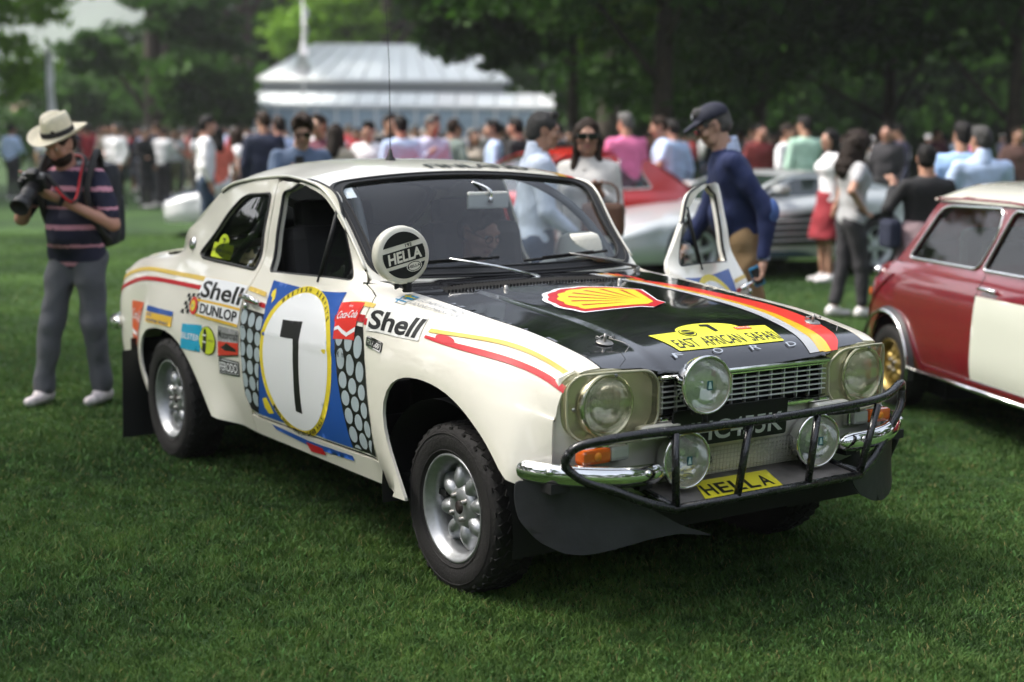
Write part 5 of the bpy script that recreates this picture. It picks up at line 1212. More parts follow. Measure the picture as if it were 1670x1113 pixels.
# ------------------------------------------------------------------ other cars
def place_dp(px, depth):
    """ground position below a pixel column at a given depth along the view"""
    f = 2330.6; fh = Vector((math.cos(yaw), math.sin(yaw), 0)); rh = Vector((math.sin(yaw), -math.cos(yaw), 0))
    d = fh*depth + rh*((px-835)/f*depth); return Vector((CAMP.x+d.x, CAMP.y+d.y, gz(CAMP.x+d.x, CAMP.y+d.y)))

def tri_any(loops, res): return tri_region(loops, res)

def gen_car(root, sp, paint, glass, M):
    """body from a plan width, shoulder height and cross-section; M keys: trim, chrome"""
    w = spl(*zip(*sp['w'])); zs = spl(*zip(*sp['zs'])); zb = sp['zb']
    yf = spl([0,.15,.45,.75,.92,1],sp.get('sec',[.95,.985,1,.985,.95,.90]))
    def sidef(u, v, off=0., sg=-1):
        u = np.atleast_1d(u); v = np.atleast_1d(v); z = zb+(zs(u)-zb)*v; y = w(u)*yf(v)
        for (ax, az, ar, lip) in sp['arches']:
            d = np.hypot(u-ax, z-az); y = y+lip*(1-sstep((d-ar)/.12))
        return np.stack([u, sg*(y+off), z], -1)
    x0, x1 = sp['x']
    def T(x, z): return (z-zb)/(float(zs(x))-zb)
    bodyout = [(x0,0.)]+[(x0,t) for t in (.3,.6,1.)]+[(x, 1.) for x in np.linspace(x0, x1, 30)[1:-1]]+[(x1,1.),(x1,.6),(x1,.3),(x1,0.)]
    # bottom edge running back with the arches cut in
    bot = []
    for (ax, az, ar, lip) in sorted(sp['arches'], key=lambda a: -a[0]):
        a0 = math.asin(min(1, (az-zb)/ar)); 
        for a in np.linspace(-a0, math.pi+a0, 22): x = ax+ar*math.cos(a); z = az+ar*math.sin(a); bot.append((x, max(0., T(x, z))))
    bodyout = bodyout+bot
    for sg in (-1, 1):
        fn = lambda u, v, off=0., sg=sg: sidef(u, v, off, sg)
        panel('body_side', fn, [bodyout], (.06,.08), paint, root, .012, flip=(sg > 0))
    ys = lambda u: w(u)*yf(np.array(1.))
    def deck(u, v, off=0.): u = np.atleast_1d(u); v = np.atleast_1d(v); return np.stack([u, v*ys(u), zs(u)+sp['crown']*(1-v*v)+off], -1)
    panel('top_panel', deck, [rect(x0,-1,x1,1)], (.08,.12), paint, root, .01)
    for xe, sg in ((x0,-1),(x1,1)):
        def cap(u, v, off=0., xe=xe, sg=sg): u = np.atleast_1d(u); v = np.atleast_1d(v); return np.stack([xe+sg*(sp['bulge']*(1-u*u)*(.3+.7*np.sin(np.pi*np.clip(v,0,1)))), u*w(xe)*yf(v), zb+(zs(xe)-zb)*v+sp['crown']*(1-u*u)*v], -1)
        panel('nose_panel' if sg > 0 else 'tail_panel', cap, [rect(-1,0,1,1)], (.1,.1), paint, root, 0, flip=(sg < 0))
    # dark floor and arches
    mb = MB(); mb.box(((x0+x1)/2,0,zb+.05), (x1-x0-.1, 1.2, .06)); 
    for (ax, az, ar, lip) in sp['arches']: mb.box((ax,0,az+.1), (ar*2+.1,1.0,.5))
    mb.build('underbody', M['trim'], root)
    # greenhouse
    g = sp['gh']; yb, k, z0 = g['yb'], g['k'], g['z0']
    def ghs(u, v, off=0., sg=-1): u = np.atleast_1d(u); v = np.atleast_1d(v); return np.stack([u, sg*(yb-(v-z0)*k+off), v+0*u], -1)
    for sg in (-1, 1):
        fn = lambda u, v, off=0., sg=sg: ghs(u, v, off, sg)
        panel('cabin_side', fn, [g['outline']]+g['windows'], .1, g.get('paint', paint), root, .012, flip=(sg > 0))
        for wd in g['windows']:
            gl = panel('side_window', fn, [wd], .3, glass, root, 0, off=-.008, flip=(sg > 0))
            if g.get('chrome'): mb = MB(); lp = resample(wd, .05); mb.tube(fn(np.array([p[0] for p in lp]), np.array([p[1] for p in lp]), .002), .010, 6, closed=True); mb.build('window_surround', M['chrome'], gl)
    tl = g['top']; p = np.array(tl, float); t = np.r_[0, np.cumsum(np.linalg.norm(np.diff(p, axis=0), axis=1))]; cs = spl(t, p) if not g.get('lin') else (lambda s: np.stack([np.interp(s, t, p[:, 0]), np.interp(s, t, p[:, 1])], -1))
    def topf(s, q, off=0.): s = np.atleast_1d(s); q = np.atleast_1d(q); c = cs(s); hw = yb-(c[..., 1]-z0)*k; cr = g['crown']*sstep((c[..., 1]-z0)/.15); return np.stack([c[..., 0], q*hw, c[..., 1]+cr*(1-np.abs(q)**g.get('cp', 2.5))+off], -1)
    holes = []
    for (s0, s1, qq) in g['glass']: lp = smoothrect(s0, s1, -qq, qq, .06, .08, 4); holes.append(lp)
    panel('roof', topf, [rect(0,-1,t[-1],1)]+holes, (.09,.12), g.get('roof', paint), root, .012, flip=g.get('flip', True))
    for lp, nm in zip(holes, ('windscreen', 'rear_window')): panel(nm, topf, [lp], .2, glass, root, 0, off=-.006, flip=True)
    return sidef, deck, topf, T

trimm = mat('car_trim_black', (.012,.012,.013), .5)
def star_wheel(name, R0, rr, wdt, paint, nsp=5, parent=None, loc=(0,0,0), sg=-1, spin=0.):
    mb = MB(); h = wdt/2
    mb.lathe([(rr,-h*.8),(rr+.02,-h),(R0-.03,-h),(R0,-h*.75),(R0,h*.75),(R0-.03,h),(rr+.02,h),(rr,h*.8)], 40); o = mb.build('wheel', tyre_m, parent)
    mb = MB(); mb.lathe([(rr-.025,-h*.7),(rr+.005,h*.8),(rr-.005,h*.9),(rr-.02,h*.75),(rr-.035,h*.3)], 36)
    for k in range(nsp):
        a = 2*math.pi*k/nsp; M_ = Matrix.Rotation(a, 3, 'Z'); mb.box(M_ @ Vector((rr*.52,0,h*.35)), (rr*.92,rr*.30,.03), rot=M_, bev=.01)
    mb.lathe([(0,h*.6),(rr*.2,h*.55),(rr*.24,h*.3),(rr*.24,-h*.3)], 24); mb.build('rim', paint, o)
    mb = MB(); mb.lathe([(0,-h*.1),(rr-.03,-h*.1)], 24); mb.build('brake', trimm, o)
    mount(o, loc, sg, spin); return o

silver = mat('silver_paint', (.47,.50,.51), .3, metal=.25, coat=.8); redp = mat('red_paint', (.45,.012,.012), .22, coat=1.); maroon = mat('maroon_paint', (.165,.006,.014), .2, coat=1., var=.05); whitep = mat('white_roof_paint', (.74,.74,.66), .2, coat=1.); bluep = mat('blue_paint', (.01,.04,.16), .25, coat=1.)
MT = dict(trim=trimm, chrome=chrome)
# --- maroon small saloon with pale roof, at the right
heading = VIEW+180+11
p0 = place_dp(1465, 8.47); hd = R(heading); Yl = Vector((-math.sin(hd), math.cos(hd), 0)); p0 = p0+Yl*.66; p0.z = gz(p0.x, p0.y)
mini = thing('small_saloon', 'maroon small saloon with cream roof and gold wheels at the right edge', 'car', (p0.x, p0.y, p0.z), hd)
sp = dict(x=(-.50,2.62), zb=.27, w=[(-.50,.55),(-.42,.625),(-.25,.685),(0,.70),(1,.705),(2,.70),(2.45,.64),(2.62,.56)], zs=[(-.50,.72),(-.35,.80),(-.1,.865),(.3,.885),(1.2,.885),(1.7,.885),(2.3,.86),(2.62,.76)],
    arches=[(.0,.25,.305,.0),(2.03,.25,.305,.0)], crown=.05, bulge=.05, sec=[.96,.99,1,.99,.955,.92],
    gh=dict(yb=.650, k=.32, z0=.885, outline=[(-.02,.875),(.10,1.02),(.20,1.18),(.255,1.245),(.9,1.262),(1.55,1.235),(1.62,1.20),(1.98,.885)],
        windows=[round_poly([(.115,.905),(.305,1.195),(.385,1.218),(.965,1.230),(.985,1.10),(.905,.905)], [.04,.05,.05,.05,.08,.05]), round_poly([(.96,.905),(1.075,1.225),(1.52,1.205),(1.86,.905)], [.03,.05,.05,.03])], chrome=True,
        top=[(1.98,.885),(1.64,1.18),(1.50,1.235),(.9,1.245),(.30,1.215),(.20,1.13),(-.02,.885)], glass=[(.06,.42,.90),(1.84,2.12,.85)], crown=.03, lin=False))
sf, dk, tf, T_ = gen_car(mini, sp, maroon, glass_mat('saloon_glass', (.75,.85,.78), 0., .55, 1.0), MT)
def roofcap(u, v, off=0.): u = np.atleast_1d(u); v = np.atleast_1d(v); e = np.minimum(np.clip((u-.205)/.10, 0, 1), np.clip((1.60-u)/.12, 0, 1)); z = 1.256+.10*np.sqrt(np.clip(e*(2-e), 0, 1))*(1-np.abs(v)**3); return np.stack([u-.03*(1-v*v)*(u < .6), v*(.550), z+off], -1)
panel('roof_skin', roofcap, [rect(.205,-1,1.60,1)], (.05,.08), whitep, mini, .012)
panel('lining', lambda u, v, off=0.: np.stack([np.atleast_1d(u), np.atleast_1d(v), 1.22+0*np.atleast_1d(u)], -1), [rect(.3,-.52,1.5,.52)], .3, mat('cabin_cloth', (.03,.03,.03), .9), mini, 0)
mb = MB(); mb.box((.85,0,.55), (1.9,1.24,.55)); mb.box((.2,0,.86), (.5,1.1,.06)); mb.box((.45,0,.95), (.12,1.0,.30), bev=.05); mb.build('cabin_tub', MATS['cabin_cloth'], mini)
mb = MB(); P = [(x, z) for x, z in ((.245,1.25),(.255,1.252),(.6,1.262),(1.0,1.262),(1.55,1.24))]; 
for sg in (-1, 1): mb.tube([(x, sg*(.650-(z-.885)*.32+.012), z) for x, z in P], .010, 6)
mb.build('gutter', maroon, mini)
# arch flares and sill trim, door line, pale door panel, handle, fuel cap, lamp
for sg in (-1, 1):
    for ax in (0., 2.03):
        mb = MB(); aa = np.linspace(-.12, math.pi*.97, 26); A = [(ax+.315*math.cos(a), sg*.735, .25+.330*math.sin(a)) for a in aa]; mb.tube(A, .010, 6); B = [(ax+.34*math.cos(a), sg*.70, .25+.355*math.sin(a)) for a in aa]
        n = len(A); mb2 = MB(); mb2.add(np.array(A+B), [(i, i+1, n+i+1, n+i) for i in range(n-1)]); fl = mb2.build('wheel_arch_flare', trimm, mini); mb.build('arch_trim', chrome, fl)
    mb = MB(); mb.tube([(.32,sg*.722,.285),(1.0,sg*.722,.283),(1.71,sg*.722,.283)], .013, 6); mb.build('sill_trim', chrome, mini)
    for tube_pts in ([(.955,.315),(.975,.76),(.995,.84),(1.0,.88)], [(1.83,.32),(1.83,.88)]):
        P = sf(np.array([p[0] for p in tube_pts]), np.array([T_(p[0], p[1]) for p in tube_pts]), .0005, sg); mb = MB(); mb.tube(P, .003, 5); mb.build('door_gap', trimm, mini)
    fn = lambda u, v, off=0., sg=sg: sf(u, (v-.27)/(zs_m(u)-.27), off, sg)
    zs_m = spl(*zip(*sp['zs']))
    d = Decal(fn, .05, base=.003); d.poly([(.968,.325),(1.70,.325),(1.70,.775),(.985,.772)], 0, 0); o_ = d.build('door_number_panel', mat('pale_panel', (.66,.68,.58), .35, coat=.5), mini)
    mb = MB(); P = fn(np.array([1.02,1.06,1.14,1.17]), np.array([.815,.818,.818,.812]), .026); mb.tube(P, [.008,.011,.011,.010], 8); Q_ = fn(np.array([1.16]), np.array([.81]), 0)[0]; mb.tube([Q_, P[3]], .014, 8); mb.build('door_handle', chrome, mini)
    mb = MB(); mb.box((-.485,sg*.52,.585), (.06,.12,.15), bev=.02); tl_ = mb.build('tail_light', mat('tail_red', (.45,.01,.01), .15, coat=1), mini)
    mb = MB(); mb.box((-.490,sg*.545,.64), (.062,.10,.05), bev=.015); mb.build('indicator_lens', MATS['amber_lens'], tl_)
    mb = MB(); P = [(x, sg*(w_ if False else .0)+0, z) for x, z, w_ in ()]; 
    # body seam from the rear screen down
    S_ = [(-.02,.80),(-.12,.74),(-.24,.66),(-.34,.56),(-.40,.46)]; P = fn(np.array([p[0] for p in S_]), np.array([p[1] for p in S_]), .004); mb = MB(); mb.tube(P, .008, 6); mb.build('body_seam', maroon, mini)
mb = MB(); mb.lathe([(0,.03),(.02,.03),(.032,.022),(.034,0)], 20, aim(sf(np.array([-.27]), np.array([.93]), 0, -1)[0], (-.5,-1,.4))); mb.build('fuel_cap', chrome, mini)
mb = MB(); mb.tube([(-.53,-.55,.36),(-.57,-.3,.36),(-.57,.3,.36),(-.53,.55,.36)], .028, 10); mb.build('rear_bumper', chrome, mini)
mb = MB(); mb.box((1.0,-.33,.62), (.45,.45,.14), bev=.05); mb.box((.76,-.33,.84), (.12,.42,.42), bev=.05); mb.box((1.0,.33,.62), (.45,.45,.14), bev=.05); mb.box((.76,.33,.84), (.12,.42,.42), bev=.05); mb.build('seat', cab, mini)
gold = mat('gold_wheel_paint', (.30,.21,.05), .35, metal=.5)
for i, (lc, sg) in enumerate((((0,-.62,.25),-1), ((2.03,-.62,.25),-1), ((0,.62,.25),1), ((2.03,.62,.25),1))):
    wh = copy_thing(wheel0, mini); mount(wh, lc, sg, i*.7); wh.scale = (.86,.86,.86)
    for c_ in wh.children:
        if c_.name.startswith(('rim','spoke','wheel_centre')): c_.material_slots[0].link = 'OBJECT'; c_.material_slots[0].material = gold

def wedge(root, paint, strakes=True, top=None):
    sp = dict(x=(-.95,3.45), zb=.22, w=[(-.95,.92),(-.3,.98),(.3,.97),(1.2,.90),(2.2,.87),(2.9,.84),(3.3,.76),(3.45,.66)], zs=[(-.95,.90),(-.3,.93),(.4,.92),(1.0,.86),(1.6,.80),(2.2,.76),(2.8,.69),(3.2,.61),(3.45,.52)],
        arches=[(0,.33,.385,.02),(2.55,.32,.37,.02)], crown=.03, bulge=.06, sec=[.95,.98,1,.985,.95,.88],
        gh=dict(yb=.72, k=.38, z0=.84, outline=[(-.75,.90),(.25,1.10),(.55,1.13),(1.05,1.12),(1.75,.80),(.6,.84)], windows=[round_poly([(.50,.90),(.58,1.085),(1.03,1.08),(1.52,.88)], .03)],
            top=[(1.85,.79),(1.05,1.12),(.80,1.145),(.45,1.14),(.15,1.09),(-.75,.91)], glass=[(.08,.80,.90)], crown=.02))
    sf, dk, tf, T_ = gen_car(root, sp, paint, mat('dark_car_glass', (.02,.03,.03), .05, coat=1), MT)
    zz = spl(*zip(*sp['zs']))
    for sg in (-1, 1):
        fn = lambda u, v, off=0., sg=sg: sf(u, (v-.22)/(zz(u)-.22), off, sg)
        if strakes:
            d = Decal(fn, .08, base=.004); d.poly([(.50,.42),(.56,.70),(.75,.76),(1.75,.62),(1.9,.45),(1.7,.36),(.62,.36)], 0, 0); in_ = d.build('side_intake', trimm, root)
            for k in range(4): z = .43+k*.072; mb = MB(); P = fn(np.array([.53+.01*k, 1.0, 1.86-.05*k-.06*max(0, k-2)]), np.array([z, z-.005, z-.012]), .018); mb.tube(P, .009, 6); mb.build('strake', paint, in_)
        mb = MB(); mb.box((1.3,sg*.86,.27), (1.6,.05,.08), bev=.02); mb.build('lower_sill', mat('lower_teal_sill', (.02,.05,.07), .4), root)
        mb = MB(); mb.box((1.35,sg*.80,.98), (.14,.16,.09), bev=.03); mb.build('door_mirror', paint, root)
    for i, (x, sg) in enumerate(((0,-1),(2.55,-1),(0,1),(2.55,1))): star_wheel('wheel', .325, .225, .24, silver, 5, root, (x, sg*.84, .325), sg, i*.5)
    mb = MB()
    for k in range(7): mb.box((-.6+k*.11,0,.955), (.05,1.2,.02))
    mb.build('engine_louvre', trimm, root)
    return sf
a = place_dp(1421, 16.3); b = place_dp(1130, 15.0); h_ = math.atan2(b.y-a.y, b.x-a.x)
L_ = Vector((-math.sin(h_), math.cos(h_), 0))
sgn = 1 if L_.dot(Vector((math.cos(yaw), math.sin(yaw), 0))) > 0 else -1
q0 = a+L_*.84*sgn
sil = thing('silver_sports_car', 'low silver sports car with black side strakes behind the open door', 'car', (q0.x, q0.y, 0), h_); wedge(sil, silver)
def car3(root, paint, roofp):
    sp = dict(x=(-.95,3.25), zb=.25, w=[(-.95,.74),(-.4,.82),(.3,.84),(1.5,.84),(2.5,.82),(3.0,.76),(3.25,.68)], zs=[(-.95,.82),(-.4,.90),(.4,.90),(1.2,.88),(2.2,.83),(3.0,.74),(3.25,.66)],
        arches=[(0,.32,.37,.01),(2.45,.32,.36,.01)], crown=.05, bulge=.06,
        gh=dict(yb=.74, k=.36, z0=.88, outline=[(-.60,.88),(-.05,1.26),(.3,1.33),(1.0,1.33),(1.65,.86),(.6,.84)], windows=[round_poly([(-.02,.95),(.15,1.24),(.36,1.27),(.40,.94)], .04), round_poly([(.47,.93),(.47,1.27),(.98,1.27),(1.42,.92)], .04)],
            top=[(1.75,.86),(1.05,1.32),(.75,1.37),(.35,1.36),(-.05,1.26),(-.65,.89)], glass=[(.08,.80,.90),(1.62,2.15,.85)], crown=.03, chrome=True))
    gen_car(root, sp, paint, sglass, MT)
    for i, (x, sg) in enumerate(((0,-1),(2.45,-1),(0,1),(2.45,1))): star_wheel('wheel', .31, .19, .19, chrome, 5, root, (x, sg*.74, .31), sg, i*.5)
a = place_dp(1003, 17.0); rc = thing('red_coupe', 'red coupe parked behind the rally car and the people talking', 'car', (a.x, a.y, 0), R(VIEW+118)); car3(rc, redp, redp)
a = place_dp(640, 22.5); bc = thing('blue_sports_car', 'dark blue and white low car parked behind the roof at the left', 'car', (a.x, a.y, 0), R(VIEW+100)); wedge(bc, bluep, False)
mb = MB(); mb.box((3.30,0,.42), (.35,1.35,.22), bev=.08); mb.build('white_nose', mat('white_nose_paint', (.8,.8,.8), .2, coat=1), bc)
for c_ in bc.children:
    if c_.name.startswith(('body_side','nose_panel')): c_.material_slots[0].link = 'OBJECT'; c_.material_slots[0].material = MATS['white_nose_paint']
# ------------------------------------------------------------------ people: one continuous body each, grown from a signed distance field
def nets(F, org, h):
    """naive surface nets: zero surface of F sampled on a grid"""
    S = F < 0; nx, ny, nz = F.shape
    acc = np.zeros((nx-1, ny-1, nz-1, 3), np.float32); cnt = np.zeros((nx-1, ny-1, nz-1), np.float32)
    for ax in range(3):
        o1, o2 = [a for a in range(3) if a != ax]
        for a in (0, 1):
            for b in (0, 1):
                sl0 = [slice(0, -1)]*3; sl1 = [slice(0, -1)]*3
                sl0[ax] = slice(0, -1); sl1[ax] = slice(1, None)
                for o, v in ((o1, a), (o2, b)):
                    sl0[o] = slice(v, F.shape[o]-1+v); sl1[o] = slice(v, F.shape[o]-1+v)
                f0 = F[tuple(sl0)]; f1 = F[tuple(sl1)]; m = (f0 < 0) != (f1 < 0)
                t = np.where(m, f0/np.where(m, f0-f1, 1), 0)
                acc[..., ax] += t; acc[..., o1] += m*a; acc[..., o2] += m*b; cnt += m
    act = cnt > 0; idx = -np.ones(act.shape, int); idx[act] = np.arange(act.sum())
    g = np.argwhere(act); V = (g+acc[act]/cnt[act][:, None])*h+org
    Fs = []
    for ax in range(3):
        o1, o2 = [(1, 2), (2, 0), (0, 1)][ax]
        s0 = [slice(None)]*3; s1 = [slice(None)]*3; s0[ax] = slice(0, -1); s1[ax] = slice(1, None)
        m = S[tuple(s0)] != S[tuple(s1)]
        E = np.argwhere(m); E = E[(E[:, o1] > 0) & (E[:, o2] > 0) & (E[:, o1] < F.shape[o1]-1) & (E[:, o2] < F.shape[o2]-1)]
        if not len(E): continue
        def c(d1, d2): q = E.copy(); q[:, o1] -= d1; q[:, o2] -= d2; return idx[q[:, 0], q[:, 1], q[:, 2]]
        Q = np.stack([c(1,1), c(0,1), c(0,0), c(1,0)], 1); ins = S[E[:, 0], E[:, 1], E[:, 2]]
        Q[~ins] = Q[~ins][:, ::-1]; Fs.append(Q)
    Q = np.concatenate(Fs); Q = Q[(Q >= 0).all(1)]
    return V, Q

class SDF:
    def __init__(s, lo, hi, h):
        s.h = h; s.org = np.array(lo, float); n = np.ceil((np.array(hi)-lo)/h).astype(int)+1
        s.G = np.stack(np.meshgrid(*[np.arange(k)*h for k in n], indexing='ij'), -1).astype(np.float32)+s.org.astype(np.float32)
        s.F = np.full(s.G.shape[:3], 9., np.float32)
    def _box(s, lo, hi):
        i0 = np.clip(((np.array(lo)-s.org)/s.h).astype(int), 0, np.array(s.F.shape)-1); i1 = np.clip(((np.array(hi)-s.org)/s.h).astype(int)+2, 1, s.F.shape)
        return tuple(slice(a, b) for a, b in zip(i0, i1))
    def cap(s, a, b, ra, rb, k=.03, flat=None, sub=False):
        a = np.array(a, float); b = np.array(b, float); m = max(ra, rb)*1.0+k*2+.02
        sl = s._box(np.minimum(a, b)-m, np.maximum(a, b)+m); P = s.G[sl]
        if P.size == 0: return s
        ab = b-a; t = np.clip(((P-a)@ab)/max(ab@ab, 1e-9), 0, 1)[..., None]; d = P-(a+t*ab)
        if flat is not None:
            ax = np.array(flat[0], float); ax /= np.linalg.norm(ax); d = d+(d@ax)[..., None]*ax*(flat[1]-1)
        D_ = np.linalg.norm(d, axis=-1)-(ra+(rb-ra)*t[..., 0])
        F = s.F[sl]
        if sub: h = np.clip(.5-.5*(F+D_)/k, 0, 1); s.F[sl] = F*(1-h)-D_*h+k*h*(1-h)
        else: h = np.clip(.5+.5*(F-D_)/k, 0, 1); s.F[sl] = F*(1-h)+D_*h-k*h*(1-h)
        return s
    def ball(s, c, r, k=.02, sub=False): 
        """ellipsoid with radii r"""
        c = np.array(c, float); r = np.array(r if hasattr(r, '__len__') else [r]*3, float); m = r.max()+k*2+.02
        sl = s._box(c-m, c+m); P = s.G[sl]-c
        if P.size == 0: return s
        k0 = np.linalg.norm(P/r, axis=-1); k1 = np.linalg.norm(P/(r*r), axis=-1); D_ = k0*(k0-1)/np.maximum(k1, 1e-6); F = s.F[sl]
        if sub: h = np.clip(.5-.5*(F+D_)/k, 0, 1); s.F[sl] = F*(1-h)-D_*h+k*h*(1-h)
        else: h = np.clip(.5+.5*(F-D_)/k, 0, 1); s.F[sl] = F*(1-h)+D_*h-k*h*(1-h)
        return s
    def cut(s, p, n):
        """keep the half space behind the plane"""
        s.F = np.maximum(s.F, (s.G-np.array(p, np.float32))@np.array(n, np.float32)/np.float32(np.linalg.norm(n))); return s
    def wrinkle(s, amp, sc, seed=0):
        G = s.G; r = np.random.RandomState(seed); a = 0
        for i in range(5):
            k = r.normal(size=3); k *= sc*(.6+.3*i)/np.linalg.norm(k); k[2] *= 1.4; a = a+np.sin(G@k.astype(np.float32)+r.rand()*6+1.3*np.sin(G@(k[[1,2,0]]*.7).astype(np.float32)))/(1+.4*i)
        s.F = s.F+(a*amp/2.2).astype(np.float32); return s
    def mesh(s): return nets(s.F, s.org, s.h)

def V3(*a): return np.array(a, float)
def pose(H=1.75, lean=0., legs='stand', R_=None, L_=None, head=(0,0), female=False, width=1., feet=None, twist=0.):
    """joints in the person's own frame: +y forward, +x to the person's right is -x ... z up; arms are given as (elbow, wrist)"""
    k = H/1.75; J = {}
    hipz = .92*k; J['pel'] = V3(0,0,hipz+.02)
    lr = math.radians(lean)
    def up_(d, off=0.): return V3(0, math.sin(lr)*d, math.cos(lr)*d)
    J['waist'] = J['pel']+up_(.16*k); J['chest'] = J['pel']+up_(.36*k); J['neck'] = J['pel']+up_(.53*k)+V3(0,-.01,0)
    J['head'] = J['neck']+V3(0, .03+math.sin(lr)*.10, .145*k*math.cos(lr*.6))+V3(0, .05*math.sin(R(head[0])), -.02*abs(math.sin(R(head[0]))))
    sw = (.176 if not female else .16)*k*width
    for nm, sx in (('R', 1), ('L', -1)):
        J['sh'+nm] = J['neck']+V3(sx*sw, -.01, -.068*k)
        f = (feet or {}).get(nm, (.10*sx, .0)); J['hip'+nm] = J['pel']+V3(sx*.085*k, 0, -.04)
        J['ank'+nm] = V3(f[0]*k, f[1], .085); J['kne'+nm] = (J['hip'+nm]+J['ank'+nm])/2+V3(0, .03, .01)
        arm = R_ if nm == 'R' else L_
        if arm is None: e, w = J['sh'+nm]+V3(sx*.06, -.03, -.29*k), J['sh'+nm]+V3(sx*.07, .04, -.53*k)
        else: e, w = J['sh'+nm]+V3(*arm[0])*k, J['sh'+nm]+V3(*arm[1])*k
        J['elb'+nm] = e; J['wri'+nm] = w
    J['k'] = k; J['headrot'] = head; J['female'] = female; J['w'] = width
    return J

def arm_shape(s, J, nm, e=0., up_to=1.0, low_to=1.0, k=.025):
    q = J['k']; fm = .88 if J['female'] else 1
    a, b, c = J['sh'+nm], J['elb'+nm], J['wri'+nm]
    s.cap(a, a+(b-a)*up_to, .052*q*fm+e, (.052+(.040-.052)*up_to)*q*fm+e, k)
    if low_to > 0: s.cap(b, b+(c-b)*low_to, .041*q*fm+e, (.041+(.027-.041)*low_to)*q*fm+e, k)
def torso_shape(s, J, e=0., k=.05, belly=0.):
    q = J['k']; w = J['w']; fm = J['female']; ax = (0,1,0)
    s.cap(J['pel']+V3(-.065*q,0,-.02), J['pel']+V3(.065*q,0,-.02), .105*q+e, .105*q+e, k, (ax, 1.12))
    s.cap(J['pel']+V3(-.045*q*w,.0,.05), J['waist']+V3(-.045*q*w,0,0), .095*q+e, (.085 if fm else .098)*q+e, k, (ax, 1.15)); s.cap(J['pel']+V3(.045*q*w,.0,.05), J['waist']+V3(.045*q*w,0,0), .095*q+e, (.085 if fm else .098)*q+e, k, (ax, 1.15))
    for sx in (-1, 1): s.cap(J['waist']+V3(sx*.045*q*w,0,0), J['chest']+V3(sx*.068*q*w,.0,.02), (.085 if fm else .10)*q+e, .108*q+e, k, (ax, 1.12))
    s.cap(J['shL']*.82+J['shR']*.18+V3(0,0,-.02), J['shR']*.82+J['shL']*.18+V3(0,0,-.02), .068*q+e, .068*q+e, k)
    s.cap(J['chest'], J['neck']+V3(0,0,-.03), .10*q+e, .065*q+e, k, (ax, 1.1))
    if belly: s.ball(J['waist']+V3(0,.05,-.02), (.12*q+e,.08+belly+e,.12*q+e), .06)
    if fm:
        for sx in (-1, 1): s.ball(J['chest']+V3(sx*.065*q,.085*q,0), .055*q+e, .04)
def leg_shape(s, J, nm, e=0., to=1., k=.03, flare=0.):
    q = J['k']; a, b, c = J['hip'+nm], J['kne'+nm], J['ank'+nm]
    s.cap(a, b, .088*q+e, .056*q+e+flare*.3, k); s.cap(b, b+(c-b)*to, .056*q+e+flare*.3, .036*q+e*1.2+flare, k)
def rot_head(yaw_, pit, roll_=0):
    return np.array((Matrix.Rotation(R(yaw_), 3, 'Z') @ Matrix.Rotation(R(-pit), 3, 'X') @ Matrix.Rotation(R(roll_), 3, 'Y')))

def hand_mesh(mb, w, el, curl=.5, grip=None, side=1, k=1., m=0, palm_n=None):
    """palm and five bent fingers; grows from wrist w away from elbow el"""
    d = (w-el); d /= np.linalg.norm(d); pn = np.array(palm_n if palm_n is not None else (0, 1, .2), float); pn -= d*(pn@d); pn /= np.linalg.norm(pn); sd_ = np.cross(d, pn)*side
    s = SDF(np.array(w)-.14, np.array(w)+.14, .0065); s.cap(w-d*.02, w+d*.02, .025*k, .026*k, .02, (pn, 1.2))
    for u in (-.022, 0, .022): s.cap(w+d*.025+sd_*u*.7, w+d*.082*k+sd_*u, .019*k, .015*k, .012, (pn, 1.15))
    V, Q = s.mesh(); mb.add(V, Q, m)
    for i, (u, L) in enumerate(((-.031, .062), (-.010, .076), (.011, .072), (.030, .056))):
        p = w+d*.080*k+sd_*u*k; dirv = d.copy(); pts = [p-d*.012, p]; a = 0
        for j, f in enumerate((.45, .32, .25)):
            a += curl*(.55+.25*j); dv = d*math.cos(a)+pn*math.sin(a); p = p+dv*L*f*k; pts.append(p)
        mb.tube(pts, [.0095*k,.0092*k,.0085*k,.0078*k,.006*k], 8, m=m)
    p = w+d*.030*k-sd_*.026*k; pts = [p]; 
    for j, f in enumerate((.034, .030, .024)): p = p+(d*.75-sd_*.55*(1-.3*j)+pn*(.30+.3*j*curl))*f*k; pts.append(p)
    mb.tube(pts, [.013*k,.0115*k,.0095*k,.007*k], 8, m=m)

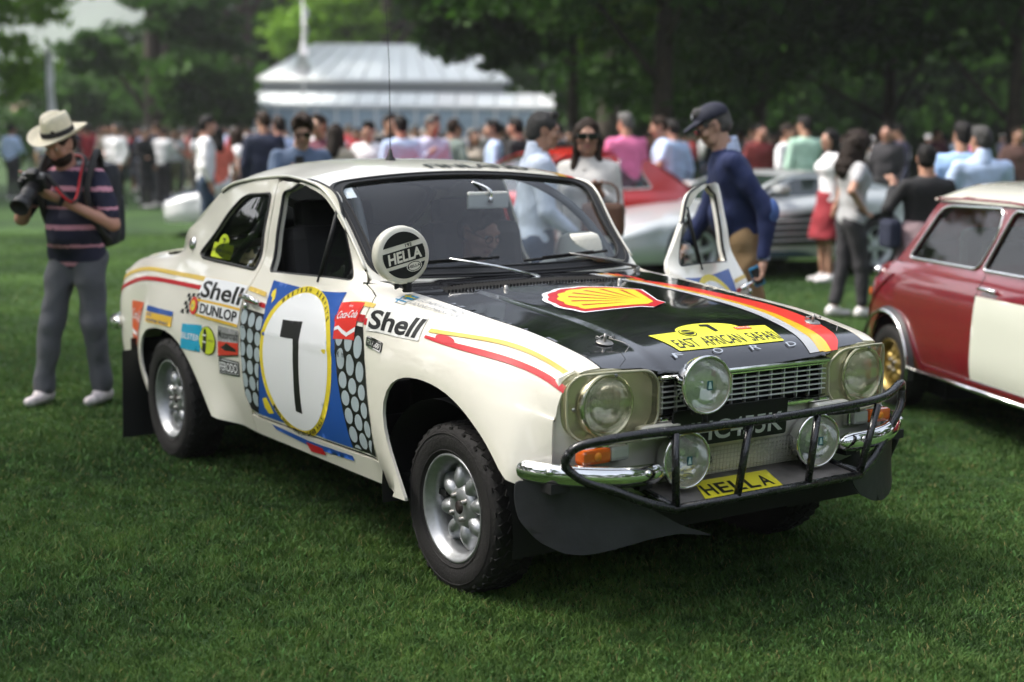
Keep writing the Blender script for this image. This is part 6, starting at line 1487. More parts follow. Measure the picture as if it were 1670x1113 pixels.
def head_mesh(mb, J, res=.008, m_skin=0, m_eye=1, m_lip=2, beard=False):
    c = J['head']; q = J['k']*.98; M = rot_head(J['headrot'][1], J['headrot'][0], J['headrot'][2] if len(J['headrot']) > 2 else 0)
    s = SDF(V3(-.13,-.15,-.17), V3(.13,.16,.15), res)
    s.ball(V3(0,-.012,.035), V3(.076,.094,.086)*1.0, .02); s.ball(V3(0,.020,-.022), V3(.062,.072,.078), .03)
    s.cap(V3(-.030,.040,-.072), V3(.030,.040,-.072), .030, .030, .025); s.ball(V3(0,.066,-.086), V3(.024,.020,.020), .015)
    s.cap(V3(-.034,.082,.030), V3(.034,.082,.030), .013, .013, .015)
    for sx in (-1, 1):
        s.ball(V3(sx*.032,.100,.010), V3(.018,.014,.012), .012, sub=True); s.ball(V3(sx*.045,.066,-.018), V3(.024,.022,.020), .02)
        s.cap(V3(sx*.076,-.012,.022), V3(sx*.074,-.004,-.022), .014, .009, .008, ((1,0,0), 1.6))
    s.cap(V3(0,.092,.018), V3(0,.116,-.022), .008, .012, .010); s.ball(V3(.0,.104,-.026), V3(.019,.013,.010), .008)
    s.cap(V3(-.018,.089,-.052), V3(.018,.089,-.052), .0065, .0065, .007); s.cap(V3(-.014,.087,-.061), V3(.014,.087,-.061), .007, .007, .007)
    V, Q = s.mesh(); mi = np.zeros(len(Q), int)
    C = V[Q].mean(1); lip = (C[:, 1] > .082) & (np.abs(C[:, 0]) < .024) & (C[:, 2] < -.046) & (C[:, 2] > -.067)
    W = (V*q) @ M.T+c
    mb.add(W, Q[~lip], m_skin); 
    if lip.any(): mb.add(W, Q[lip], m_lip)
    for sx in (-1, 1):
        e = (V3(sx*.032,.083,.011)*q)@M.T+c; mb.lathe([(0,.0105),(.005,.0095),(.008,.006),(.0085,0)], 12, aim(e, M@V3(0,1,0)), m=m_eye)
        mb.lathe([(0,.0116),(.004,.0110),(.0052,.0098)], 10, aim(e, M@V3(0,1,0)), m=m_lip+1)
    nk = SDF(c-.22, c+.12, .012); nk.cap(J['neck']+V3(0,-.005,-.05), c+V3(0,-.03,-.03)*q, .060*q*(.85 if J['female'] else 1), .054*q*(.85 if J['female'] else 1), .02); V, Q = nk.mesh(); mb.add(V, Q, m_skin)
    return M

SKIN = {'light': mat('skin_light', (.50,.29,.21), .5, sub=.08, var=.08, scale=20), 'tan': mat('skin_tan', (.40,.215,.145), .5, sub=.08, var=.08, scale=20), 'dark': mat('skin_ruddy', (.46,.235,.17), .5, sub=.05)}
EYE = mat('eye_white', (.38,.36,.34), .3); LIP = mat('lip', (.40,.16,.13), .5); IRIS = mat('iris', (.03,.02,.015), .1)
def cloth(name, col, rough=.85, **k): return mat('cloth_'+name, col, rough, var=k.pop('var', .12), scale=k.pop('scale', 12), bump=k.pop('bump', .9), bscale=k.pop('bscale', 15), **k)
HAIR = {n: mat('hair_'+n, tuple(q*.6 for q in c), .6, spec=.2, var=.35, scale=60, bump=.6, bscale=250) for n, c in dict(black=(.012,.010,.009), brown=(.045,.025,.014), darkbrown=(.025,.014,.009), grey=(.16,.155,.15), blond=(.22,.14,.07), darkgrey=(.07,.068,.066)).items()}

def hair_mesh(J, M, style='short', res=.012, volume=0.):
    c = J['head']; q = J['k']*.98; s = SDF(V3(-.20,-.24,-.50 if style in ('long','curly') else -.20), V3(.20,.20,.22), res)
    e = .006+volume
    s.ball(V3(0,-.016,.040), V3(.078+e,.094+e,.087+e), .02)
    if style == 'short':
        s.ball(V3(0,-.052,-.015), V3(.066+e*.6,.056+e,.062), .03)
        s.ball(V3(0,.125,-.030), V3(.098,.112,.096), .012, sub=True)
        for sx in (-1, 1): s.ball(V3(sx*.088,.004,-.010), V3(.030,.040,.048), .01, sub=True); s.ball(V3(sx*.062,.098,.030), V3(.030,.035,.035), .01, sub=True)
        s.cut(V3(0,-.05,-.062), (0,.25,-1))
        s.cap(V3(-.03,.055,.115), V3(.035,.050,.118), .026+volume, .022+volume, .02)
    elif style == 'bob':
        s.ball(V3(0,-.035,-.03), V3(.088+e,.080+e,.10), .03); s.cut(V3(0,.070,.06), (0,.9,-.40))
    else:
        s.cap(V3(0,-.06,0), V3(0,-.085,-.20), .084+e, .080+volume*2, .05, ((0,1,0), 1.2)); s.cap(V3(.070,-.01,.0), V3(.085,.03,-.24), .026+volume, .030+volume*.8, .03); s.cap(V3(-.070,-.01,.0), V3(-.085,.03,-.24), .026+volume, .030+volume*.8, .03)
        s.ball(V3(0,.128,-.018), V3(.064,.080,.098), .015, sub=True)
    s.wrinkle(.006 if volume < .02 else .016, 70, 3)
    V, Q = s.mesh(); return (V*q)@M.T+c, Q

def part_mesh(name, VQ, mats, parent, midx=None):
    V, Q = VQ; return meshobj(name, V, Q, mats, parent, True, midx)

def build_person(label, loc, rz, J, top, top_m, bottom_m, skin='tan', hair='black', hair_style='short', sleeve=(1., .95), hem=.02, shoe_m=None, res=.014, short_trousers=1., group=None, hairvol=0., hands=(.5,.5), stripes=None, belly=0., palm=None, hand_detail=True, skirt=False, seated=False, top_wr=.004, tail=None, collar=None, flare=.008, trouser_e=.012, name='person'):
    t = thing(name, label, 'person', loc, rz, group); sk = SKIN[skin]
    lo = np.min([J[k] for k in J if isinstance(J[k], np.ndarray)], 0)-.22; hi = np.max([J[k] for k in J if isinstance(J[k], np.ndarray)], 0)+.22; lo[2] = -.02
    # body
    b = SDF(lo, hi, res); torso_shape(b, J, -.004, belly=belly)
    for nm in 'RL':
        arm_shape(b, J, nm); leg_shape(b, J, nm)
        if not hand_detail: d = J['wri'+nm]-J['elb'+nm]; d /= np.linalg.norm(d); b.cap(J['wri'+nm], J['wri'+nm]+d*.10, .03, .024, .02)
    b.cap(J['neck']+V3(0,0,-.05), J['head']+V3(0,-.02,-.04), .06, .055, .02)
    V, Q = b.mesh(); mb = MB(); mb.add(V, Q, 0)
    M = head_mesh(mb, J, res=.008 if res < .02 else .013)
    if hand_detail:
        for i, nm in enumerate('RL'): hand_mesh(mb, J['wri'+nm], J['elb'+nm], hands[i], side=1 if nm == 'R' else -1, palm_n=(palm or {}).get(nm))
    body = mb.build('body', [sk, EYE, LIP, IRIS], t)
    # top
    s = SDF(lo, hi, res); torso_shape(s, J, .014, belly=belly)
    for nm in 'RL': arm_shape(s, J, nm, .013, up_to=min(1, sleeve[0]), low_to=sleeve[1])
    s.wrinkle(top_wr, 26, int(abs(loc[0]*10)) % 50)
    s.cut(J['pel']+V3(0,0,-hem), (0,0,-1)); s.cut(J['neck']+V3(0,.02,.022), (0,-.25,1))
    V, Q = s.mesh(); mi = None
    mats_ = [top_m]
    if stripes:
        C = V[Q].mean(1); ph = ((J['neck'][2]-C[:, 2]) % stripes[1]) < stripes[2]; mi = ph.astype(int); mats_ = [top_m, stripes[0]]
    part_mesh(top, (V, Q), mats_, t, mi)
    if collar is not None:
        s = SDF(J['neck']-.16, J['neck']+.18, .010); s.cap(J['neck']+V3(0,-.012,-.03), J['neck']+V3(0,.0,.045), .078, .070, .01); s.cap(J['neck']+V3(0,.0,-.06), J['neck']+V3(0,.02,.14), .062, .066, .005, sub=True); s.cut(J['neck']+V3(0,.045,.03), (0,.8,.6)); part_mesh('collar', s.mesh(), [collar], t)
    # trousers
    s = SDF(lo, hi, res); q = J['k']
    s.cap(J['pel']+V3(-.07*q,0,-.02), J['pel']+V3(.07*q,0,-.02), .110*q, .110*q, .05, ((0,1,0), 1.1)); s.cap(J['pel']+V3(-.06*q,0,.05), J['pel']+V3(.06*q,0,.05), .100*q, .100*q, .05, ((0,1,0), 1.12))
    for nm in 'RL': leg_shape(s, J, nm, trouser_e, to=short_trousers*.97, flare=flare)
    if skirt: s.cap(J['pel'], (J['kneL']+J['kneR'])/2, .15, .22, .05, ((0,1,0), 1.2)); s.cut((J['kneL']+J['kneR'])/2, (0,0,-1))
    s.wrinkle(top_wr*1.1, 24, 9); s.cut(J['pel']+V3(0,0,.10), (0,0,1))
    part_mesh('trousers' if not skirt else 'skirt', s.mesh(), [bottom_m], t)
    for nm in 'RL':
        a = J['ank'+nm]; s = SDF(a+V3(-.12,-.20,-.12), a+V3(.12,.30,.10), min(res, .012)); s.cap(a+V3(0,-.035,-.045), a+V3(0,.14,-.055), .040, .034, .03, ((0,0,1), 1.15)); s.cap(a+V3(0,-.02,-.02), a+V3(0,.02,-.03), .044, .045, .03); s.cut(a+V3(0,0,-.083), (0,0,-1))
        V, Q = s.mesh(); mi = (V[Q].mean(1)[:, 2] < a[2]-.058).astype(int); part_mesh('shoe', (V, Q), [shoe_m or MATS['shoe_white'], MATS['shoe_sole']], t, mi)
    if hair: part_mesh('hair', hair_mesh(J, M, hair_style, .010 if res < .02 else .018, hairvol), [HAIR[hair]], t)
    return t, J, M, body
mat('shoe_white', (.62,.60,.60), .6, var=.1, scale=30); mat('shoe_sole', (.55,.54,.52), .6); mat('shoe_black', (.015,.013,.012), .4); mat('shoe_brown', (.06,.03,.015), .5)
# ------------------------------------------------------------------ the people close by
TO = VIEW+180                                   # heading that faces the camera
def rzh(h): return R(h-90)
def at(px, d): p = place_dp(px, d); return (p.x, p.y, p.z)
navy = cloth('navy_polo', (.012,.013,.035)); pinks = cloth('pink_stripe', (.55,.25,.32)); greyt = cloth('grey_trouser', (.105,.108,.122), scale=3); khaki = cloth('khaki', (.24,.155,.075)); navys = cloth('navy_sweater', (.012,.022,.085)); lblue = cloth('light_blue', (.42,.53,.74)); whitec = cloth('white', (.72,.71,.73)); jeans = cloth('jeans', (.025,.045,.085)); black = cloth('black', (.012,.012,.014)); greytee = cloth('grey_tee', (.33,.33,.34)); charc = cloth('charcoal', (.03,.028,.033)); mauve = cloth('mauve', (.20,.14,.15)); patch = cloth('elbow_patch', (.07,.13,.34))
red = cloth('red', (.38,.02,.03)); green = cloth('green', (.33,.50,.40)); pink = cloth('pink', (.55,.13,.28)); coral = cloth('coral', (.75,.17,.12)); lilac = cloth('lilac', (.50,.50,.66)); maroonc = cloth('maroon', (.10,.02,.04)); beige = cloth('beige', (.42,.36,.29)); denim = cloth('denim_shirt', (.09,.13,.21)); olive = cloth('olive', (.09,.09,.05)); cream_c = cloth('cream', (.6,.55,.45)); teal = cloth('grey_green', (.16,.20,.18)); magenta = cloth('magenta', (.45,.02,.20))

def straw_hat(name, M, c, parent, matc, band=True, sc=1., label=None, cat=None, **k):
    """crown with a centre dent and pinched front, curved brim; M rotates, c is the hat's seat"""
    rings = [(0,.100),(.02,.101),(.04,.108),(.058,.113),(.072,.106),(.080,.085),(.084,.05),(.088,.012),(.092,.0),(.100,-.003),(.118,-.004),(.140,.002),(.160,.012),(.163,.013),(.160,.009),(.140,-.002),(.118,-.008),(.100,-.008)]
    V = []; n = 40
    for (r, h) in rings:
        for j in range(n):
            a = 2*math.pi*j/n; x = math.cos(a)*r*.90; y = math.sin(a)*r*1.06
            hh = h
            if h > .04: hh -= .026*math.exp(-(x/.020)**2)*(1 if abs(y) < .07 else .5)*(h/.11); x *= 1-.22*max(0, y/.09)*(h/.11)
            if r > .09: hh += .018*abs(math.cos(a))**2*(r-.09)/.07-.016*abs(math.sin(a))**2*(r-.09)/.07
            V.append((x, y, hh))
    Fc = [(i*n+j, (i+1)*n+j, (i+1)*n+(j+1) % n, i*n+(j+1) % n) for i in range(len(rings)-1) for j in range(n)]
    W = (np.array(V)*sc)@np.array(M).T+np.array(c)
    o = meshobj(name, W, Fc, [matc], parent)
    if label: o['label'] = label; o['category'] = cat
    if band:
        mb = MB(); B = []
        for h, r in ((.006,.0905),(.034,.0875)):
            for j in range(n): a = 2*math.pi*j/n; x = math.cos(a)*r*.90*1.01; y = math.sin(a)*r*1.06*1.01; B.append((x, y, h))
        mb.add((np.array(B)*sc)@np.array(M).T+np.array(c), [(j, (j+1) % n, n+(j+1) % n, n+j) for j in range(n)]); mb.build('hat_band', band if band is not True else black, o)
    return o
straw = mat('straw', (.76,.69,.52), .75, var=.08, scale=40, bump=.3, bscale=500); felt = mat('pale_felt', (.86,.84,.74), .8, var=.04)
# photographer
J = pose(1.575, 9, R_=((.13,.03,-.25),(-.05,.20,-.05)), L_=((-.11,.03,-.27),(.13,.22,-.12)), head=(26,-8,0), feet={'R':(.20,.10),'L':(-.13,-.02)}, width=1.08)
ph_loc = at(124, 7.95); ph_h = TO-14
t, J_, M_, b_ = build_person('man in straw hat, striped navy polo and grey trousers taking a photo at the left', ph_loc, rzh(ph_h), J, 'polo_shirt', navy, greyt, 'dark', 'brown', 'short', sleeve=(.82, 0), hem=.10, shoe_m=mat('shoe_red', (.62,.56,.56), .6, var=.3, scale=30), stripes=(pinks, .105, .018), belly=.03, hands=(.9,.8), palm={'R':(.6,.3,-.6),'L':(.7,.2,.8)}, top_wr=.008, trouser_e=.0125, flare=.010)
M3 = np.array(M_) @ np.array(Matrix.Rotation(R(4), 3, 'X'))
straw_hat('hat', M3, J['head']+M_@V3(0,-.01,.062), t, straw, black, 1.03)
s = SDF(V3(-.13,-.15,-.20), V3(.13,.16,.15), .009); s.ball(V3(0,.028,-.062), (.061,.064,.050), .02); s.ball(V3(0,.098,-.050), (.020,.02,.010), .006, sub=True); s.cut(V3(0,.04,-.034), (0,.3,1)); 
V, Q = s.mesh(); part_mesh('beard', ((V)@M_.T+J['head'], Q), [HAIR['brown']], t)
def P_(loc, h, v): q = Matrix.Rotation(rzh(h), 3, 'Z') @ Vector(v); return Vector(loc)+q
cm = (J['wriR']+J['wriL'])/2+V3(.01,.07,.06)
camt = thing('camera', 'black camera with a big lens held by the man in the straw hat', 'camera', P_(ph_loc, ph_h, cm), rzh(ph_h)); camt.rotation_euler = (R(-34), 0, rzh(ph_h)+R(4))
cbm = mat('camera_black', (.014,.014,.015), .45, bump=.2, bscale=200)
mb = MB(); mb.box((0,0,0), (.145,.062,.098), bev=.014); mb.box((0,.0,.062), (.062,.060,.036), bev=.014); mb.box((.062,.03,-.005), (.03,.035,.09), bev=.012); mb.build('camera_body', cbm, camt)
mb = MB(); mb.lathe([(.030,.03),(.036,.032),(.038,.08),(.041,.085),(.041,.13),(.036,.135),(.038,.165),(.046,.17),(.050,.225),(.047,.226),(.040,.18),(0,.178)], 28, aim((0,.0,-.003), (0,1,0))); mb.build('lens_barrel', cbm, camt)
mb = MB(); mb.lathe([(0,.012),(.014,.012),(.015,0)], 16, place(.045,0,.048)); mb.lathe([(0,.010),(.011,.010),(.012,0)], 16, place(-.05,0,.048)); mb.box((0,-.033,0), (.07,.004,.05)); mb.build('dial', mat('dial_grey', (.2,.2,.2), .3), camt)
st_ = mat('strap_black', (.02,.018,.018), .7); 
mb = MB(); N_ = J['neck']; pts = smooth_poly3([cm+V3(.07,0,.04), (cm+N_)/2+V3(.14,.05,-.12), N_+V3(.12,.06,-.03), N_+V3(.05,-.06,.06), N_+V3(-.05,-.06,.06), N_+V3(-.12,.06,-.03), (cm+N_)/2+V3(-.16,.06,-.14), cm+V3(-.07,0,.04)], 40)
mb.tube([P_(ph_loc, ph_h, p) for p in pts], .014, 6); strp = mb.build('camera_strap', st_); strp.parent = camt; bpy.context.view_layer.update(); strp.matrix_parent_inverse = camt.matrix_world.inverted()
mb = MB(); mb.tube([P_(ph_loc, ph_h, p+np.array([.0,.012,0])) for p in pts[18:38]], .007, 6); s2 = mb.build('strap_edge', D['red']); s2.parent = strp; s2.matrix_parent_inverse = strp.matrix_world.inverted() if False else Matrix()
# watch
e, w = J['elbL'], J['wriL']; d_ = (w-e)/np.linalg.norm(w-e); mb = MB(); mb.lathe([(.034,-.012),(.036,-.010),(.036,.010),(.034,.012)], 20, aim(w-d_*.01, d_)); mb.build('watch', black, t)
# backpack
bp_ = thing('backpack', 'black backpack on the back of the man in the straw hat', 'backpack', P_(ph_loc, ph_h, J['chest']+V3(-.02,-.20,-.06)), rzh(ph_h))
mb = MB(); mb.box((0,0,0), (.31,.17,.48), bev=.08); mb.box((0,-.10,-.08), (.26,.09,.28), bev=.04); mb.build('bag', mat('pack_black', (.014,.016,.022), .7, bump=.2), bp_)
mb = MB()
for sx in (-1, 1): q = smooth_poly3([(sx*.10,.08,.22),(sx*.13,.16,.30),(sx*.15,.26,.22),(sx*.14,.30,.05),(sx*.15,.22,-.10),(sx*.14,.08,-.20)], 16); mb.tube(q, .020, 6)
mb.build('shoulder_strap', st_, bp_)

# man in navy cap behind the open door
J = pose(1.74, 15, R_=((.05,.06,-.29),(.03,.18,-.50)), L_=((-.05,-.19,-.28),(-.06,-.17,-.56)), head=(28,-4,0), feet={'R':(.10,.16),'L':(-.10,-.10)}, width=1.06)
cl, ch_ = at(1213, 8.35), VIEW+90+4
t, J_, M_, b_ = build_person('man in navy cap and navy sweater bending behind the open car door', cl, rzh(ch_), J, 'sweater', navys, khaki, 'light', 'grey', 'short', sleeve=(1, .90), hem=.11, shoe_m=MATS['shoe_brown'], belly=.04, collar=cloth('striped_collar', (.48,.56,.74)), top_wr=.009, hands=(.5,.9), palm={'L':(.2,1,0)}, trouser_e=.02, flare=.02)
s = SDF(V3(-.14,-.17,-.1), V3(.14,.24,.2), .009); s.ball(V3(0,-.012,.055), (.091,.108,.080), .01); s.cut(V3(0,0,.045), (0,.12,-1)); s.cap(V3(-.035,.09,.055), V3(.035,.09,.055), .045, .045, .02, ((0,0,1), 3.4)); s.cap(V3(-.03,.13,.048), V3(.03,.13,.048), .042, .042, .02, ((0,0,1), 4.5))
V, Q = s.mesh(); cap = part_mesh('cap', (V@M_.T+J['head'], Q), [mat('cap_navy', (.010,.012,.028), .8, bump=.2)], t)
mb = MB(); mb.lathe([(0,.003),(.018,.002),(.020,0)], 16, aim(J['head']+M_@V3(0,.083,.105), M_@V3(0,1,.55))); mb.build('cap_badge', mat('cap_badge', (.6,.62,.68), .6), cap)
def shades(J, M_, t, big=1.): 
    mb = MB()
    for sx in (-1, 1): mb.box(J['head']+M_@V3(sx*.031,.100,.010), (.050*big,.008,.034*big), rot=Matrix(M_.tolist()), bev=.003); mb.tube([J['head']+M_@V3(sx*.060,.095,.014), J['head']+M_@V3(sx*.080,.0,.014)], .0035, 5)
    mb.tube([J['head']+M_@V3(-.01,.104,.016), J['head']+M_@V3(.01,.104,.016)], .003, 5); return mb.build('sunglasses', mat('sunglass_black', (.008,.007,.007), .08, coat=1), t)
shades(J, M_, t)
e = J['elbL']; s = SDF(e-.12, e+.12, .012); s.ball(e+V3(-.006,-.008,.0), (.0555,.0575,.080), .01); s2_ = s; V, Q = s.mesh(); keep = ((V[Q].mean(1)-e)@V3(-.9,-.44,.0)) > .010; part_mesh('elbow_patch', (V, Q[keep]), [patch], t)
e, w = J['elbL'], J['wriL']; d_ = (w-e)/np.linalg.norm(w-e); mb = MB(); mb.lathe([(.030,-.025),(.036,-.02),(.037,.012),(.032,.014)], 20, aim(w-d_*.02, d_)); mb.build('shirt_cuff', MATS['cloth_striped_collar'], t)
ph = w+d_*.085+V3(-.01,.03,0); pht = thing('phone', 'blue phone in the hand of the man in the navy cap', 'phone', P_(cl, ch_, ph), rzh(ch_)); mb = MB(); mb.box((0,0,0), (.014,.062,.115), bev=.006); o = mb.build('phone_body', mat('phone_blue', (.01,.25,.50), .3, coat=1), pht); mb = MB(); mb.box((-.0085,0,0), (.002,.052,.095)); mb.build('phone_screen', cbm, pht); pht.rotation_euler.x = R(-25)

# man with dark grey hair, light blue shirt, and the woman in sunglasses he talks to
J = pose(1.665, 2, head=(6,-10,0), R_=((.05,.02,-.28),(.02,.20,-.42)), width=1.05); l = at(872, 8.7)
build_person('bearded man in pale blue shirt talking behind the windscreen', l, rzh(VIEW-90+12), J, 'shirt', cloth('pale_shirt', (.56,.63,.76)), jeans, 'tan', 'darkgrey', 'short', hem=.05, collar=MATS['cloth_pale_shirt'], shoe_m=MATS['shoe_brown'])
J = pose(1.63, 0, head=(2,14,0), L_=((-.04,.0,-.27),(.04,.20,-.14)), R_=((.06,.02,-.27),(.05,.18,-.42)), female=True); l = at(955, 8.9)
t, _, M_, _ = build_person('woman in big sunglasses and white blouse behind the windscreen pillar', l, rzh(TO-16), J, 'blouse', cloth('blouse', (.66,.64,.60)), jeans, 'tan', 'brown', 'long', sleeve=(1,.7), hem=.10)
shades(J, M_, t, 1.15); mb = MB(); mb.lathe([(0,.003),(.011,.002),(.012,0)], 12, aim(J['neck']+V3(0,.10,-.06), (0,1,0))); mb.build('pendant', MATS['house_wall'], t)
bg_ = thing('handbag', 'brown handbag carried by the woman in big sunglasses', 'bag', P_(l, TO-16, J['wriL']+V3(-.05,.10,-.16)), rzh(TO-16)); mb = MB(); mb.box((0,0,0), (.26,.10,.20), bev=.03); mb.build('bag_body', mat('leather_brown', (.12,.055,.03), .5), bg_); mb = MB(); mb.tube(smooth_poly3([(-.09,0,.09),(-.07,0,.2),(.07,0,.2),(.09,0,.09)], 12), .008, 6); mb.build('bag_handle', MATS['leather_brown'], bg_)
# curly haired woman
J = pose(1.62, 2, head=(8,-8,0), R_=((.16,-.17,-.20),(.03,.02,-.36)), L_=((-.06,.02,-.28),(-.02,.12,-.50)), female=True, feet={'R':(.09,.10),'L':(-.07,-.10)}); l = at(1385, 12.5)
build_person('curly haired woman in grey tee and cropped dark trousers, hand on hip', l, rzh(VIEW-90+14), J, 't_shirt', greytee, charc, 'tan', 'darkbrown', 'curly', sleeve=(.55,0), hem=.06, short_trousers=.86, hairvol=.028, hem_=0) if False else build_person('curly haired woman in grey tee and cropped dark trousers, hand on hip', l, rzh(VIEW-90+14), J, 't_shirt', greytee, charc, 'tan', 'darkbrown', 'curly', sleeve=(.55,0), hem=.06, short_trousers=.86, hairvol=.028)
# woman in black from behind with a mauve cardigan round her waist
J = pose(1.56, -2, head=(4,-20,0), R_=((.12,.08,-.20),(.0,.26,.0)), L_=((-.13,.06,-.20),(-.02,.24,-.02)), female=True, width=1.15); l = at(1503, 10.8)
t, *_ = build_person('woman in black seen from behind, mauve cardigan tied round her waist', l, rzh(VIEW+8), J, 'top', black, black, 'tan', 'black', 'short', sleeve=(1,.9), hem=-.06, skirt=True)
s = SDF(J['pel']-V3(.4,.4,.5), J['pel']+V3(.4,.4,.3), .016); s.cap(J['pel']+V3(-.08,-.02,.03), J['pel']+V3(.08,-.02,.03), .135, .135, .05, ((0,1,0),1.1)); s.cap(J['pel']+V3(-.05,-.06,0), J['pel']+V3(-.14,-.10,-.30), .12, .15, .05); s.cap(J['pel']+V3(.05,-.06,0), J['pel']+V3(.10,-.10,-.16), .12, .14, .05); s.wrinkle(.012, 34, 4); part_mesh('cardigan', s.mesh(), [mauve], t)
hb = thing('blue_bag', 'dark blue shoulder bag beside the woman in black', 'bag', P_(l, VIEW+8, J['pel']+V3(-.27,-.02,.05)), rzh(VIEW+8)); mb = MB(); mb.box((0,0,0), (.10,.24,.22), bev=.04); mb.build('bag_body', cloth('bag_blue', (.006,.010,.03)), hb); mb = MB(); mb.tube([(0,0,.10),(.06,0,.35),(.10,-.02,.50)], .010, 6); mb.build('bag_strap', MATS['cloth_bag_blue'], hb)
J = pose(1.70, 0, head=(4,8,0), width=1.15, R_=((.07,.06,-.26),(.0,.26,-.20)), L_=((-.07,.06,-.26),(0,.26,-.20))); 
build_person('grey haired man in light blue shirt seen from behind the maroon car', at(1592, 11.6), rzh(VIEW+6), J, 'shirt', lblue, khaki, 'tan', 'darkgrey', 'short', res=.018, collar=lblue, belly=.02)
build_person('man in blue shirt half hidden left of the grey haired man', at(1560, 12.4), rzh(VIEW-20), pose(1.72, 0, head=(2,20,0)), 'shirt', cloth('mid_blue', (.26,.40,.66)), charc, 'tan', 'black', 'short', res=.018)
# man looking at his phone behind the roof
J = pose(1.68, 6, head=(24,-18,0), R_=((.06,.08,-.24),(-.04,.30,-.12)), L_=((-.08,.04,-.26),(0,.22,-.28)), width=1.05); l = at(488, 10.9)
t, _, M_, _ = build_person('man with brown hair and sunglasses looking at his phone behind the roof', l, rzh(TO-50+360+75), J, 'jacket', denim, charc, 'light', 'brown', 'short', res=.015, hairvol=.012, hands=(.9,.4)); shades(J, M_, t)
p2 = thing('smartphone', 'smartphone held up by the man with brown hair behind the roof', 'phone', P_(l, TO-50+75, J['wriR']+V3(-.02,.09,.06)), rzh(TO-50+75)); mb = MB(); mb.box((0,0,0), (.068,.010,.135), bev=.004); mb.build('phone_body', cbm, p2)
# driver dozing in the car (seen through the windscreen)
J = pose(1.72, -6, head=(20,10,0), R_=((.05,.18,-.20),(.0,.40,-.22)), L_=((-.05,.18,-.20),(.0,.40,-.22)))
off_ = V3(0,0,0)
for nm in 'RL': J['kne'+nm] = J['hip'+nm]+V3(0,.40,.14); J['ank'+nm] = J['kne'+nm]+V3(0,.30,-.14)
t, _, M_, _ = build_person('man in glasses sitting inside the rally car behind the windscreen', (-1.42,.30,-.50), rzh(0), J, 'shirt', charc, charc, 'dark', 'darkbrown', 'short', res=.018)
mb = MB()
for sx in (-1, 1): mb.tube([J['head']+M_@(V3(sx*.031,.104,.008)+V3(.022*math.cos(a), 0, .016*math.sin(a))) for a in np.linspace(0, 2*math.pi, 14, endpoint=False)], .0022, 5, closed=True); mb.tube([J['head']+M_@V3(sx*.055,.10,.012), J['head']+M_@V3(sx*.080,.0,.014)], .002, 5)
mb.build('glasses', black, t)
Mh_ = np.array(Matrix.Rotation(R(-35), 3, 'Z') @ Matrix.Rotation(R(4), 3, 'X')); hat2 = straw_hat('felt_hat', Mh_, (0,0,0), None, felt, False, 1.08, 'cream felt hat lying on the dashboard of the rally car', 'hat'); hat2.location = (-.865,.43,.985)

# ------------------------------------------------------------------ standing crowd: a few prototypes, then copies
protos = []
def proto(J, **k):
    t, *_ = build_person('x', (0,0,0), 0, J, 'top_garment', whitec, jeans, res=.026, hand_detail=False, top_wr=.010, **k); protos.append(t); return t
proto(pose(1.76, 2)); proto(pose(1.74, 0, R_=((.08,.02,-.26),(.0,.20,-.30)), L_=((-.08,.0,-.27),(-.05,.10,-.48))))
proto(pose(1.78, 4, R_=((.05,.10,-.24),(-.06,.28,-.10)), head=(10,20,0), width=1.02), belly=.02); proto(pose(1.64, 1, female=True, L_=((-.08,.04,-.24),(.06,.18,-.16)), head=(6,-15,0)), hair_style='long', sleeve=(.5,0))
proto(pose(1.63, 0, female=True, head=(0,20,0)), hair_style='long', hair='brown', sleeve=(.3,0), skirt=True); proto(pose(1.70, 3, R_=((.10,-.02,-.26),(.10,.22,-.36)), L_=((-.05,.10,-.26),(-.02,.30,-.34)), head=(14,0,0)), sleeve=(.6,0))
bots = [jeans, khaki, charc, greyt, black, beige]; used_p = set()
def crowd(px, d, pi, top, bot, head, label, hair=None, skin=None, group=None, sc=1.):
    src = protos[pi]
    if pi in used_p: t = copy_thing(src)
    else: t = src; used_p.add(pi)
    p = at(px, d); t.location = p; t.rotation_euler = (0,0,rzh(head)); t.scale = (sc,sc,sc); t['label'] = label
    if group: t['group'] = group
    for c in t.children:
        n = c.name.split('.')[0]
        m = top if n == 'top_garment' else bot if n in ('trousers','skirt') else HAIR[hair] if (n == 'hair' and hair) else SKIN[skin] if (n == 'body' and skin) else None
        if m: c.material_slots[0].link = 'OBJECT'; c.material_slots[0].material = m
    return t
crowd(336, 18.2, 0, whitec, jeans, VIEW-70, 'tall man in white shirt left of the woman in coral', 'black', 'dark')
crowd(358, 19.2, 3, coral, whitec, VIEW+40, 'dark haired woman in coral vest and white trousers', 'black', 'tan')
crowd(388, 20.4, 4, whitec, black, VIEW-60, 'woman in white blouse facing the woman in coral', 'brown')
crowd(432, 17.6, 2, cloth('navy_vest', (.012,.018,.045)), charc, VIEW+10, 'man in navy body warmer with his back turned', 'brown', sc=1.02)
crowd(458, 17.9, 0, lblue, charc, VIEW+30, 'person in light blue sleeves right of the navy body warmer', 'darkbrown')
crowd(522, 15.5, 1, maroonc, charc, VIEW+150, 'person in maroon top behind the man with the phone', 'brown')
crowd(548, 14.6, 3, beige, charc, VIEW, 'brown haired woman in beige top seen from behind', 'darkbrown')
crowd(603, 17.0, 5, whitec, jeans, TO-10, 'young man in white tee behind the car roof', 'black')
crowd(633, 19.0, 1, black, black, TO+40, 'man in dark suit left of the radio aerial', 'darkbrown', sc=1.04)
crowd(654, 16.6, 0, lblue, jeans, VIEW+20, 'man in pale blue shirt right of the radio aerial', 'black')
crowd(700, 17.2, 2, lilac, charc, TO+25, 'man in lilac shirt with a pink scarf', 'grey')
crowd(735, 19.5, 0, teal, charc, VIEW-30, 'person in grey green jacket right of the pink scarf', 'brown')
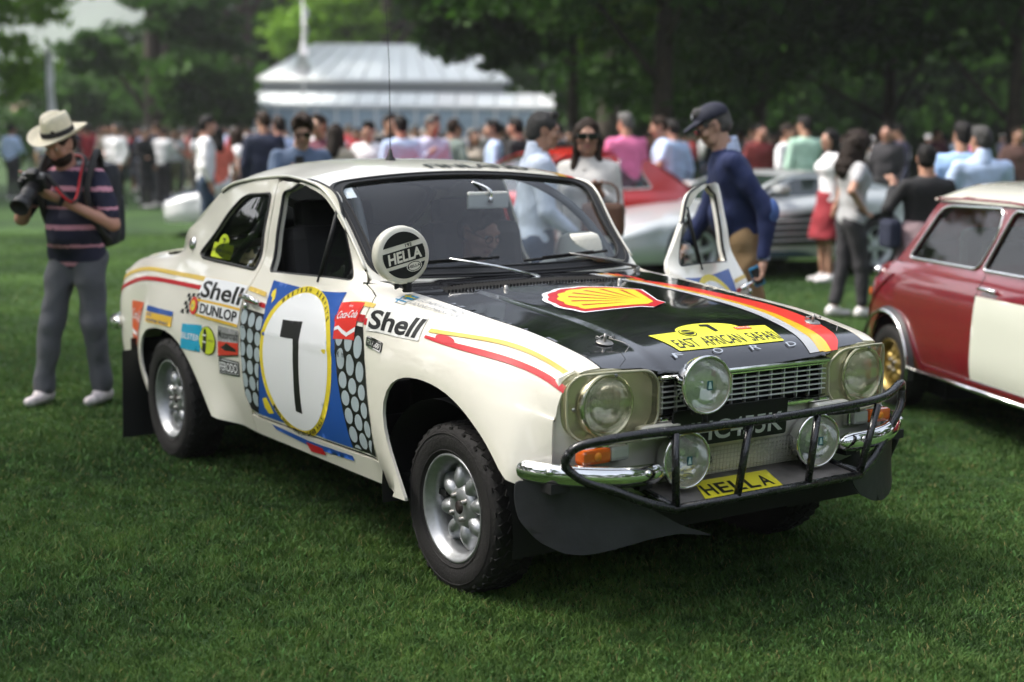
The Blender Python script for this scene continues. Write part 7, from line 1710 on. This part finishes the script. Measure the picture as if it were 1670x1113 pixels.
crowd(803, 18.4, 1, lblue, jeans, VIEW+90, 'man in light blue shirt above the red car', 'black')
crowd(842, 18.0, 0, black, black, VIEW+60, 'man in black jacket above the red car', 'black')
crowd(772, 21.0, 4, beige, olive, TO, 'woman in beige dress behind the red car', 'brown')
crowd(1018, 16.4, 2, pink, jeans, VIEW+10, 'grey haired man in bright pink shirt', 'grey', sc=1.02)
crowd(1078, 17.4, 5, lblue, jeans, VIEW+95, 'young man in pale shirt pointing down at the silver car', 'brown', sc=1.05)
crowd(1094, 18.2, 0, cloth('powder_blue', (.30,.40,.58)), charc, VIEW+30, 'man in powder blue shirt behind the pointing young man', 'black')
crowd(1275, 19.8, 1, whitec, black, TO+60, 'person in white shirt left of the mint green shirt', 'darkbrown')
crowd(1308, 19.0, 2, green, beige, VIEW+15, 'man in mint green shirt seen from behind', 'black', sc=1.03)
crowd(1348, 15.2, 4, whitec, cloth('deep_red', (.22,.012,.02)), VIEW+100, 'woman in white tee and red skirt left of the curly haired woman', 'black')
crowd(1232, 21.5, 0, cloth('dark_red_shirt', (.16,.02,.02)), black, TO+20, 'person in dark red shirt behind the navy sweater', 'black')
crowd(1438, 20.5, 0, charc, black, TO-30, 'man in dark clothes right of the curly haired woman', 'black')
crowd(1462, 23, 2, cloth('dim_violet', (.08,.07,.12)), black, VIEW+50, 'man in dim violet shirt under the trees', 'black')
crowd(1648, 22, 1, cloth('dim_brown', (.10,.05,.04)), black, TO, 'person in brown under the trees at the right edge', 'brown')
crowd(24, 33, 1, lblue, charc, VIEW-20, 'man in light blue shirt at the left edge of the lawn', 'black')
crowd(192, 35, 0, black, black, VIEW+30, 'person all in black behind the backpack', 'black')
crowd(236, 38, 2, teal, khaki, VIEW, 'man in grey shirt and khaki trousers with feet apart', 'brown')
crowd(262, 38, 0, navy, black, VIEW+40, 'person in navy right of the khaki trousers', 'black')
crowd(288, 36, 3, cloth('light_grey', (.45,.45,.47)), olive, TO, 'woman in light grey top near the blue car', 'blond')
crowd(306, 40, 5, coral, beige, TO+30, 'person in orange top near the blue car', 'brown')
crowd(745, 24, 1, lilac, black, TO-40, 'person in pale lilac right of the grey green jacket', 'black')
crowd(910, 24, 0, charc, black, VIEW+60, 'dark figure behind the bearded man', 'black')
crowd(1185+40, 24, 2, charc, black, VIEW, 'dark figure in the shade behind the navy sweater', 'black')
tops = [('white', whitec), ('pale blue', lblue), ('black', black), ('pink', pink), ('beige', beige), ('navy', navy), ('grey', greytee), ('red', red), ('lilac', lilac)]
rr = random.Random(21); hs = ['black','brown','darkbrown','grey','blond']
for k in range(64):
    px = rr.uniform(110, 340) if k % 3 == 0 else rr.uniform(520, 930) if k % 3 == 1 else rr.uniform(100, 1000); d = rr.uniform(29, 44); nm, m = tops[rr.choice([0,0,0,0,1,2,3,4,5,6,7,8])]
    crowd(px, d, rr.randrange(6), m, rr.choice(bots), rr.uniform(0, 360), 'person in %s standing in the distant crowd' % nm, rr.choice(hs), group='people in %s in the distant crowd' % nm, sc=rr.uniform(.95, 1.05))
for k in range(16):
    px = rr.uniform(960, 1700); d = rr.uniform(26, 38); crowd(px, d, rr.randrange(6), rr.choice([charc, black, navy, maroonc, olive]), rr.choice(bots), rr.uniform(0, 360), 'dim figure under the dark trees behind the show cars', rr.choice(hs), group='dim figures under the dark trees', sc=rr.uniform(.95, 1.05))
# the far mass of people that nobody could count
def far_mass():
    V = []; Fc = []; Mi = []; base = []
    for t in protos[:6]:
        for c in t.children:
            n = c.name.split('.')[0]
            if n == 'shoe': continue
            me = c.data; v = np.array([x.co[:] for x in me.vertices]); f = [list(p.vertices) for p in me.polygons]; base.append((t, n, v, f))
    mb = MB(); pal = [whitec, lblue, pink, beige, navy, red, greytee, cream_c]; mats_ = pal+[HAIR['black'], HAIR['brown'], HAIR['grey'], SKIN['tan'], jeans, khaki, black]
    lowp = []
    for nm, n_ in (('torso', 0),):
        pass
    for k in range(300):
        px = rr.uniform(60, 1020) if k % 4 else rr.uniform(1000, 1700); d = rr.uniform(46, 57.5); p = place_dp0(px, d); h = rr.uniform(1.58, 1.86); a = rr.uniform(0, 6.28); q = Matrix.Rotation(a, 3, 'Z'); X = lambda v: Vector(p)+q @ Vector(v)
        mt = rr.choice([0,0,0,0,0,1,1,2,3,4,5,6,7]); sk = 11; hr = 8+rr.randrange(3); bt = 12+rr.randrange(3)
        mb.tube([X((0,0,h*.50)), X((0,0,h*.62)), X((0,0,h*.78)), X((0,0,h*.85))], [.16,.15,.20,.07], 8, m=mt); 
        for sx in (-1, 1): mb.tube([X((sx*.09,0,0)), X((sx*.10,.02,h*.27)), X((sx*.09,0,h*.53))], [.05,.06,.09], 6, m=bt); mb.tube([X((sx*.20,0,h*.80)), X((sx*.26,.03,h*.62)), X((sx*.22,.15,h*.50))], [.05,.045,.035], 6, m=mt if sx > 0 else mt)
        mb.tube([X((0,0,h*.84)), X((0,.01,h*.88)), X((0,.02,h*.93)), X((0,.01,h*.985))], [.05,.07,.085,.03], 8, m=sk); hat_ = rr.random(); mb.tube([X((0,-.01,h*.93)), X((0,-.01,h*.97)), X((0,0,h))], [.092,.09,.03], 8, m=hr if hat_ > .3 else rr.choice([0,0,7]))
        if hat_ < .14: mb.tube([X((0,0,h*.955)), X((0,0,h*.962))], [.17,.17], 10, m=0)
    mb.build('crowd', mats_, None, kind='stuff', label='distant packed crowd of show visitors in front of the pavilion', category='crowd')
far_mass()
# ------------------------------------------------------------------ air
hm = bpy.data.materials.new('air'); hm.use_nodes = True; nt = hm.node_tree; nt.nodes.clear()
o_ = nt.nodes.new('ShaderNodeOutputMaterial'); v_ = nt.nodes.new('ShaderNodeVolumePrincipled'); v_.inputs['Color'].default_value = (.93,.96,1,1); v_.inputs['Density'].default_value = .0006; v_.inputs['Anisotropy'].default_value = .3
nt.links.new(v_.outputs[0], o_.inputs['Volume'])
mb = MB(); mb.box((0,0,110), (2600,2600,226)); mb.build('haze', hm, None, kind='stuff', label='thin summer haze over the park and hills', category='haze')
scene.cycles.volume_bounces = 0; scene.cycles.volume_max_steps = 64
